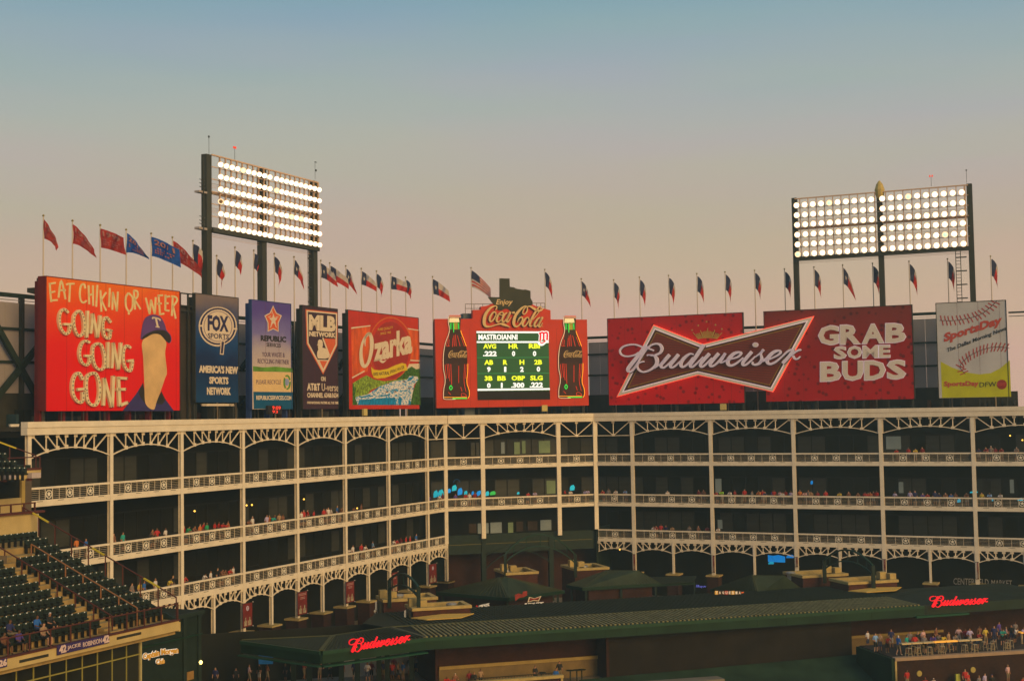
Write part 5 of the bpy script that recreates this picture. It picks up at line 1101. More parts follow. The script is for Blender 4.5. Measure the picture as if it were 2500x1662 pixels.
# fascia
def fas(a, b, z0, z1, th, m_, out=.12):
    a = Vector(a); b = Vector(b); d = (b-a); d.z = 0; d.normalize(); nn = Vector((d.y, -d.x, 0))
    mb_.hexa([Vector((p.x, p.y, z)) for z in (z0, z1) for p in (a+nn*out, b+nn*out, b-nn*th, a-nn*th)], m_)
GTR = mat('bright_green_trim', (.014, .070, .038), rough=.5, var=.1)
for a, b in ((E1, RE), (E0, E1), (EL, E0)):
    mb_ = MB(); fas(a, b, zr(ZF+.0), zr(ZE-.02), .25, FASCIA); fas(a, b, zr(ZE-.30), zr(ZE-.01), .25, mat('green_gutter', (.022, .062, .034), rough=.4), .25)
    if b is not RE: fas(a, b, zr(ZF-.25), zr(ZF-.15), .3, GTR, .5)
    mb_.build('fascia', bd)
mb_ = MB(); fas(RE, FP.pt(uR+18, 0, 0), zr(ZF+.1), zr(ZE-.02), .25, mat('dark_green_fascia', (.020, .034, .022), rough=.6), .05); fas(FP.pt(uR-1, 0, 0), FP.pt(uR+5, 0, 0), zr(ZF-.1), zr(ZF+.09), .3, GTR, .4); mb_.build('fascia', bd)
# walls under the roof
uc = lambda x: FP.u(x, -3.2)
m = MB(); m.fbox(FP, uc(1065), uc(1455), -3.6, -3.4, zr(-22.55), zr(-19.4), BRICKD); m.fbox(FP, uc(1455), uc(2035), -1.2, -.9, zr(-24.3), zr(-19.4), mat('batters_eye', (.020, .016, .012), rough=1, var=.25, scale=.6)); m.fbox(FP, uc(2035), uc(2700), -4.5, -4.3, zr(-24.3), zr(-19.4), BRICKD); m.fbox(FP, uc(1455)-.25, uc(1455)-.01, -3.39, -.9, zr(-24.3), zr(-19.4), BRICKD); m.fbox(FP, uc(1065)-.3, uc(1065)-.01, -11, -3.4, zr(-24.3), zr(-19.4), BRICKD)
split(m, 'wall', bd)
TANW = mat('tan_siding', (.20, .14, .065), rough=.9, var=.12)
m = MB(); m.fbox(FP, uc(1065), uc(1452), -3.6, -3.3, zr(-24.3), zr(-22.75), TANW); m.fbox(FP, uc(1065), uc(1452), -3.3, -3.15, zr(-22.75), zr(-22.45), mat('yellow_trim', (.34, .24, .08)))
m.fbox(FP, uc(2030), uc(2230), -4.29, -4.2, zr(-24.3), zr(-22.75), TANW); m.fbox(FP, uc(2035), uc(2300), -4.29, -4.05, zr(-22.75), zr(-22.5), mat('yellow_trim', (.34, .24, .08))); split(m, 'lower_wall', bd)
m = MB()
for x in (612, 640, 716, 755, 833, 872, 925, 945, 1005): 
    p = on_z(x, 1640, -24.0); p = at_depth(x, 1640, 125.5 if x > 700 else 128); m.box((p.x-.22, p.y, ZC), (p.x+.22, p.y+.4, zr(-20.3)), DGREEN)
m.build('canopy_posts', bd, kind='stuff')
m = MB(); m.fbox(FP, -28, uE1+3.4, -12, -11.8, ZC, zr(-19.6), BLACK); m.fbox(FP, -14, uE1+1.5, -11.3, -11.2, ZC, zr(-21.6), mat('pale_tarpaulin', (.45, .41, .35), var=.3, scale=.5)); m.build('inner_wall', bd)
# patio platform front wall with coping, centre bottom
t = thing('patio', 'brick fronted patio with yellow coping below the middle of the green fascia', 'patio', FP.pt(uc(1200), 0, 0.0))
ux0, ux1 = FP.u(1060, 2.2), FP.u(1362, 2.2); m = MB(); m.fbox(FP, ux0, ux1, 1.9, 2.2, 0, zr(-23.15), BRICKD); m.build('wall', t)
m = MB(); m.fbox(FP, ux0, ux1+.1, 1.85, 2.35, zr(-23.147), zr(-22.9), STONE); m.fbox(FP, ux1-.15, ux1+.05, 2.21, 2.30, 0, zr(-23.15), STONE); m.build('coping', t)
m = MB(); m.fbox(FP, ux0, ux1, -3.1, 1.89, zr(-24.35), zr(-24.25), conc); m.build('floor', t)
for k in range(34):
    u = ux0+3.5+k*.27; 
    if u > ux1: break
    q = MB(); q.fbox(FP, u, u+.035, -.05, 0, zr(-24.25), zr(-23.15), STEEL); q.build('baluster', t)
q = MB(); q.fbox(FP, ux0+3.4, ux1, -.06, .01, zr(-23.15), zr(-23.08), STEEL); q.build('handrail', t)
# terrace at right with brick wall
t = thing('terrace', 'raised brick terrace with pale coping at the lower right corner', 'terrace', FP.pt(60, 8, 0))
ZT = -22.5; K0 = P3(2184, 1604.8, ZT); K1 = P3(2520, 1585, ZT); FT = Frame(K0[:2], (K1-K0)[:2]); Ln = (K1-K0).length
m = MB(); m.fbox(FT, 0, Ln+6, -.4, 0, 0, zr(ZT-.30), brickmat('terrace_brick', (.065, .030, .020), (.045, .022, .016), (.05, .038, .03))); m.fbox(FT, 0, Ln+6, -6.9, -.41, 0, zr(ZT-.02), mat('dark_terrace_floor', (.05, .035, .028), var=.2)); split(m, 'wall', t)
m = MB(); m.fbox(FT, 0, Ln+6, -.5, .14, zr(ZT-.297), zr(ZT), mat('pink_coping', (.36, .25, .17), var=.1)); m.fbox(FT, -.02, .16, .01, .1, 0, zr(ZT-.3), STONE); m.build('coping', t)
m = MB(); m.fbox(FT, -.3, -.02, -7, .0, 0, zr(ZT-.1), FASCIA); m.build('side_wall', t)
for x, y in ((2244, 1643), (2375, 1634)):
    p = FT.uz(x, y, .0); q = MB(); q.tube([FT.pt(p[0], .005, p[1]), FT.pt(p[0], .08, p[1])], [.27, .25], mat('yellow_disc', (.42, .33, .09), var=.1), 18); q.build('round_plaque', t)
# lit counters and stools on the terrace
CO = mat('lit_orange_counter', (.8, .42, .08), var=.05, emit=.5, ecol=(1, .42, .05)); CP_ = mat('pale_counter', (.62, .48, .26), var=.1); STL = mat('pale_stool', (.34, .27, .17), var=.1); GRV = mat('dark_post', (.05, .05, .04))
ct = thing('bar_counter', 'long rail-mounted bar counter partly glowing orange at the terrace edge', 'counter', FT.pt(3, -.6, zr(ZT)))
xs = [2184, 2209, 2236, 2263, 2292, 2321, 2351, 2380]
for i, (a, b) in enumerate(zip(xs[:-1], xs[1:])):
    ua, ub = FT.u(a, -.6), FT.u(b, -.6); q = MB(); q.fbox(FT, ua+.04, ub-.04, -.95, -.5, zr(ZT+1.02), zr(ZT+1.14), CO if i in (3, 4) else CP_); q.build('counter_top', ct)
    q = MB(); q.fbox(FT, ub-.05, ub+.03, -.8, -.7, zr(ZT), zr(ZT+1.02), GRV); q.build('post', ct)
c2 = thing('bar_counter', 'short glowing orange counter at the right edge of the terrace', 'counter', FT.pt(FT.u(2485, -3), -3, zr(ZT)))
q = MB(); q.fbox(FT, FT.u(2473, -3), FT.u(2530, -3), -3.3, -2.8, zr(ZT+1.02), zr(ZT+1.16), CO); q.build('counter_top', c2); q = MB(); q.fbox(FT, FT.u(2476, -3), FT.u(2478, -3), -3.1, -3, zr(ZT), zr(ZT+1.02), STL); q.build('post', c2)
sb = MB()
for x, y in ((-.17, -.17), (.17, -.17), (.17, .17), (-.17, .17)): sb.beam((x*1.3, y*1.3, 0), (x, y, .72), .045, STL)
sb.box((-.2, -.2, .72), (.2, .2, .77), STL); sb.beam((-.2, -.2, .25), (.2, -.2, .25), .03, STL); sb.beam((-.2, .2, .25), (.2, .2, .25), .03, STL); ST_ME = sb.mesh('bar_stool')
for i, x in enumerate((2202, 2214, 2224, 2234, 2253, 2272, 2283, 2303, 2338, 2350, 2362, 2385, 2402, 2410, 2440, 2450)):
    p = FT.pt(FT.u(x, -.2 - .9*(i % 2)), -.25-1.0*(i % 2), zr(ZT)); put('bar_stool', ST_ME, None, p, random.uniform(0, 1), label='pale bar stool, %s from the left along the terrace counter' % ordw(i+1), cat='stool', group='bar stools along the terrace counter')
# green hip roofed pavilions
def pavilion(label, zE, L_, Fc, R_, A1, A2, zA, dA):
    t = thing('pavilion', label, 'pavilion', V2(P3(Fc[0], Fc[1], zE), -24.3))
    l, f, r = P3(*L_, zE), P3(*Fc, zE), P3(*R_, zE); a1, a2 = at_depth(*A1, dA), at_depth(*A2, dA); bk = l+(r-f)
    q = MB()
    for tri in ((l, f, a1), (f, a1, a2), (f, r, a2), (l, a1, bk), (a1, bk, a2), (r, bk, a2)): pass
    q = MB(); plate(q, [f, r, a2, a1], .05, ROOFG); q.build('roof', t); q = MB(); plate(q, [l, f, a1], .05, ROOFG); q.build('roof', t)
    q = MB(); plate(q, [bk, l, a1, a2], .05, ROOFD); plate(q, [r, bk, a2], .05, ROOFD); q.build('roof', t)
    for (e0, e1, r0, r1, n_) in ((f, r, a1, a2, 22), (l, f, a1, a1, 16)):
        for i in range(n_):
            s = (i+.5)/n_; q = MB(); q.beam(e0.lerp(e1, s)+Vector((0, 0, .04)), r0.lerp(r1, s)+Vector((0, 0, .04)), .09, mat('green_roof_rib', (.045, .055, .030), var=.1), .06); q.build('roof_rib', t)
    q = MB()
    for a, b in ((l, f), (f, r)): q.beam(a-Vector((0, 0, .15)), b-Vector((0, 0, .15)), .2, FASCIA, .35)
    q.build('eave', t)
    q = MB(); c = (l+r)/2
    ins = lambda p: V2(p.lerp(c, .18), 0)
    P_ = [ins(l), ins(f), ins(r), ins(bk)]
    q.add([Vector((p.x, p.y, ZC)) for p in P_]+[Vector((p.x, p.y, zr(zE-.3))) for p in P_], [(0, 1, 5, 4), (1, 2, 6, 5), (2, 3, 7, 6), (3, 0, 4, 7)], BRICKD); q.build('wall', t)
    for p in (l.lerp(c, .1), f.lerp(c, .1), r.lerp(c, .1), f.lerp(r, .5).lerp(c, .1)):
        q = MB(); q.box((p.x-.12, p.y-.12, ZC), (p.x+.12, p.y+.12, zr(zE-.2)), DGREEN); q.build('post', t)
    return t, (l, f, r)
pv1, c1 = pavilion('green hip-roofed kiosk pavilion left of centre with small signs under its eave', -19.8, (1066, 1444), (1241, 1459), (1377, 1441), (1215, 1410), (1240, 1409), -18.6, 151)
pv2, c2_ = pavilion('green hip-roofed pavilion in the middle, behind the long roof', -19.5, (1384, 1427), (1423, 1434), (1612, 1423), (1481, 1392), (1560, 1392), -18.5, 156.3)
pv3, c3 = pavilion('low green hip-roofed pavilion right of centre behind the multicoloured letters', -19.6, (1735, 1437), (1850, 1450), (1962, 1440), (1837, 1403), (1915, 1405), -18.6, 147.5)
m = MB(); plate(m, [P3(1560, 1408, -20), P3(1700, 1405, -20), P3(1695, 1419, -20.3), P3(1600, 1424, -20.3)], .1, ROOFD); a, b = P3(1600, 1424, -20.35), P3(1695, 1419, -20.35); m.beam(a-Vector((0, 0, .15)), b-Vector((0, 0, .15)), .2, FASCIA, .35); m.beam(b-Vector((0, 0, .2)), b-Vector((0, 0, 4)), .2, DGREEN)
m.build('lean_to_roof', pv2)
# brick kiosks with yellow parapets
STR_ = mat('white_star_tube', (.62, .58, .50), var=.05)
def kiosk(label, Lc, Fc, Rc, zt=-18.26, zbot=-24.3, duct=None, battl=None, star=False, wedge=None):
    f = P3(*Fc, zt); r = P3(*Rc, zt); l = P3(*Lc, zt); r = FC.d*((r-f).dot(FC.d)) + f; l = f - FC.n*max(3.0, min(5.5, (f-l).dot(FC.n)))
    F = Frame(f[:2], FC.d[:2]); wd = (r-f).length; dp = (f-l).length
    t = thing('brick_kiosk', label, 'kiosk', Vector((f.x, f.y, zr(zbot))))
    z1 = zr(zt); m = MB()
    m.fbox(F, .12, wd-.12, -dp+.12, -dp+.42, zr(zbot), z1-.28, BRICK); m.fbox(F, .12, wd-.12, -.42, -.12, zr(zbot), z1-.28, BRICK); m.fbox(F, .12, .42, -dp+.42, -.42, zr(zbot), z1-.28, BRICK); m.fbox(F, wd-.42, wd-.12, -dp+.42, -.42, zr(zbot), z1-.28, BRICK)
    m.fbox(F, .42, wd-.42, -dp+.42, -.42, z1-1.0, z1-.8, BLACK); m.build('wall', t)
    m = MB(); th = .5
    m.fbox(F, 0, wd, -th, 0, z1-.277, z1, STONE); m.fbox(F, 0, wd, -dp, -dp+th, z1-.277, z1, STONE); m.fbox(F, 0, th, -dp+th, -th, z1-.277, z1, STONE); m.fbox(F, wd-th, wd, -dp+th, -th, z1-.277, z1, STONE)
    m.fbox(F, .43, wd-.43, -dp+.5, -dp+.56, z1-.8, z1-.28, STONE); m.build('parapet', t)
    if duct:
        u, w = duct; p = F.pt(u*wd, -w*dp, z1-.8); q = MB(); q.tube([p, p+Vector((0, 0, .9)), p+Vector((0, 0, .9))], [.45, .42, .3], GREYM, 14); q.tube([p+Vector((0, 0, .65)), p+Vector((0, 0, .8)), p+Vector((0, 0, .88))], [.55, .55, .48], GREYM, 14); q.build('exhaust_duct', t)
    if battl is not None:
        for k, (du, dz) in enumerate(((0, .75), (.9, .6))):
            w0 = -dp*.45 if battl < .5 else -dp*.3
            q = MB(); u = battl*wd + du*(1 if battl < .5 else 1) - (.35 if battl < .5 else .6); q.fbox(F, u, u+.75, w0-.5+.5*k, w0+.25+.5*k, z1+.002, z1+dz, STONE); q.build('merlon', t)
    if star:
        q = MB(); w = -dp*.45; c = (0.0, zr(zt-1.55)); G = Frame(F.pt(-.35, w, 0)[:2], (F.n*1.0-F.d*.35)[:2]); pts = starpts(0, 0, 1.15, 1.15, .4)
        for i in range(10):
            a, b = pts[i], pts[(i+1) % 10]; q.beam(G.pt(a[0], 0, c[1]-a[1]), G.pt(b[0], 0, c[1]-b[1]), .06 if i not in (0, 1, 9) else .16, STR_)
        q.build('star_ornament', t)
        q = MB()
        for s in (-.6, .25): q.fbox(F, -.1, .115, w+s, w+s+.4, zr(-21.5), z1-.28, mat('dull_stone', (.17, .14, .075), var=.1))
        q.build('pilaster', t)
    if wedge:
        q = MB();         plate(q, [F.pt(-.2, .25, zr(-19.08)), F.pt(.9, 2.1, zr(-19.06)), F.pt(wd*.72, 2.1, zr(-19.06)), F.pt(wd+.1, .35, zr(-19.0)), F.pt(wd*.5, .1, zr(-18.92))], .08, mat('yellow_flashing', (.62, .40, .09), rough=.7, var=.08)); q.build('roof_flashing', t)
    return t, F, wd, dp
kA, FA, wA, dA = kiosk('nearest brick kiosk left of centre with steel duct and star', (972, 1474), (1006.5, 1484.5), (1151, 1475.5), duct=(.72, .45), battl=.06, star=True, wedge=True)
kB, FB, wB, dB = kiosk('brick kiosk with star just behind and left of the nearest one', (905, 1453), (934.7, 1463.5), (1067.5, 1455), battl=.06, star=True, duct=(.4, .8))
kC, F3, w3, d3 = kiosk('small distant brick kiosk above the left pavilion roof', (1184, 1388), (1235, 1398), (1310, 1392), zt=-18.1, duct=(.2, .45), battl=.12)
kD, F4, w4, d4 = kiosk('distant brick kiosk above the middle pavilion roof', (1354, 1378), (1401.7, 1387.7), (1480, 1381), zt=-18.1, duct=(.45, .45), battl=.12)
kE, F5, w5, d5 = kiosk('brick kiosk right of centre with yellow parapet, the farther of the right pair', (1909, 1394.5), (1959, 1405), (2068, 1398), duct=(.05, .7), battl=.72)
kF, F6, w6, d6 = kiosk('brick kiosk right of centre with yellow parapet, the nearer of the right pair', (2016, 1411), (2071, 1421), (2189.5, 1413), battl=.83, wedge=True)
# green arches joining the kiosk pairs
ARC = mat('teal_green_arch', (.014, .045, .033), rough=.5, var=.1)
def arch(label, p0, p1, peak, wdt=.22, zlow=-19.1, posts=(1.75, 1.75), th=.16):
    t = thing('roof_arch', label, 'arch', Vector((p0.x, p0.y, zr(zlow))))
    for p, h in ((p0, posts[0]), (p1, posts[1])):
        q = MB(); q.box((p.x-.18, p.y-.18, zr(zlow)), (p.x+.18, p.y+.18, zr(-18.1)+h), ARC if False else DGREEN); q.build('post', t)
    for off, hh in ((0, 1.0), (-.95, .82)):
        q = MB(); N = 14; L0 = []
        for i in range(N+1):
            s = i/N; p = p0.lerp(p1, s); z = zr(-18.1)+(posts[0]*(1-s)+posts[1]*s)+off + peak*hh*(1-(2*s-1)**2); L0.append(Vector((p.x, p.y, z)))
        for a, b in zip(L0[:-1], L0[1:]): q.beam(a, b, wdt, ARC, th if off == 0 else .12)
        q.build('curved_beam', t)
    q = MB()
    for s in (.12, .3, .5, .7, .88):
        p = p0.lerp(p1, s); zz = lambda o, h: zr(-18.1)+(posts[0]*(1-s)+posts[1]*s)+o+peak*h*(1-(2*s-1)**2); q.beam((p.x, p.y, zz(-.95, .82)), (p.x, p.y, zz(0, 1)), .08, ARC)
    split(q, 'web_strut', t)
arch('curved green steel arch over the two kiosks left of centre', at_depth(1022, 1470, 131), at_depth(951, 1450, 137), .95)
arch('dark green steel arch over the two kiosks right of centre', at_depth(2132, 1405, 145), at_depth(2013, 1392, 151), 1.4, posts=(1.5, 1.5))
arch('large dim green arch spanning the two small kiosks in the centre recess', at_depth(1234, 1390, 157), at_depth(1405, 1382, 160), 2.3, posts=(2.2, 1.6), wdt=.25, th=.16)
# ---------------------------------------------------------------- small signs
def plane_at(x, y, d, dr=None):
    p = at_depth(x, y, d); return Frame(p[:2], (dr or FC.d)[:2])
def sgn(name, label, F, w=0): t = thing(name, label, 'sign', F.pt(0, w, F.o.z)); t.location.z = zr(-20); WL[t.name] = Vector(t.location); return Art(F, t, w)
vd = V(800, 1300, 4.332); ve = V(1250, 1300, 4.332); vf = V(1650, 1300, 4.332); vg = V(2050, 1300, 4.331)
F_ = plane_at(1176, 1478, 141, Vector((1, .9))); A = sgn('hanging_sign', 'small slanted white sign of a hot dog stand right of the nearest kiosk', F_); A.text('lettering', vd, 'AMERICAN DOG', (1594, 812), (1706, 785), 46, mat('sign_white_lit', (.7, .62, .5), var=0, emit=.25), h1=.06, bold=.02); A.ell('red_dot', vd, (1577, 780), 12, 14, FRED)
F_ = plane_at(1258, 1455, 145.5); A = sgn('wall_sign', 'dull red notched sign panel left of the bow tie lounge sign', F_); A.poly('panel', ve, [(30, 655), (70, 640), (110, 650), (115, 620), (160, 614), (160, 660), (120, 680), (75, 688), (35, 720)], mat('dull_red_sign', (.30, .04, .03), var=.3, scale=2))
A = sgn('wall_sign', 'small bow tie logo sign with BOWTIE in white letters on the brick pavilion', F_); A.poly('bow_tie', ve, [(178, 675), (235, 690), (308, 664), (280, 722), (225, 716), (160, 735)], PCR, h0=.05, h1=.1); A.poly('bow_tie', ve, [(188, 684), (235, 698), (292, 676), (272, 712), (225, 706), (175, 724)], mat('brown_red_field', (.085, .022, .014)), h0=.101, h1=.12)
A.text('lettering', ve, 'Budweiser', (185, 712), (285, 695), 18, FRED, h0=.121, h1=.13, bold=.02)
A.text('lettering', ve, 'BOWTIE', (132, 768), (333, 754), 26, mat('sign_white_lit', (.7, .62, .5), var=0), h0=.05, h1=.12, bold=.05); A.stroke('lettering', ve, [([(165, 772), (190, 778), (215, 772), (240, 778), (265, 772), (300, 774)], 6)], 5, mat('blue_neon', (.1, .12, .5), var=0, emit=.4, ecol=(.12, .14, .8)))
F_ = plane_at(1780, 1445, 143); A = sgn('letter_sign', 'row of multicoloured square letters spelling TAQUERIA under the right pavilion eave', F_)
cols = [mat('amber_tile', (.62, .34, .04), emit=.2, var=0), mat('dark_tile', (.06, .03, .02), var=0), mat('dark_tile', (.06, .03, .02)), mat('red_tile', (.45, .03, .02), var=0), mat('dark_tile', (.06, .03, .02)), mat('amber_tile', (.6, .3, .03)), mat('dark_tile', (.06, .03, .02)), mat('dark_tile', (.06, .03, .02))]
for i, c in enumerate('TAQUERIA'):
    x = 412+i*35; A.poly('letter_tile', vf, [(x, 612), (x+33, 612), (x+33, 652), (x, 652)], cols[i]); A.text('letter', vf, c, (x+6, 646), (x+27, 646), 28, mat('sign_white_lit', (.7, .62, .5)), h0=.035, h1=.06, bold=.03)
A.stroke('arrow', vf, [([(690, 632), (718, 628)], 12)], 10, mat('orange_arrow', (.6, .12, .03), emit=.3, var=0))
F_ = plane_at(1713, 1430, 150); A = sgn('neon_sign', 'dim blue script neon left of the right pavilion', F_); A.stroke('neon_tube', vf, [[(215, 575), (222, 548), (232, 575), (240, 550), (246, 575)], [(252, 562), (260, 574), (268, 560), (272, 585)], [(278, 560), (290, 574), (300, 560), (308, 574), (318, 560)]], 4, mat('blue_neon', (.1, .12, .5)))
A = Art(FR, sgn('wall_sign', 'pale thin lettering reading CENTERFIELD MARKET on the dark wall at right', Frame(FR.pt(FR.u(2400), -2.5, 0)[:2], FR.d[:2])).p, -2.0)
PG = mat('pale_grey_letter', (.40, .38, .34), var=0); A.text('lettering', vg, 'CENTERFIELD', (1203, 545), (1575, 556), 68, PG, h1=.08); A.text('lettering', vg, 'MARKET', (1605, 560), (1822, 566), 64, PG, h1=.08)
A.text('small_lettering', vg, 'GRAB & GO', (1697, 655), (1845, 660), 22, mat('dim_letter', (.18, .13, .10), var=0), h1=.08)
# red script signs on the fascia
RN = mat('red_neon_script', (.75, .02, .03), var=0, emit=.75, ecol=(.95, .008, .02)); 
EX = (E1-E0); FQ = Frame((E0.x, E0.y), EX[:2])
def script(A, view, x0, y0, x1, y1, hh, rise=0):
    """maps the two traced halves of the big script into the box (x0,y0)-(x1,y1 baseline)"""
    class M(V):
        def __init__(s, base): s.b = base; s.k = 1
        def __call__(s, x, y):
            px, py = s.b(x, y); a = (px-1512)/(1957-1512.0); py2 = py + .059*(px-1535)      # level the rising line
            return view(x0+(x1-x0)*a, (y0+(y1-y0)*a) + hh*(py2-909)/66.0)
    sc = hh/66.0
    for b_, B_ in ((v3, B3), (v4, B4)):
        MM = M(b_); MM.k = 1.0*view.k
        for ln, wd in B_:
            f = (x1-x0)/(445.0)/b_.k*1.35
            A.stroke('script_stroke', MM, [(ln, [q*.68 for q in wd] if isinstance(wd, list) else wd*.68)], 30, RN, h0=.02, h1=.2, n=3)
v9 = V(840, 1530, 13.876)
t = thing('neon_script_sign', 'red neon script reading Budweiser on the left end of the long green roof', 'sign', E0.lerp(E1, .5)); A = Art(FQ, t, .35)
script(A, v9, 130, 872, 2210, 475, 440)
t = thing('neon_script_sign', 'red neon script reading Budweiser on the roof edge at right under the market lettering', 'sign', FP.pt(uR+1, 0, zr(ZE))); A = Art(FP, t, .35)
script(A, vg, 940, 788, 1558, 742, 115)
# fascia seams
q = MB(); u = uE1+1.5; SEAM = mat('fascia_seam', (.006, .018, .010), var=0)
while u < uR+15: q.fbox(FP, u, u+.03, .121, .13, zr(ZF+.02), zr(ZE-.32), SEAM); u += 3.05
q.build('fascia_seams', bd, kind='stuff')
# ---------------------------------------------------------------- left grandstand with green seats
PS = at_depth(434, 1514, 88.9); FS = Frame(PS[:2], FL.d[:2]); ZS = PS.z   # front right corner of the stand, top of fascia
def sz(k): return ZS + .02 + k*.42
st = thing('grandstand', 'sloping stand section with cream risers and fascia at lower left', 'grandstand', FS.pt(-10, -5, ZS-4))
u_left = FS.u(-60, 0, 1600)
NR = 12
STEP = mat('yellow_concrete_step', (.36, .25, .10), rough=.9, var=.22, scale=1.2, bump=.2)
for k in range(NR):
    m = MB(); m.fbox(FS, u_left-14, 0, -(k+1)*1.0-.2, -k*1.0-.2, sz(k)-.9, sz(k), STEP); m.build('riser_step', st)
m = MB(); m.fbox(FS, u_left-14, 0, -.2, .1, ZS-.62, ZS, CREAMW); m.fbox(FS, u_left-14, .05, -.25, .16, ZS+.003, ZS+.09, MAROON); m.build('fascia', st)
for x, y in ((315, 1551), (83, 1606)):
    u, z = FS.uz(x, y, .1); m = MB(); m.fbox(FS, u-1.1, u+1.1, .102, .12, z-.08, z+.08, STEEL); m.build('vent_slot', st)
m = MB(); m.fbox(FS, 0.003, .15, -12.2, .1, ZS-.7, ZS-.1, CREAMW); 
m.hexa([FS.pt(-.02, -.2, ZS-.8), FS.pt(.14, -.2, ZS-.8), FS.pt(.14, -12.3, ZS+4.2), FS.pt(-.02, -12.3, ZS+4.2), FS.pt(-.02, -.2, ZS+.12), FS.pt(.14, -.2, ZS+.12), FS.pt(.14, -12.3, ZS+5.1), FS.pt(-.02, -12.3, ZS+5.1)], DGREEN); m.build('side_wall', st)
# seats
sm = MB(); G = MB()
sm.box((-.245, .10, .36), (.245, .20, .86), SEATG); sm.box((-.21, -.06, .40), (.21, .12, .50), SEATG); sm.beam((-.2, .13, .86), (.2, .13, .86), .07, mat('seat_top_edge', (.035, .065, .055), rough=.35)); sm.box((-.255, -.1, .0), (-.215, .15, .62), mat('seat_bracket', (.02, .02, .018), var=0)); sm.box((-.27, -.18, .6), (-.20, .12, .64), SEATG)
sm.box((-.035, .075, .84), (.035, .10, .905), mat('seat_highlight_dot', (.8, .82, .82), var=0, rough=.25, spec=.8))  # white dot stands in for the bright highlight on each seat top
SEAT = sm.mesh('stadium_seat'); ang = math.atan2(FS.d.y, FS.d.x)
xa_l, xa_r = FS.u(270, -.2, 1560), FS.u(297, -.2, 1550)
nseat = 0
ordn = ['front', 'second', 'third', 'fourth', 'fifth', 'sixth', 'seventh', 'eighth', 'ninth', 'tenth', 'eleventh', 'top']
for k in range(NR):
    w = -(k*1.0+.2+.72)
    e_l = xa_r + (.25 if k < 9 else (2.6 if k in (9, 10) else 1.6)) ; 
    if k == 11: e_l = u_left
    u = -.45; i = 1
    while u > e_l:
        p = FS.pt(u, w, sz(k))
        if p.y > 5:
            r_ = (CM.transposed() @ (p-CAM)); px = 1250-FOC*r_.x/r_.z
            if px > -12:
                put('stadium_seat', SEAT, None, p, ang, label='green seat, %s from the open right edge, %s row of the right block' % (ordw(i), ordn[k]), cat='seat', group='empty seats in the left grandstand'); nseat += 1
        u -= .53; i += 1
    if k < 11:
        u = xa_l-.3; i = 1
        while i < 30:
            p = FS.pt(u, w, sz(k)); r_ = (CM.transposed() @ (p-CAM)); px = 1250-FOC*r_.x/r_.z
            if px < -12: break
            put('stadium_seat', SEAT, None, p, ang, label='green seat, %s from the aisle, %s row of the left block' % (ordw(i), ordn[k]), cat='seat', group='empty seats in the left grandstand'); nseat += 1
            u -= .53; i += 1
print('SEATS', nseat)
# aisle steps
m = MB()
for k in range(NR):
    for j in range(2): m.fbox(FS, xa_l, xa_r+.2, -(k+1)*1.0-.2, -k*1.0-.2-.5*j, sz(k)+.003, sz(k)+.003+.14*(j+1), STEP)
m.build('aisle_steps', st, kind='stuff')
# maroon rails
def rail(name, pts, hs, posts=True, hl=1.0, parent=st, m_=MAROON, yellow=None):
    b = MB(); P_ = [Vector(p)+Vector((0, 0, hl)) for p in pts]
    b.tube(P_, .045, m_, 6)
    for i, p in enumerate(pts):
        b.beam(p, Vector(p)+Vector((0, 0, hl)), .07, m_)
    o = b.build(name, parent)
    if yellow:
        for a, c in yellow:
            q = MB(); A_ = P_[0].lerp(P_[-1], a); B_ = P_[0].lerp(P_[-1], c); q.beam(A_, B_, .10, mat('yellow_tape', (.60, .48, .04), var=0)); q.build('tape', o)
rail('front_rail', [FS.pt(u, .0, ZS+.09) for u in [i*-1.6 for i in range(0, 20)]], 1)
rail('side_handrail', [FS.pt(.1, -.2-k*1.5, ZS+.12+k*.63) for k in range(0, 10)], 1, hl=1.35, yellow=((.1, .2), (.45, .53), (.82, .93)))
rail('aisle_handrail', [FS.pt((xa_l+xa_r)/2, .3-k*1.5+(-.8), sz(0)+k*.63) for k in range(0, 8)], 1)
rail('aisle_handrail', [FS.pt(xa_r+2.1, -.8-k*1.5, sz(0)+k*.63) for k in range(0, 7)], 1, hl=1.15, m_=mat('copper_rail', (.30, .14, .06), var=0))
# cream wall and vomitory at the top left
u0, z1 = FS.uz(104, 1250, -13); 
m = MB(); m.fbox(FS, u_left-20, FS.u(93, -13.0, 1280), -13.3, -13, sz(10), FS.z(60, 1256, -13), CREAMW); m.build('back_wall', st)
m = MB(); m.fbox(FS, u_left-20, FS.u(105, -13, 1250), -13.4, -12.8, FS.z(60, 1254, -13), FS.z(60, 1254, -13)+.15, MAROON); m.fbox(FS, FS.u(90, -13, 1280)+.003, FS.u(93.5, -13, 1280), -13.31, -12.95, sz(10), FS.z(60, 1256, -13), mat('pale_edge', (.55, .48, .36), var=0)); m.build('wall_cap', st)
m = MB(); m.fbox(FS, FS.u(5, -8.5, 1400)-2, FS.u(42, -8.5, 1400), -9.6, -9.4, sz(7), sz(7)+1.5, mat('grey_brown_wall', (.13, .10, .07), var=.1)); m.build('entry_wall', st)
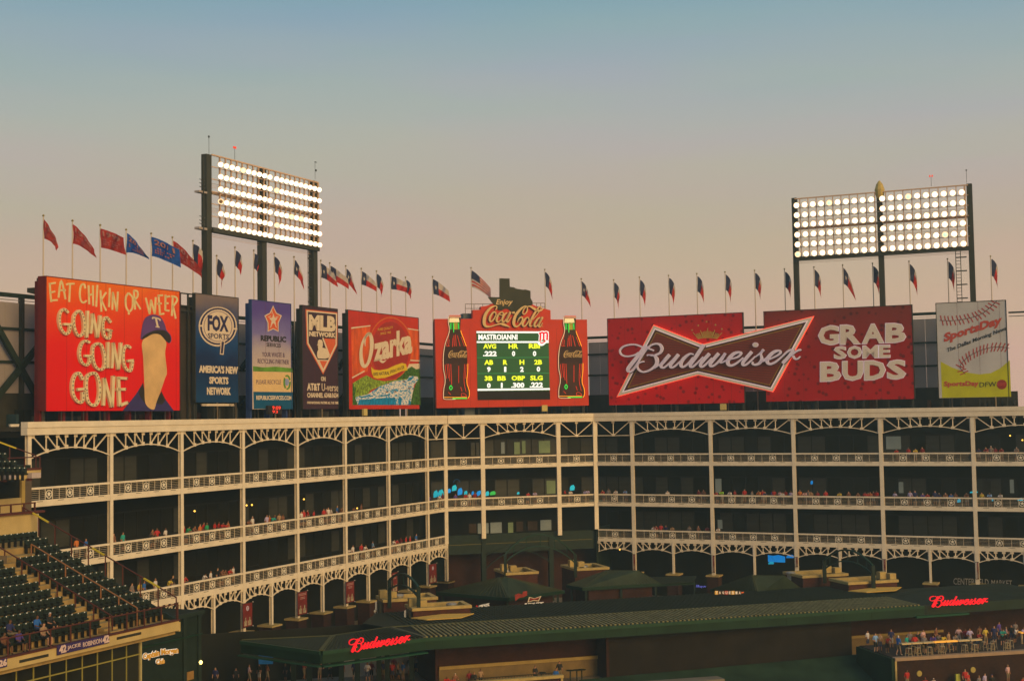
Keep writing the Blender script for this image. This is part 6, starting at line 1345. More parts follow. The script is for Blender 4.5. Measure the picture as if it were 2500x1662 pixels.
# second wall set, further up: railing level and cream panels at x<65
t = thing('wall_panel', 'cream walls with maroon rail under the upper deck at the far left edge', 'wall', FS.pt(u_left, -20, ZS+2)); zz = lambda y: FS.z(30, y, -20)
m = MB(); m.fbox(FS, u_left-25, FS.u(52, -20, 1230), -20.3, -20, zz(1262), zz(1216), CREAMW); m.build('lower_panel', t)
m = MB(); a = FS.u(53, -20.2, 1200); m.fbox(FS, a, a+.35, -20.6, -20.2, zz(1260), zz(1165), mat('yellow_post', (.48, .34, .10))); m.fbox(FS, a+.36, a+1.0, -20.6, -20.2, zz(1260), zz(1170), mat('grey_brown_wall', (.13, .10, .07))); m.build('corner_post', t)
m = MB(); m.fbox(FS, u_left-25, a-.003, -20.6, -20.4, zz(1262), zz(1150), BLACK); m.build('dark_opening', t)
m = MB()
for x in (0, 28, 60, 86): uu = FS.u(x, -14.5, 1240); m.fbox(FS, uu-.05, uu+.05, -14.6, -14.5, FS.z(x, 1252, -14.5), FS.z(60, 1228, -14.5), MAROON)
m.fbox(FS, u_left-10, FS.u(88, -14.5, 1230), -14.6, -14.5, FS.z(60, 1229, -14.5)-.04, FS.z(60, 1229, -14.5)+.05, MAROON); m.build('guard_rail', t)
# upper deck slab with seats at far left
ud = thing('upper_deck', 'edge of the upper seating deck jutting in at the far left with two small speakers', 'grandstand', FS.pt(u_left, -15, ZS+8)); W_ = -17
zt = FS.z(100, 1146, W_); zb = FS.z(100, 1166, W_); uu1 = FS.u(100, W_, 1150)
m = MB(); m.fbox(FS, u_left-25, uu1, W_-.4, W_, zb, zt, CREAMW); m.fbox(FS, u_left-25, uu1+.03, W_-.5, W_+.05, zt+.003, zt+.15, MAROON); m.build('fascia', ud)
m = MB(); m.fbox(FS, u_left-25, uu1-.3, W_-9, W_-.41, zb, zt, SLAB); 
for k in range(3): m.fbox(FS, u_left-25, uu1-.6-k*1.4, W_-1.4-(k+1)*1.0, W_-.4-k*1.0, zt, zt+.38*(k+1), DGREEN)
m.build('deck', ud)
m = MB(); m.fbox(FS, uu1-3, uu1-.2, W_-2.6, W_-.8, zt+.12, zt+.9, BRN); m.build('side_barrier', ud) if False else None
for x, y in ((22, 1161), (84, 1159)):
    p = FS.uz(x, y, W_+.3); q = MB(); q.fbox(FS, p[0]-.45, p[0]+.45, W_+.05, W_+.5, p[1]-.22, p[1]+.16, mat('pale_speaker', (.50, .42, .42), var=.05)); q.fbox(FS, p[0]-.5, p[0]-.2, W_+.0, W_+.3, p[1]-.42, p[1]-.22, MAROON); q.build('speaker', ud)
i = 0
for row, (y, xs_) in enumerate(((1140, (1, 12, 25, 38, 50, 62)), (1124, (1, 14, 26, 38)), (1105, (2, 14)))):
    for x in xs_:
        p = at_depth(x, y+6, at_depth(50, 1140, 96).y+row*1.2-1); i += 1
        put('stadium_seat', SEAT, None, p-Vector((0, 0, .75)), ang, label='green upper deck seat, %s row, %s from the left picture edge' % (['front', 'middle', 'rear'][row], ordw(xs_.index(x)+1)), cat='seat', group='seats on the upper deck edge')
rail('guard_rail', [FS.pt(uu1-k*1.5, W_-.1, zt+.15) for k in range(0, 8)], 1, parent=ud, hl=.8)
rail('stair_rail', [FS.pt(uu1-.1-k*1.0, W_-.4-k*1.6, zt+.15+k*.75) for k in range(0, 4)], 1, parent=ud, hl=.9, yellow=((.25, .6),))
# banners on the fascia
NB_ = mat('navy_banner', (.045, .03, .13), var=.1); 
vq = V(0, 1280, 4.104)
t = thing('fascia_banner', 'navy banner reading 42 JACKIE ROBINSON 42 on the grandstand fascia', 'banner', FS.pt(FS.u(200, .2, 1570), .2, ZS-.6)); A = Art(FS, t, .2)
A.poly('cloth', vq, [(575, 1212), (1093, 1103), (1096, 1182), (575, 1308)], NB_, h0=-.05, h1=0); PK = mat('pinkish_white_print', (.66, .50, .48), var=.05)
A.text('lettering', vq, '42', (592, 1292), (664, 1274), 78, PK, h0=.001, h1=.02, bold=.05); A.text('lettering', vq, 'JACKIE', (674, 1262), (808, 1228), 48, PK, h0=.001, h1=.02, bold=.01); A.text('lettering', vq, 'ROBINSON', (830, 1226), (1018, 1182), 48, PK, h0=.001, h1=.02, bold=.01); A.text('lettering', vq, '42', (1026, 1192), (1093, 1174), 76, PK, h0=.001, h1=.02, bold=.05)
t = thing('fascia_banner', 'navy banner ending in 26 on the fascia at the left picture edge', 'banner', FS.pt(FS.u(5, .2, 1610), .2, ZS-.6)); A = Art(FS, t, .2)
A.poly('cloth', vq, [(-120, 1375), (72, 1335), (72, 1420), (-120, 1470)], NB_, h0=-.05, h1=0); A.text('lettering', vq, '26', (-12, 1428), (68, 1408), 70, PK, h0=.001, h1=.02, bold=.05)
# glazed suites below the fascia
gs = thing('glass_front', 'dark glazed suite front with yellow mullions below the grandstand fascia', 'window wall', FS.pt(-8, -.8, ZS-4.5))
uL, uRr = u_left-8, FS.u(342, -.8, 1600); YM = mat('yellow_mullion', (.30, .27, .07), rough=.5, var=.1)
zh = FS.z(342, 1595, -.8)
xm = [40, 82, 122, 162, 201, 238, 274, 309]; us_ = [FS.u(x, -.8, 1610) for x in xm]; us_ = [us_[0]-1.4] + us_ + [uRr]
for a, b in zip(us_[:-1], us_[1:]):
    for z0, z1_ in ((ZS-5, zh-.04), (zh+.04, ZS-.63)):
        q = MB(); q.fbox(FS, a+.04, b-.04, -.9, -.84, z0, z1_, GLASS); q.build('pane', gs)
    q = MB(); q.fbox(FS, a-.03, a+.03, -.92, -.78, ZS-5, ZS-.63, YM); q.build('mullion', gs)
q = MB(); q.fbox(FS, uL, uRr, -.92, -.76, zh-.035, zh+.035, YM); q.build('transom', gs)
q = MB(); q.fbox(FS, uRr-.08, uRr+.06, -.95, -.7, ZS-6, ZS-.3, mat('yellow_cream_post', (.44, .38, .18))); q.build('corner_post', gs)
q = MB(); q.fbox(FS, uL-10, uRr, -12, -3.5, ZS-10, ZS-.7, BLACK); q.build('dark_interior', gs)
for x, y in ((289, 1647), (188, 1602)):
    p = at_depth(x, y, FS.pt(FS.u(x, -1.2, y), -1.2, 0).y); q = MB(); q.tube([p, p+Vector((0, 0, .12))], [.07, .06], mat('amber_lamp', (1, .7, .1), var=0, emit=1.5 if x > 200 else .1, ecol=(1, .65, .08)), 8); q.build('lamp', gs)
# dark green club building
cb = thing('club_building', 'dark green building corner carrying the lit club sign, below the left wing', 'building', FL.pt(-56, 14, ZC)); w = 14
uA, uB = FL.u(346, w), FL.u(488, w, 1550); ztp = FL.z(480, 1490, w); CG2 = mat('club_green', (.014, .024, .017), rough=.7, var=.2)
m = MB(); m.fbox(FL, uA-6, uB, 4, w, 0, ztp, CG2); m.build('wall', cb)
m = MB(); m.fbox(FL, uA-6, uB+.3, w, w+.3, ztp-.3, ztp, DGREEN); m.fbox(FL, uA-6, uB+.1, w+.003, w+.2, FL.z(400, 1565, w)-.1, FL.z(400, 1565, w), FASCIA); m.build('trim', cb)
for x in (452, 488): m = MB(); u = FL.u(x, w, 1560); m.fbox(FL, u-.35, u, w+.002, w+.15, 0, ztp-.3, DGREEN); m.build('pilaster', cb)
m = MB(); u0, z1_ = FL.uz(456, 1640, w); u1, z0_ = FL.uz(472, 1656, w); m.fbox(FL, u0, u1, w, w+.05, z0_, z1_, mat('brown_notice', (.30, .17, .05), var=.2)); m.build('notice', cb)
p = FL.uz(484, 1616, w); q = MB(); q.tube([FL.pt(p[0], w+.25, p[1]-.12), FL.pt(p[0], w+.25, p[1]+.05), FL.pt(p[0], w+.25, p[1]+.18)], [.08, .15, .05], mat('wall_lamp_glow', (1, .8, .3), var=0, emit=4, ecol=(1, .68, .18)), 10); q.build('wall_lamp', cb)
t = thing('club_sign', 'gold lettered sign with white outline reading Captain Morgan Club', 'sign', FL.pt(FL.u(390, w+.2, 1600), w+.2, FL.z(390, 1625, w))); A = Art(FL, t, w+.25)
WO = mat('white_outline_lit', (.7, .68, .62), var=0, emit=.5); OG = mat('old_gold_letter', (.42, .20, .02), var=.1, emit=.3, ecol=(.8, .4, .05))
A.text('lettering', vq, 'Captain', (1424, 1372), (1592, 1330), 86, WO, h1=.05, bold=.13); A.text('lettering', vq, 'Morgan', (1606, 1322), (1782, 1302), 80, WO, h1=.05, bold=.13); A.text('lettering', vq, 'Club', (1556, 1402), (1645, 1392), 58, WO, h1=.05, bold=.14)
A.text('lettering', vq, 'Captain', (1426, 1372), (1590, 1328), 82, OG, h0=.051, h1=.1, bold=.03); A.text('lettering', vq, 'Morgan', (1608, 1322), (1780, 1300), 76, OG, h0=.051, h1=.1, bold=.03); A.text('lettering', vq, 'Club', (1558, 1402), (1643, 1390), 54, OG, h0=.051, h1=.1, bold=.03)
# banners on the columns
BAN = mat('column_banner_red', (.17, .022, .018), var=.35, scale=2); BANB = mat('banner_bottle_print', (.34, .27, .18), var=.5, scale=4)
def colbanner(F, w, x0, x1, y0, y1, label, tex):
    u0, z1_ = F.uz(x0, y0, w); u1, z0_ = F.uz(x1, y1, w); t = thing('column_banner', label, 'banner', F.pt(u0, w, z0_), 'red banners on the columns')
    m = MB(); m.fbox(F, u0, u1, w-.03, w, z0_, z1_, BAN); m.build('cloth', t); W2 = u1-u0; H2 = z1_-z0_
    m = MB()
    for z in (z0_-.03, z1_+.03): m.beam(F.pt(u0-.2, w, z), F.pt(u1+.1, w, z), .05, STEEL); m.fbox(F, u1+.06, u1+.14, w-.04, w+.04, z-.04, z+.04, WHITE)
    m.build('bracket', t)
    m = MB()
    for s in (.12, .56): m.fbox(F, u0+W2*s, u0+W2*(s+.32), w+.001, w+.01, z0_+.05*H2, z0_+.26*H2, BANB); m.fbox(F, u0+W2*(s+.1), u0+W2*(s+.22), w+.001, w+.01, z0_+.262*H2, z0_+.40*H2, BANB)
    if tex == 'T':
        m.tube([F.pt(u0+W2*.5, w+.001, z0_+H2*.78), F.pt(u0+W2*.5, w+.02, z0_+H2*.78)], [.24, .22], mat('pale_blue_badge', (.45, .45, .6), var=0), 14)
        m.fbox(F, u0+W2*.5-.10, u0+W2*.5+.10, w+.021, w+.03, z0_+H2*.78+.06, z0_+H2*.78+.12, FRED); m.fbox(F, u0+W2*.5-.03, u0+W2*.5+.03, w+.021, w+.03, z0_+H2*.78-.14, z0_+H2*.78+.06, FRED)
    else:
        for j, q in enumerate((.92, .86, .76, .70)): m.fbox(F, u0+W2*(.1+.15*(j > 1)), u0+W2*(.9-.15*(j > 1)), w+.001, w+.01, z0_+H2*(q-.02), z0_+H2*(q+.008), mat('banner_text', (.42, .24, .22), var=0))
    split(m, 'print', t)
for x0, x1, y0, y1, lb, tx in ((593, 616, 1474, 1526, 'red column banner with round T badge, second column left of the kiosks', 'T'), (727, 750, 1446, 1496, 'red column banner with white print, third column of the lower left arcade', ''),
     (845, 865, 1421, 1467, 'red column banner with white print, left of the star kiosks', ''), (957, 971, 1398, 1443, 'red column banner behind the green arch of the kiosks', ''), (1048, 1066, 1378, 1420, 'red column banner with round T badge at the end of the left wing', 'T')):
    colbanner(FL, .35, x0, x1, y0, y1, lb, tx)
for x0, x1, y0, y1, lb in ((1546, 1551, 1353, 1390, 'thin red banner seen edge-on beside the first full column of the right wing'), (1740, 1745, 1356, 1396, 'thin red banner seen edge-on beside the second column of the right wing'), (1943, 1948, 1360, 1382, 'thin red banner seen edge-on above the right steel duct'), (2157, 2163, 1365, 1400, 'thin red banner seen edge-on right of the arch'), (2385, 2390, 1372, 1412, 'thin dark banner seen edge-on through the market lettering')):
    colbanner(FR, .4, x0, x1, y0, y1, lb, '')
# glowing screens and lamps inside the building
BLU = mat('blue_screen_glow', (.02, .25, .6), var=.5, scale=1.5, emit=.55, ecol=(.0, .28, .85)); CYN = mat('cyan_screen_glow', (.02, .5, .7), var=.3, emit=.45, ecol=(.02, .5, .75)); GRG = mat('green_neon', (.05, .5, .1), var=0, emit=.4, ecol=(.03, .5, .1))
def glow(F, w, x0, x1, y0, y1, m_, label, cat='light', name='light_patch', shape=None, s=.0):
    t = None; u0, z1_ = F.uz(x0, y0, w); u1, z0_ = F.uz(x1, y1, w); b = MB()
    pts = [(u0+(u1-u0)*a, z0_+(z1_-z0_)*c) for a, c in (shape or [(0, 0), (.9, .1), (1, .6), (.75, 1), (.2, .85), (0, .5)])]; b.poly(F, pts, w, w+.08, m_); return tagp(b.build(name), label, cat)
for x0, x1, y0, y1, k, lb in ((1058, 1069, 1196, 1214, CYN, 'leftmost cyan light shape on the second balcony of the centre wing'), (1069, 1083, 1194, 1214, CYN, 'cyan light shape left of the corner column, second balcony'), (1091, 1101, 1192, 1203, BLU, 'blue light shape just right of the corner column'), (1103, 1115, 1183, 1198, CYN, 'tallest cyan light shape under the dim arc'),
     (1117, 1129, 1190, 1208, BLU, 'blue light block right of the tallest cyan shape'), (1133, 1141, 1197, 1207, CYN, 'small cyan light between two people on the second balcony'), (1151, 1157, 1198, 1208, BLU, 'small blue light right of the white shirted person'), (1163, 1176, 1197, 1210, BLU, 'blue light shape left of the hanging column'), (1185, 1194, 1198, 1210, CYN, 'blue light shape right of the hanging column'),
     (1196, 1210, 1198, 1208, GRG, 'small green neon scribble on the second balcony'), (1262, 1268, 1200, 1206, CYN, 'tiny cyan light in the middle of the second balcony'), (1391, 1403, 1183, 1197, CYN, 'blue light shape in the bay right of the centre arch')):
    glow(FC, -2.2, x0, x1, y0, y1, k, lb)
m = MB(); c0 = FC.uz(1115, 1177, -3)
for i in range(7):
    a0, a1 = math.pi*i/7, math.pi*(i+1)/7; m.beam(FC.pt(c0[0]+.42*math.cos(a0), -3, c0[1]+.4*math.sin(a0)), FC.pt(c0[0]+.42*math.cos(a1), -3, c0[1]+.4*math.sin(a1)), .06, mat('dim_blue_arc', (.02, .1, .2), var=0, emit=.15, ecol=(.0, .15, .4)))
tagp(m.build('neon_arc'), 'dim blue neon arc above the cyan light shapes', 'light')
for x0, x1, y0, y1, k, lb in ((1875, 1917, 1353, 1372, BLU, 'large blue screen glowing under the third arch of the right wing'), (1876, 1890, 1370, 1377, CYN, 'cyan spot at the foot of the large blue screen'), (1920, 1940, 1353, 1362, BLU, 'dim blue glow right of the large blue screen'), (2337, 2346, 1217, 1226, CYN, 'blue light behind the second rail near the right edge'), (2418, 2426, 1215, 1223, CYN, 'small blue light behind the rail right of the last full column'),
     (2484, 2499, 1214, 1222, CYN, 'bright blue glow behind the rail at the right picture edge'), (2368, 2388, 1198, 1203, CYN, 'thin blue light at the last full column'), (1979, 1985, 1172, 1182, BLU, 'faint blue light deep in the balcony')):
    glow(FR, -.9 if y0 > 1190 and y0 < 1300 else -3.5, x0, x1, y0, y1, k, lb, shape=[(0, 0), (1, 0), (1, .8), (.6, 1), (.3, .85), (0, .95)] if x1-x0 > 30 else None)
AMB = mat('amber_bulb', (1, .6, .1), var=0, emit=2.2, ecol=(1, .55, .08)); bb_ = MB(); bb_.tube([(0, 0, -.09), (0, 0, 0), (0, 0, .09)], [.04, .11, .04], AMB, 8); BULB_ME = bb_.mesh('bulb')
for F, x, y, lb in ((FR, 1513, 1341, 'amber lamp under the first low arch of the right wing'), (FR, 2466, 1063, 'small amber lamp on the top balcony near the right edge'), (FR, 2496, 1074, 'small amber lamp at the right picture edge'), (FL, 475, 1247, 'small amber lamp high on the second balcony, third bay'), (FL, 602, 1233, 'left one of two small lamps in the fourth bay, second balcony'), (FL, 615, 1232, 'right one of two small lamps in the fourth bay, second balcony'), (FL, 742, 1218, 'small lamp in the fifth bay, second balcony'), (FL, 872, 1240, 'small lamp in the sixth bay')):
    u, z = F.uz(x, y, -1.5 if y < 1300 else .2); put('bulb', BULB_ME, None, F.pt(u, -1.5 if y < 1300 else .2, z), label=lb, cat='lamp')
# ---------------------------------------------------------------- people
SKIN = mat('skin', (.34, .17, .10), var=.1); HAIR = mat('dark_hair', (.035, .022, .015), var=.1); TR = mat('dark_trousers', (.03, .03, .035), var=.1)
def person_mesh(name, joints, bones, rad, region):
    me = bpy.data.meshes.new(name); me.from_pydata([joints[k] for k in joints], [(list(joints).index(a), list(joints).index(b)) for a, b in bones], [])
    o = bpy.data.objects.new(name, me); COL.objects.link(o); o.modifiers.new('s', 'SKIN'); sub = o.modifiers.new('u', 'SUBSURF'); sub.levels = 1
    if not me.skin_vertices: me.attributes.new  # skin layer is made by the modifier's operator; add it through bmesh below
    import bmesh
    bm = bmesh.new(); bm.from_mesh(me); lay = bm.verts.layers.skin.verify()
    for v, k in zip(bm.verts, joints): r_ = rad[k]; v[lay].radius = (r_ if isinstance(r_, tuple) else (r_, r_)); v[lay].use_root = (k == 'pelvis')
    bm.to_mesh(me); bm.free()
    dg = bpy.context.evaluated_depsgraph_get(); ev = o.evaluated_get(dg); out_ = bpy.data.meshes.new_from_object(ev)
    bpy.data.objects.remove(o)
    for m_ in (SKIN, FRED, TR, HAIR): out_.materials.append(m_)
    idx = []
    for p in out_.polygons:
        c = p.center; best = None
        for (a, b) in bones:
            A_, B_ = Vector(joints[a]), Vector(joints[b]); d = B_-A_; t_ = max(0, min(1, (c-A_).dot(d)/max(d.length_squared, 1e-9))); q = (c-(A_+d*t_)).length
            if best is None or q < best[0]: best = (q, a, b, t_)
        r_ = region.get((best[1], best[2]), 0)
        if r_ == 'head': h = Vector(joints['head']); r_ = 3 if (c.z > h.z+.03 or (c.y > h.y+.03 and c.z > h.z-.08)) else 0
        idx.append(r_)
    out_.polygons.foreach_set('material_index', idx); out_.polygons.foreach_set('use_smooth', [True]*len(idx)); out_.name = name; return out_
BASE = dict(pelvis=(0, 0, .95), waist=(0, 0, 1.12), chest=(0, 0, 1.32), neck=(0, 0, 1.50), head=(0, -.02, 1.64), crown=(0, -.01, 1.74),
    shl=(.19, 0, 1.42), ell=(.26, .03, 1.13), wrl=(.25, -.08, .90), hal=(.24, -.11, .82), shr=(-.19, 0, 1.42), elr=(-.26, .03, 1.13), wrr=(-.25, -.08, .90), har=(-.24, -.11, .82),
    hil=(.10, 0, .90), knl=(.11, -.02, .50), anl=(.12, .02, .09), tol=(.13, -.14, .04), hir=(-.10, 0, .90), knr=(-.11, -.02, .50), anr=(-.12, .02, .09), tor=(-.13, -.14, .04))
BON = [('pelvis', 'waist'), ('waist', 'chest'), ('chest', 'neck'), ('neck', 'head'), ('head', 'crown'), ('chest', 'shl'), ('shl', 'ell'), ('ell', 'wrl'), ('wrl', 'hal'), ('chest', 'shr'), ('shr', 'elr'), ('elr', 'wrr'), ('wrr', 'har'),
       ('pelvis', 'hil'), ('hil', 'knl'), ('knl', 'anl'), ('anl', 'tol'), ('pelvis', 'hir'), ('hir', 'knr'), ('knr', 'anr'), ('anr', 'tor')]
RAD = dict(pelvis=(.16, .12), waist=(.15, .11), chest=(.18, .12), neck=.06, head=(.085, .105), crown=.06, shl=.075, ell=.05, wrl=.035, hal=.04, shr=.075, elr=.05, wrr=.035, har=.04, hil=.10, knl=.065, anl=.045, tol=.04, hir=.10, knr=.065, anr=.045, tor=.04)
REG = {('pelvis', 'waist'): 1, ('waist', 'chest'): 1, ('chest', 'neck'): 1, ('neck', 'head'): 'head', ('head', 'crown'): 'head', ('chest', 'shl'): 1, ('shl', 'ell'): 1, ('chest', 'shr'): 1, ('shr', 'elr'): 1,
       ('pelvis', 'hil'): 2, ('hil', 'knl'): 2, ('knl', 'anl'): 0, ('pelvis', 'hir'): 2, ('hir', 'knr'): 2, ('knr', 'anr'): 0, ('anl', 'tol'): 3, ('anr', 'tor'): 3}
def variant(**k): d = dict(BASE); d.update(k); return d
LEAN = variant(waist=(0, -.04, 1.1), chest=(0, -.16, 1.26), neck=(0, -.24, 1.40), head=(0, -.30, 1.50), crown=(0, -.31, 1.60), shl=(.19, -.18, 1.34), ell=(.24, -.36, 1.14), wrl=(.10, -.48, 1.12), hal=(.03, -.50, 1.12), shr=(-.19, -.18, 1.34), elr=(-.24, -.36, 1.14), wrr=(-.10, -.48, 1.12), har=(-.03, -.52, 1.14))
SIT = variant(pelvis=(0, .05, .50), waist=(0, .10, .66), chest=(0, .10, .88), neck=(0, .06, 1.06), head=(0, .02, 1.20), crown=(0, .02, 1.30), shl=(.19, .08, .98), ell=(.25, -.02, .72), wrl=(.16, -.22, .66), hal=(.12, -.28, .66), shr=(-.19, .08, .98), elr=(-.25, -.02, .72), wrr=(-.16, -.22, .66), har=(-.12, -.28, .66),
    hil=(.10, .02, .47), knl=(.14, -.42, .52), anl=(.13, -.40, .09), tol=(.14, -.54, .04), hir=(-.10, .02, .47), knr=(-.14, -.42, .52), anr=(-.13, -.40, .09), tor=(-.14, -.54, .04))
TALK = variant(ell=(.32, -.05, 1.16), wrl=(.16, -.26, 1.22), hal=(.10, -.30, 1.28), elr=(-.30, .02, 1.14), wrr=(-.20, -.18, 1.02), har=(-.16, -.24, 1.02), knl=(.15, -.04, .5), anl=(.2, .04, .09), tol=(.22, -.1, .04))
SIDE = variant(ell=(.24, -.10, 1.14), wrl=(.22, -.30, 1.10), hal=(.2, -.36, 1.1), elr=(-.24, -.05, 1.13), wrr=(-.1, -.2, 1.05), har=(-.02, -.22, 1.05), anl=(.12, .18, .09), tol=(.13, .04, .04), anr=(-.12, -.16, .09), tor=(-.13, -.32, .04), knr=(-.11, -.10, .5))
PM = {k: person_mesh('person_'+k, j, BON, RAD, REG) for k, j in (('stand', BASE), ('lean', LEAN), ('sit', SIT), ('talk', TALK), ('side', SIDE))}
SH = {'red': (.42, .03, .025), 'white': (.62, .58, .58), 'blue': (.03, .13, .45), 'navy': (.03, .035, .12), 'grey': (.20, .17, .17), 'teal': (.03, .34, .30), 'green': (.03, .30, .12), 'lime': (.30, .62, .04), 'yellow': (.55, .42, .06), 'orange': (.55, .17, .04), 'lilac': (.42, .36, .58), 'pink': (.60, .36, .36), 'brown': (.20, .09, .05), 'black': (.025, .025, .025), 'maroon': (.22, .025, .03), 'tan': (.34, .22, .13), 'purple': (.10, .06, .30), 'pale blue': (.20, .35, .65)}
SM = {k: mat(k.replace(' ', '_')+'_shirt', v, var=.15, scale=4) for k, v in SH.items()}
TRS = [TR, mat('denim', (.05, .07, .14), var=.1), mat('khaki', (.26, .20, .12), var=.1), mat('light_shorts', (.42, .38, .34), var=.1), mat('black_shorts', (.02, .02, .02), var=0)]
HRS = [HAIR, HAIR, mat('brown_hair', (.09, .045, .02), var=.1), mat('blond_hair', (.30, .20, .08), var=.1), mat('white_cap', (.62, .60, .58), var=0), mat('red_cap', (.40, .03, .03), var=0), mat('blue_cap', (.03, .06, .28), var=0)]
SKS = [SKIN, mat('light_skin', (.46, .26, .17), var=.05), mat('brown_skin', (.16, .08, .045), var=.05)]
pr = random.Random(11)
def person(pose, loc, rz, shirt, label, group, cap=None):
    o = put('person', PM[pose], None, loc, rz, label=label, cat='person', group=group)
    hi = {'white': 4, 'red': 5, 'blue': 6}.get(cap, pr.randrange(4)); trr = pr.choice(TRS)
    for i, m_ in enumerate((pr.choice(SKS), SM[shirt], trr, HRS[hi])):
        o.material_slots[i].link = 'OBJECT'; o.material_slots[i].material = m_
    s = pr.uniform(.94, 1.06); o.scale = (s, s, s); return o
fl_ = ['top', 'second', 'third']
posew = {'lean': 'leaning on the rail', 'stand': 'standing', 'talk': 'standing with raised hand', 'side': 'turned sideways'}
def bay_of(F, u):
    P = {id(FL): LP, id(FC): CP, id(FR): RP}[id(F)]
    for i in range(len(P)-1):
        if P[i] <= u < P[i+1]: return i+1
    return len(P)-1
cnt = {}
def balcony(F, lv, lst):
    wing = {id(FL): 'left', id(FC): 'centre', id(FR): 'right'}[id(F)]
    for it in lst:
        x, sh = it[:2]; pose = it[2] if len(it) > 2 else pr.choice(['lean', 'lean', 'stand', 'talk', 'side']); cap = it[3] if len(it) > 3 else None
        y = {0: 1115, 1: 1215, 2: 1300}[lv]; w = -.55 if pose == 'lean' else -.75-pr.random()*.5
        u = F.u(x, w, y); by = bay_of(F, u); n = cnt.setdefault((id(F), lv, by), 0); cnt[(id(F), lv, by)] += 1
        on = ordw(n+1)
        person(pose, F.pt(u, w, zr(RL[lv][1])-.02), F.ang+math.pi*0 + pr.uniform(-.3, .3) + (1.2 if pose == 'side' else 0), sh,
               '%s shirt, %s, %s from left in %s bay, %s balcony, %s wing' % (sh, {'lean': 'leaning', 'stand': 'standing', 'talk': 'hand raised', 'side': 'sideways'}[pose], on, ordw(by), fl_[lv], wing), 'spectators on the balconies', cap)
balcony(FL, 1, [(187, 'orange', 'stand'), (210, 'blue', 'stand'), (277, 'brown'), (300, 'teal', 'stand'), (365, 'black'), (372, 'brown'), (383, 'red'), (404, 'white', 'stand'), (449, 'red', 'stand'), (455, 'green'), (470, 'brown'), (488, 'orange', 'stand'), (497, 'red', 'stand'), (505, 'green', 'stand'), (524, 'red'), (534, 'red', 'stand'), (540, 'red'), (548, 'red'), (556, 'orange'),
   (604, 'brown'), (616, 'white', 'stand', 'white'), (651, 'lilac', 'stand'), (657, 'orange'), (664, 'teal'), (671, 'navy'), (681, 'tan', 'stand'), (690, 'brown', 'stand'), (735, 'white'), (741, 'red', 'stand'), (750, 'red'), (766, 'red', 'stand'), (790, 'red', 'stand'), (796, 'maroon'), (801, 'white', 'stand'), (807, 'white'), (823, 'blue', 'stand'), (830, 'brown', 'lean'), (860, 'brown'), (882, 'brown', 'stand'), (1047, 'purple'), (1069, 'white', 'lean'), (1080, 'maroon', 'stand')])
balcony(FC, 1, [(1112, 'purple', 'stand'), (1136, 'red', 'lean'), (1146, 'white', 'stand'), (1160, 'red', 'stand'), (1172, 'orange', 'lean'), (1288, 'red', 'lean'), (1306, 'lilac', 'lean'), (1379, 'red', 'side'), (1392, 'white', 'lean'), (1428, 'lilac', 'stand'), (1434, 'lilac', 'lean'), (1450, 'black', 'lean')])
balcony(FR, 1, [(1474, 'red', 'lean'), (1486, 'grey', 'stand'), (1505, 'white', 'lean'), (1529, 'pale blue', 'lean'), (1630, 'white', 'lean', 'white'), (1706, 'maroon', 'stand'), (1718, 'brown'), (1751, 'red', 'lean'), (1763, 'lime', 'lean', 'red'), (1784, 'white', 'lean'), (1794, 'maroon'), (1818, 'red', 'stand'), (1836, 'grey', 'side'), (1855, 'orange', 'lean'), (1862, 'red', 'stand'), (1868, 'navy'),
   (1887, 'blue', 'stand'), (1890, 'red', 'stand'), (1904, 'pink', 'stand'), (1911, 'white', 'lean'), (1918, 'red', 'stand'), (1931, 'lilac', 'stand'), (1953, 'orange', 'stand'), (1966, 'pink', 'lean'), (1974, 'grey', 'stand'), (1980, 'tan'), (1996, 'maroon'), (2016, 'red', 'stand'), (2051, 'yellow', 'lean'), (2072, 'brown'), (2095, 'brown'), (2112, 'red', 'stand'), (2119, 'red', 'lean'), (2125, 'orange'), (2133, 'maroon', 'stand'), (2140, 'red'),
   (2185, 'lilac', 'talk'), (2222, 'lilac', 'stand'), (2234, 'navy', 'stand'), (2253, 'purple', 'lean', 'white'), (2266, 'red', 'lean'), (2283, 'navy'), (2293, 'navy', 'lean', 'white'), (2309, 'brown'), (2322, 'blue', 'lean'), (2333, 'brown', 'stand'), (2397, 'yellow', 'stand'), (2417, 'pale blue', 'lean'), (2444, 'white', 'lean'), (2361, 'brown')])
balcony(FL, 2, [(322, 'grey', 'stand'), (341, 'yellow', 'stand'), (352, 'blue', 'stand'), (379, 'white', 'stand'), (410, 'yellow', 'lean'), (422, 'black', 'stand'), (447, 'red', 'lean'), (495, 'white', 'lean'), (514, 'white', 'stand'), (531, 'black', 'stand'), (537, 'brown', 'lean'), (544, 'brown', 'lean'), (557, 'red', 'lean'), (569, 'white', 'stand'), (849, 'white', 'lean'), (861, 'white', 'stand'), (882, 'red', 'stand'), (888, 'white', 'lean'), (909, 'pale blue', 'side'), (957, 'white', 'lean'), (965, 'red', 'lean'), (978, 'maroon'), (991, 'red', 'stand'), (1001, 'red', 'stand'), (1016, 'blue', 'stand')])
balcony(FR, 2, [(1597, 'white', 'lean'), (1603, 'maroon', 'lean'), (1614, 'red', 'stand'), (1626, 'navy', 'stand'), (1642, 'tan', 'lean'), (1683, 'grey'), (1705, 'brown'), (1728, 'maroon'), (1755, 'white', 'lean')])
balcony(FR, 0, [(2190, 'red', 'lean'), (2218, 'red', 'stand'), (2235, 'yellow', 'lean'), (2252, 'maroon', 'stand'), (2390, 'navy', 'lean'), (2410, 'maroon', 'lean'), (2420, 'grey', 'stand', 'white'), (2430, 'maroon', 'stand'), (2446, 'maroon'), (2482, 'grey', 'lean', 'white')])
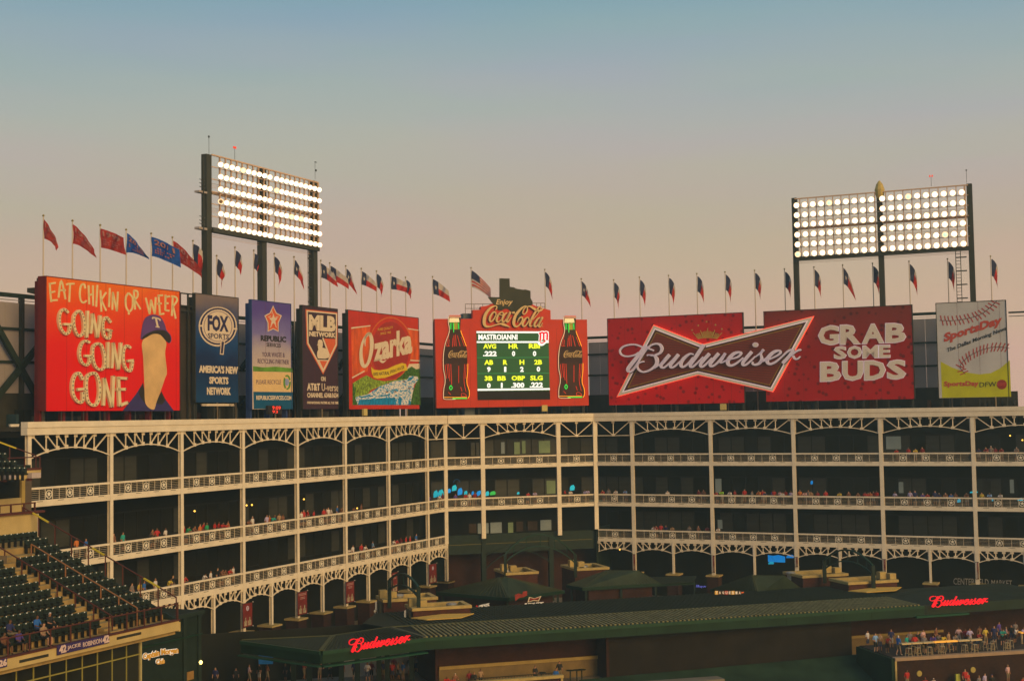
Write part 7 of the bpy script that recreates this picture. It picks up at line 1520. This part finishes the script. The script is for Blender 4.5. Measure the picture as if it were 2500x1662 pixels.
# terrace at right
k = 0
for x, w, sh, pose, cap in ((2137, -3, 'pale blue', 'talk', None), (2148, -3.4, 'tan', 'stand', None), (2165, -2.6, 'maroon', 'lean', None), (2176, -4.6, 'navy', 'stand', None), (2193, -1.1, 'blue', 'side', 'white'), (2214, -1.6, 'teal', 'stand', None), (2221, -3, 'grey', 'stand', None), (2233, -1.2, 'red', 'stand', None), (2241, -2.6, 'black', 'talk', None), (2254, -3.6, 'pink', 'stand', None), (2256, -1.1, 'grey', 'stand', None),
     (2278, -1.3, 'purple', 'lean', None), (2288, -2.2, 'grey', 'lean', None), (2300, -1.5, 'yellow', 'lean', None), (2286, -4.8, 'brown', 'stand', None), (2316, -2.6, 'tan', 'stand', None), (2330, -1.6, 'grey', 'lean', None), (2341, -4, 'pink', 'talk', None), (2357, -3.4, 'maroon', 'stand', None), (2368, -2.9, 'lilac', 'talk', None), (2386, -1.8, 'maroon', 'lean', None), (2392, -4.6, 'brown', 'stand', None), (2406, -3.2, 'yellow', 'talk', None), (2428, -3.6, 'navy', 'stand', None),
     (2447, -2.6, 'teal', 'lean', None), (2457, -3.4, 'pink', 'side', None), (2470, -4, 'black', 'stand', None), (2478, -3.5, 'white', 'lean', None), (2494, -3.2, 'lilac', 'lean', None), (2440, -5.5, 'purple', 'stand', None), (2480, -5.8, 'grey', 'stand', None)):
    k += 1; p = FT.pt(FT.u(x, w, 1560), w, zr(ZT)-.02)
    person(pose, p, FT.ang+pr.uniform(-.6, .6)+(1.4 if pose == 'side' else 0), sh, 'guest in %s shirt, %s from the left on the terrace, %s the counter' % (sh, ordw(k), 'close to' if w > -2 else 'well behind'), 'people on the terrace', cap)
# patio in the centre
for i, (x, w, sh, pose, lb) in enumerate(((1089, .6, 'red', 'lean', 'leftmost red shirted person leaning on the patio edge'), (1104, .7, 'red', 'lean', 'red shirted person leaning, second on the patio edge'), (1111, -.4, 'brown', 'talk', 'brown shirted person in a pale cap pointing right on the patio'), (1146, -.6, 'maroon', 'stand', 'maroon shirted person standing mid patio'), (1157, -.3, 'black', 'side', 'dark shirted person stooping mid patio'), (1173, -1.6, 'tan', 'stand', 'person in a dark vest by the patio wall'),
     (1306, -.8, 'black', 'side', 'dark dressed person in pale shorts right on the patio'), (1357, -1.2, 'blue', 'sit', 'person in a bright blue shirt sitting on the patio'), (1366, -1.8, 'black', 'stand', 'dark figure behind the bright blue shirt'))):
    person(pose, FP.pt(FP.u(x, w, 1630), w, zr(-24.25)), FP.ang+pr.uniform(-.4, .4), sh, lb, 'people on the patio', 'white' if i == 2 else None)
tb = MB(); tb.tube([(0, 0, 0), (0, 0, 1.0), (0, 0, 1.04), (0, 0, 1.06)], [.06, .06, .42, .40], DGREEN, 10); TBM = tb.mesh('table')
for i, x in enumerate((1322, 1392, 1408, 1420)): put('round_table', TBM, None, FP.pt(FP.u(x, -1, 1630), -1, zr(-24.25)), label='small dark round table, %s on the patio' % ('left of the blue shirted sitter', 'first right of the blue shirted sitter', 'second right of the blue shirted sitter', 'farthest right')[i], cat='table')
# left concourse
k = 0
for x, d, sh, pose, cap in ((526, 124.5, 'navy', 'stand', None), (557, 127, 'black', 'side', None), (576, 125, 'black', 'stand', None), (608, 126, 'pink', 'side', None), (618, 129, 'black', 'stand', None), (633, 126.5, 'black', 'stand', None), (652, 126.5, 'brown', 'side', None), (683, 129, 'black', 'side', None), (697, 126.5, 'black', 'stand', None), (742, 127.5, 'maroon', 'side', None), (755, 128.5, 'black', 'talk', None), (770, 129, 'black', 'stand', None),
     (780, 127, 'grey', 'lean', None), (792, 129.5, 'brown', 'stand', None), (805, 127.6, 'tan', 'side', None), (835, 126.4, 'red', 'stand', None), (865, 127, 'navy', 'stand', None), (897, 126, 'white', 'talk', None), (907, 126.8, 'maroon', 'stand', None), (925, 126.2, 'pink', 'stand', None), (935, 127, 'navy', 'stand', None), (943, 126.3, 'orange', 'side', None), (950, 127.4, 'white', 'talk', None), (958, 126.6, 'red', 'stand', None), (962, 128.4, 'maroon', 'stand', None), (972, 126.8, 'tan', 'side', None), (984, 126.4, 'blue', 'stand', None), (715, 127, 'brown', 'stand', None), (730, 130, 'black', 'stand', None), (818, 130, 'brown', 'stand', None), (850, 129.5, 'black', 'talk', None), (880, 130, 'maroon', 'stand', None), (912, 129.6, 'brown', 'side', None), (1000, 129, 'black', 'stand', None), (1015, 130, 'grey', 'side', None)):
    k += 1; p = at_depth(x, 1640, d); p.z = ZC
    person(pose, p, pr.uniform(-.8, .8)+(1.5 if pose == 'side' else 0), sh, 'visitor in %s shirt, %s from the left under the left canopy' % (sh, ordw(k)), 'people under the left canopy', cap)
q = MB(); p = at_depth(648, 1608, 126); q.box((p.x-.65, p.y, p.z-.45), (p.x+.65, p.y+.3, p.z+.45), mat('bright_blue_box', (.02, .16, .50), var=.1)); q.box((p.x-.7, p.y+.0, p.z-1.2), (p.x-.62, p.y+.1, p.z+.4), STEEL); tagp(q.build('blue_stand'), 'bright blue vendor box on a pole under the left canopy', 'stand')
# seated spectators in the left grandstand
for i, (x, k_, sh, lb) in enumerate(((8, 0, 'brown', 'bare-armed person cut by the left picture edge in the front row'), (22, 1, 'navy', 'dark shirted person seated second from the left picture edge'), (44, 0, 'purple', 'person in a patterned dark top sitting in the front row near 26'), (88, 1, 'blue', 'person in a blue team shirt seated above the 42 banner'), (104, 0, 'tan', 'bare-armed person seated between the blue and black shirts'), (119, 1, 'black', 'person in a black printed shirt seated above the 42 banner'))):
    w = -(k_*1.0+.2+.72); person('sit', FS.pt(FS.u(x, w, 1570), w+.12, sz(k_)), FS.ang, sh, lb, 'spectators seated in the left grandstand', 'white' if i == 5 else None)
# people on the slope and below the terrace wall
for i, (x, y, w, z, sh, pose, lb) in enumerate(((2143, 1640, 2.0, -24.3, 'blue', 'sit', 'person in blue sitting on the lawn left of the terrace corner'), (2154, 1648, 2.8, -24.9, 'tan', 'sit', 'person sitting on the lawn with white shoes'), (2170, 1655, 3.4, -25.2, 'blue', 'sit', 'person in blue sitting on the lawn nearest the terrace wall'), (2120, 1636, 1.2, -23.9, 'navy', 'sit', 'dim person farthest left on the lawn'),
      (2119, 1588, .2, -23.0, 'white', 'stand', 'person with a pale blue and white top by the lawn edge'))):
    p = FP.pt(FP.u(x, w, y), w, 0); p.z = max(zr(z), zr(-22.75)+(-(w+.5)*.35)*.0 + zr(z)-zr(-22.75)); person(pose, p, FP.ang+pr.uniform(-.5, .5), sh, lb, 'people on the lawn', None)
for i, (x, y, sh, cap, lb) in enumerate(((2214, 1640, 'red', None, 'person in a red shirt standing against the brick terrace wall'), (2259, 1660, 'red', 'red', 'red capped head at the bottom edge under the terrace'), (2279, 1658, 'white', 'white', 'white capped head at the bottom edge under the terrace'), (2356, 1640, 'red', None, 'person in red with a dark cap below the right yellow disc'), (2362, 1646, 'red', None, 'second red shirted person close beside the first'), (2390, 1652, 'grey', None, 'grey shirted head left of the white shirt'), (2404, 1650, 'lilac', None, 'person in a bright white shirt under the terrace'), (2422, 1652, 'black', 'blue', 'person in a bright blue cap at the bottom right'),
      (2460, 1625, 'pink', None, 'person in pink standing high against the brick wall'), (2497, 1655, 'red', None, 'person in red at the bottom right corner'))):
    p = FT.uz(x, y, 1.2); q = FT.pt(p[0], 1.2, 0); q.z = p[1]-1.5; person('stand', q, FT.ang+pr.uniform(-.5, .5), sh, lb, 'people below the terrace wall', cap)
t = thing('bleacher', 'dark stepped bleacher below the brick terrace wall', 'bleacher', FT.pt(4, 3, 0)); zb_ = FT.z(2350, 1668, 1.2)
m = MB(); m.fbox(FT, 0, Ln+6, .3, 2.5, 0, zb_-.6, STEEL); m.build('deck', t)
m = MB(); u0, z1_ = FT.uz(2334, 1645, .9); u1, z0_ = FT.uz(2345, 1662, .9); m.fbox(FT, u0, u1, .7, .9, z0_-.5, z1_, mat('yellow_green_sign', (.45, .46, .08), var=.1)); tagp(m.build('sign_board'), 'small yellow board below the right yellow disc', 'sign')
# lime shirted person at the bottom centre
p = at_depth(1363, 1662, 118.5); p.z -= 1.62; person('stand', p, 0, 'lime', 'person in a lime shirt at the bottom edge right of the patio', 'people below the patio', 'red')
m = MB(); m.box((p.x-1, p.y-.6, 0), (p.x+1, p.y+.6, p.z), STEEL); tagp(m.build('camera_well'), 'dark platform below the patio under the lime shirted person', 'platform')
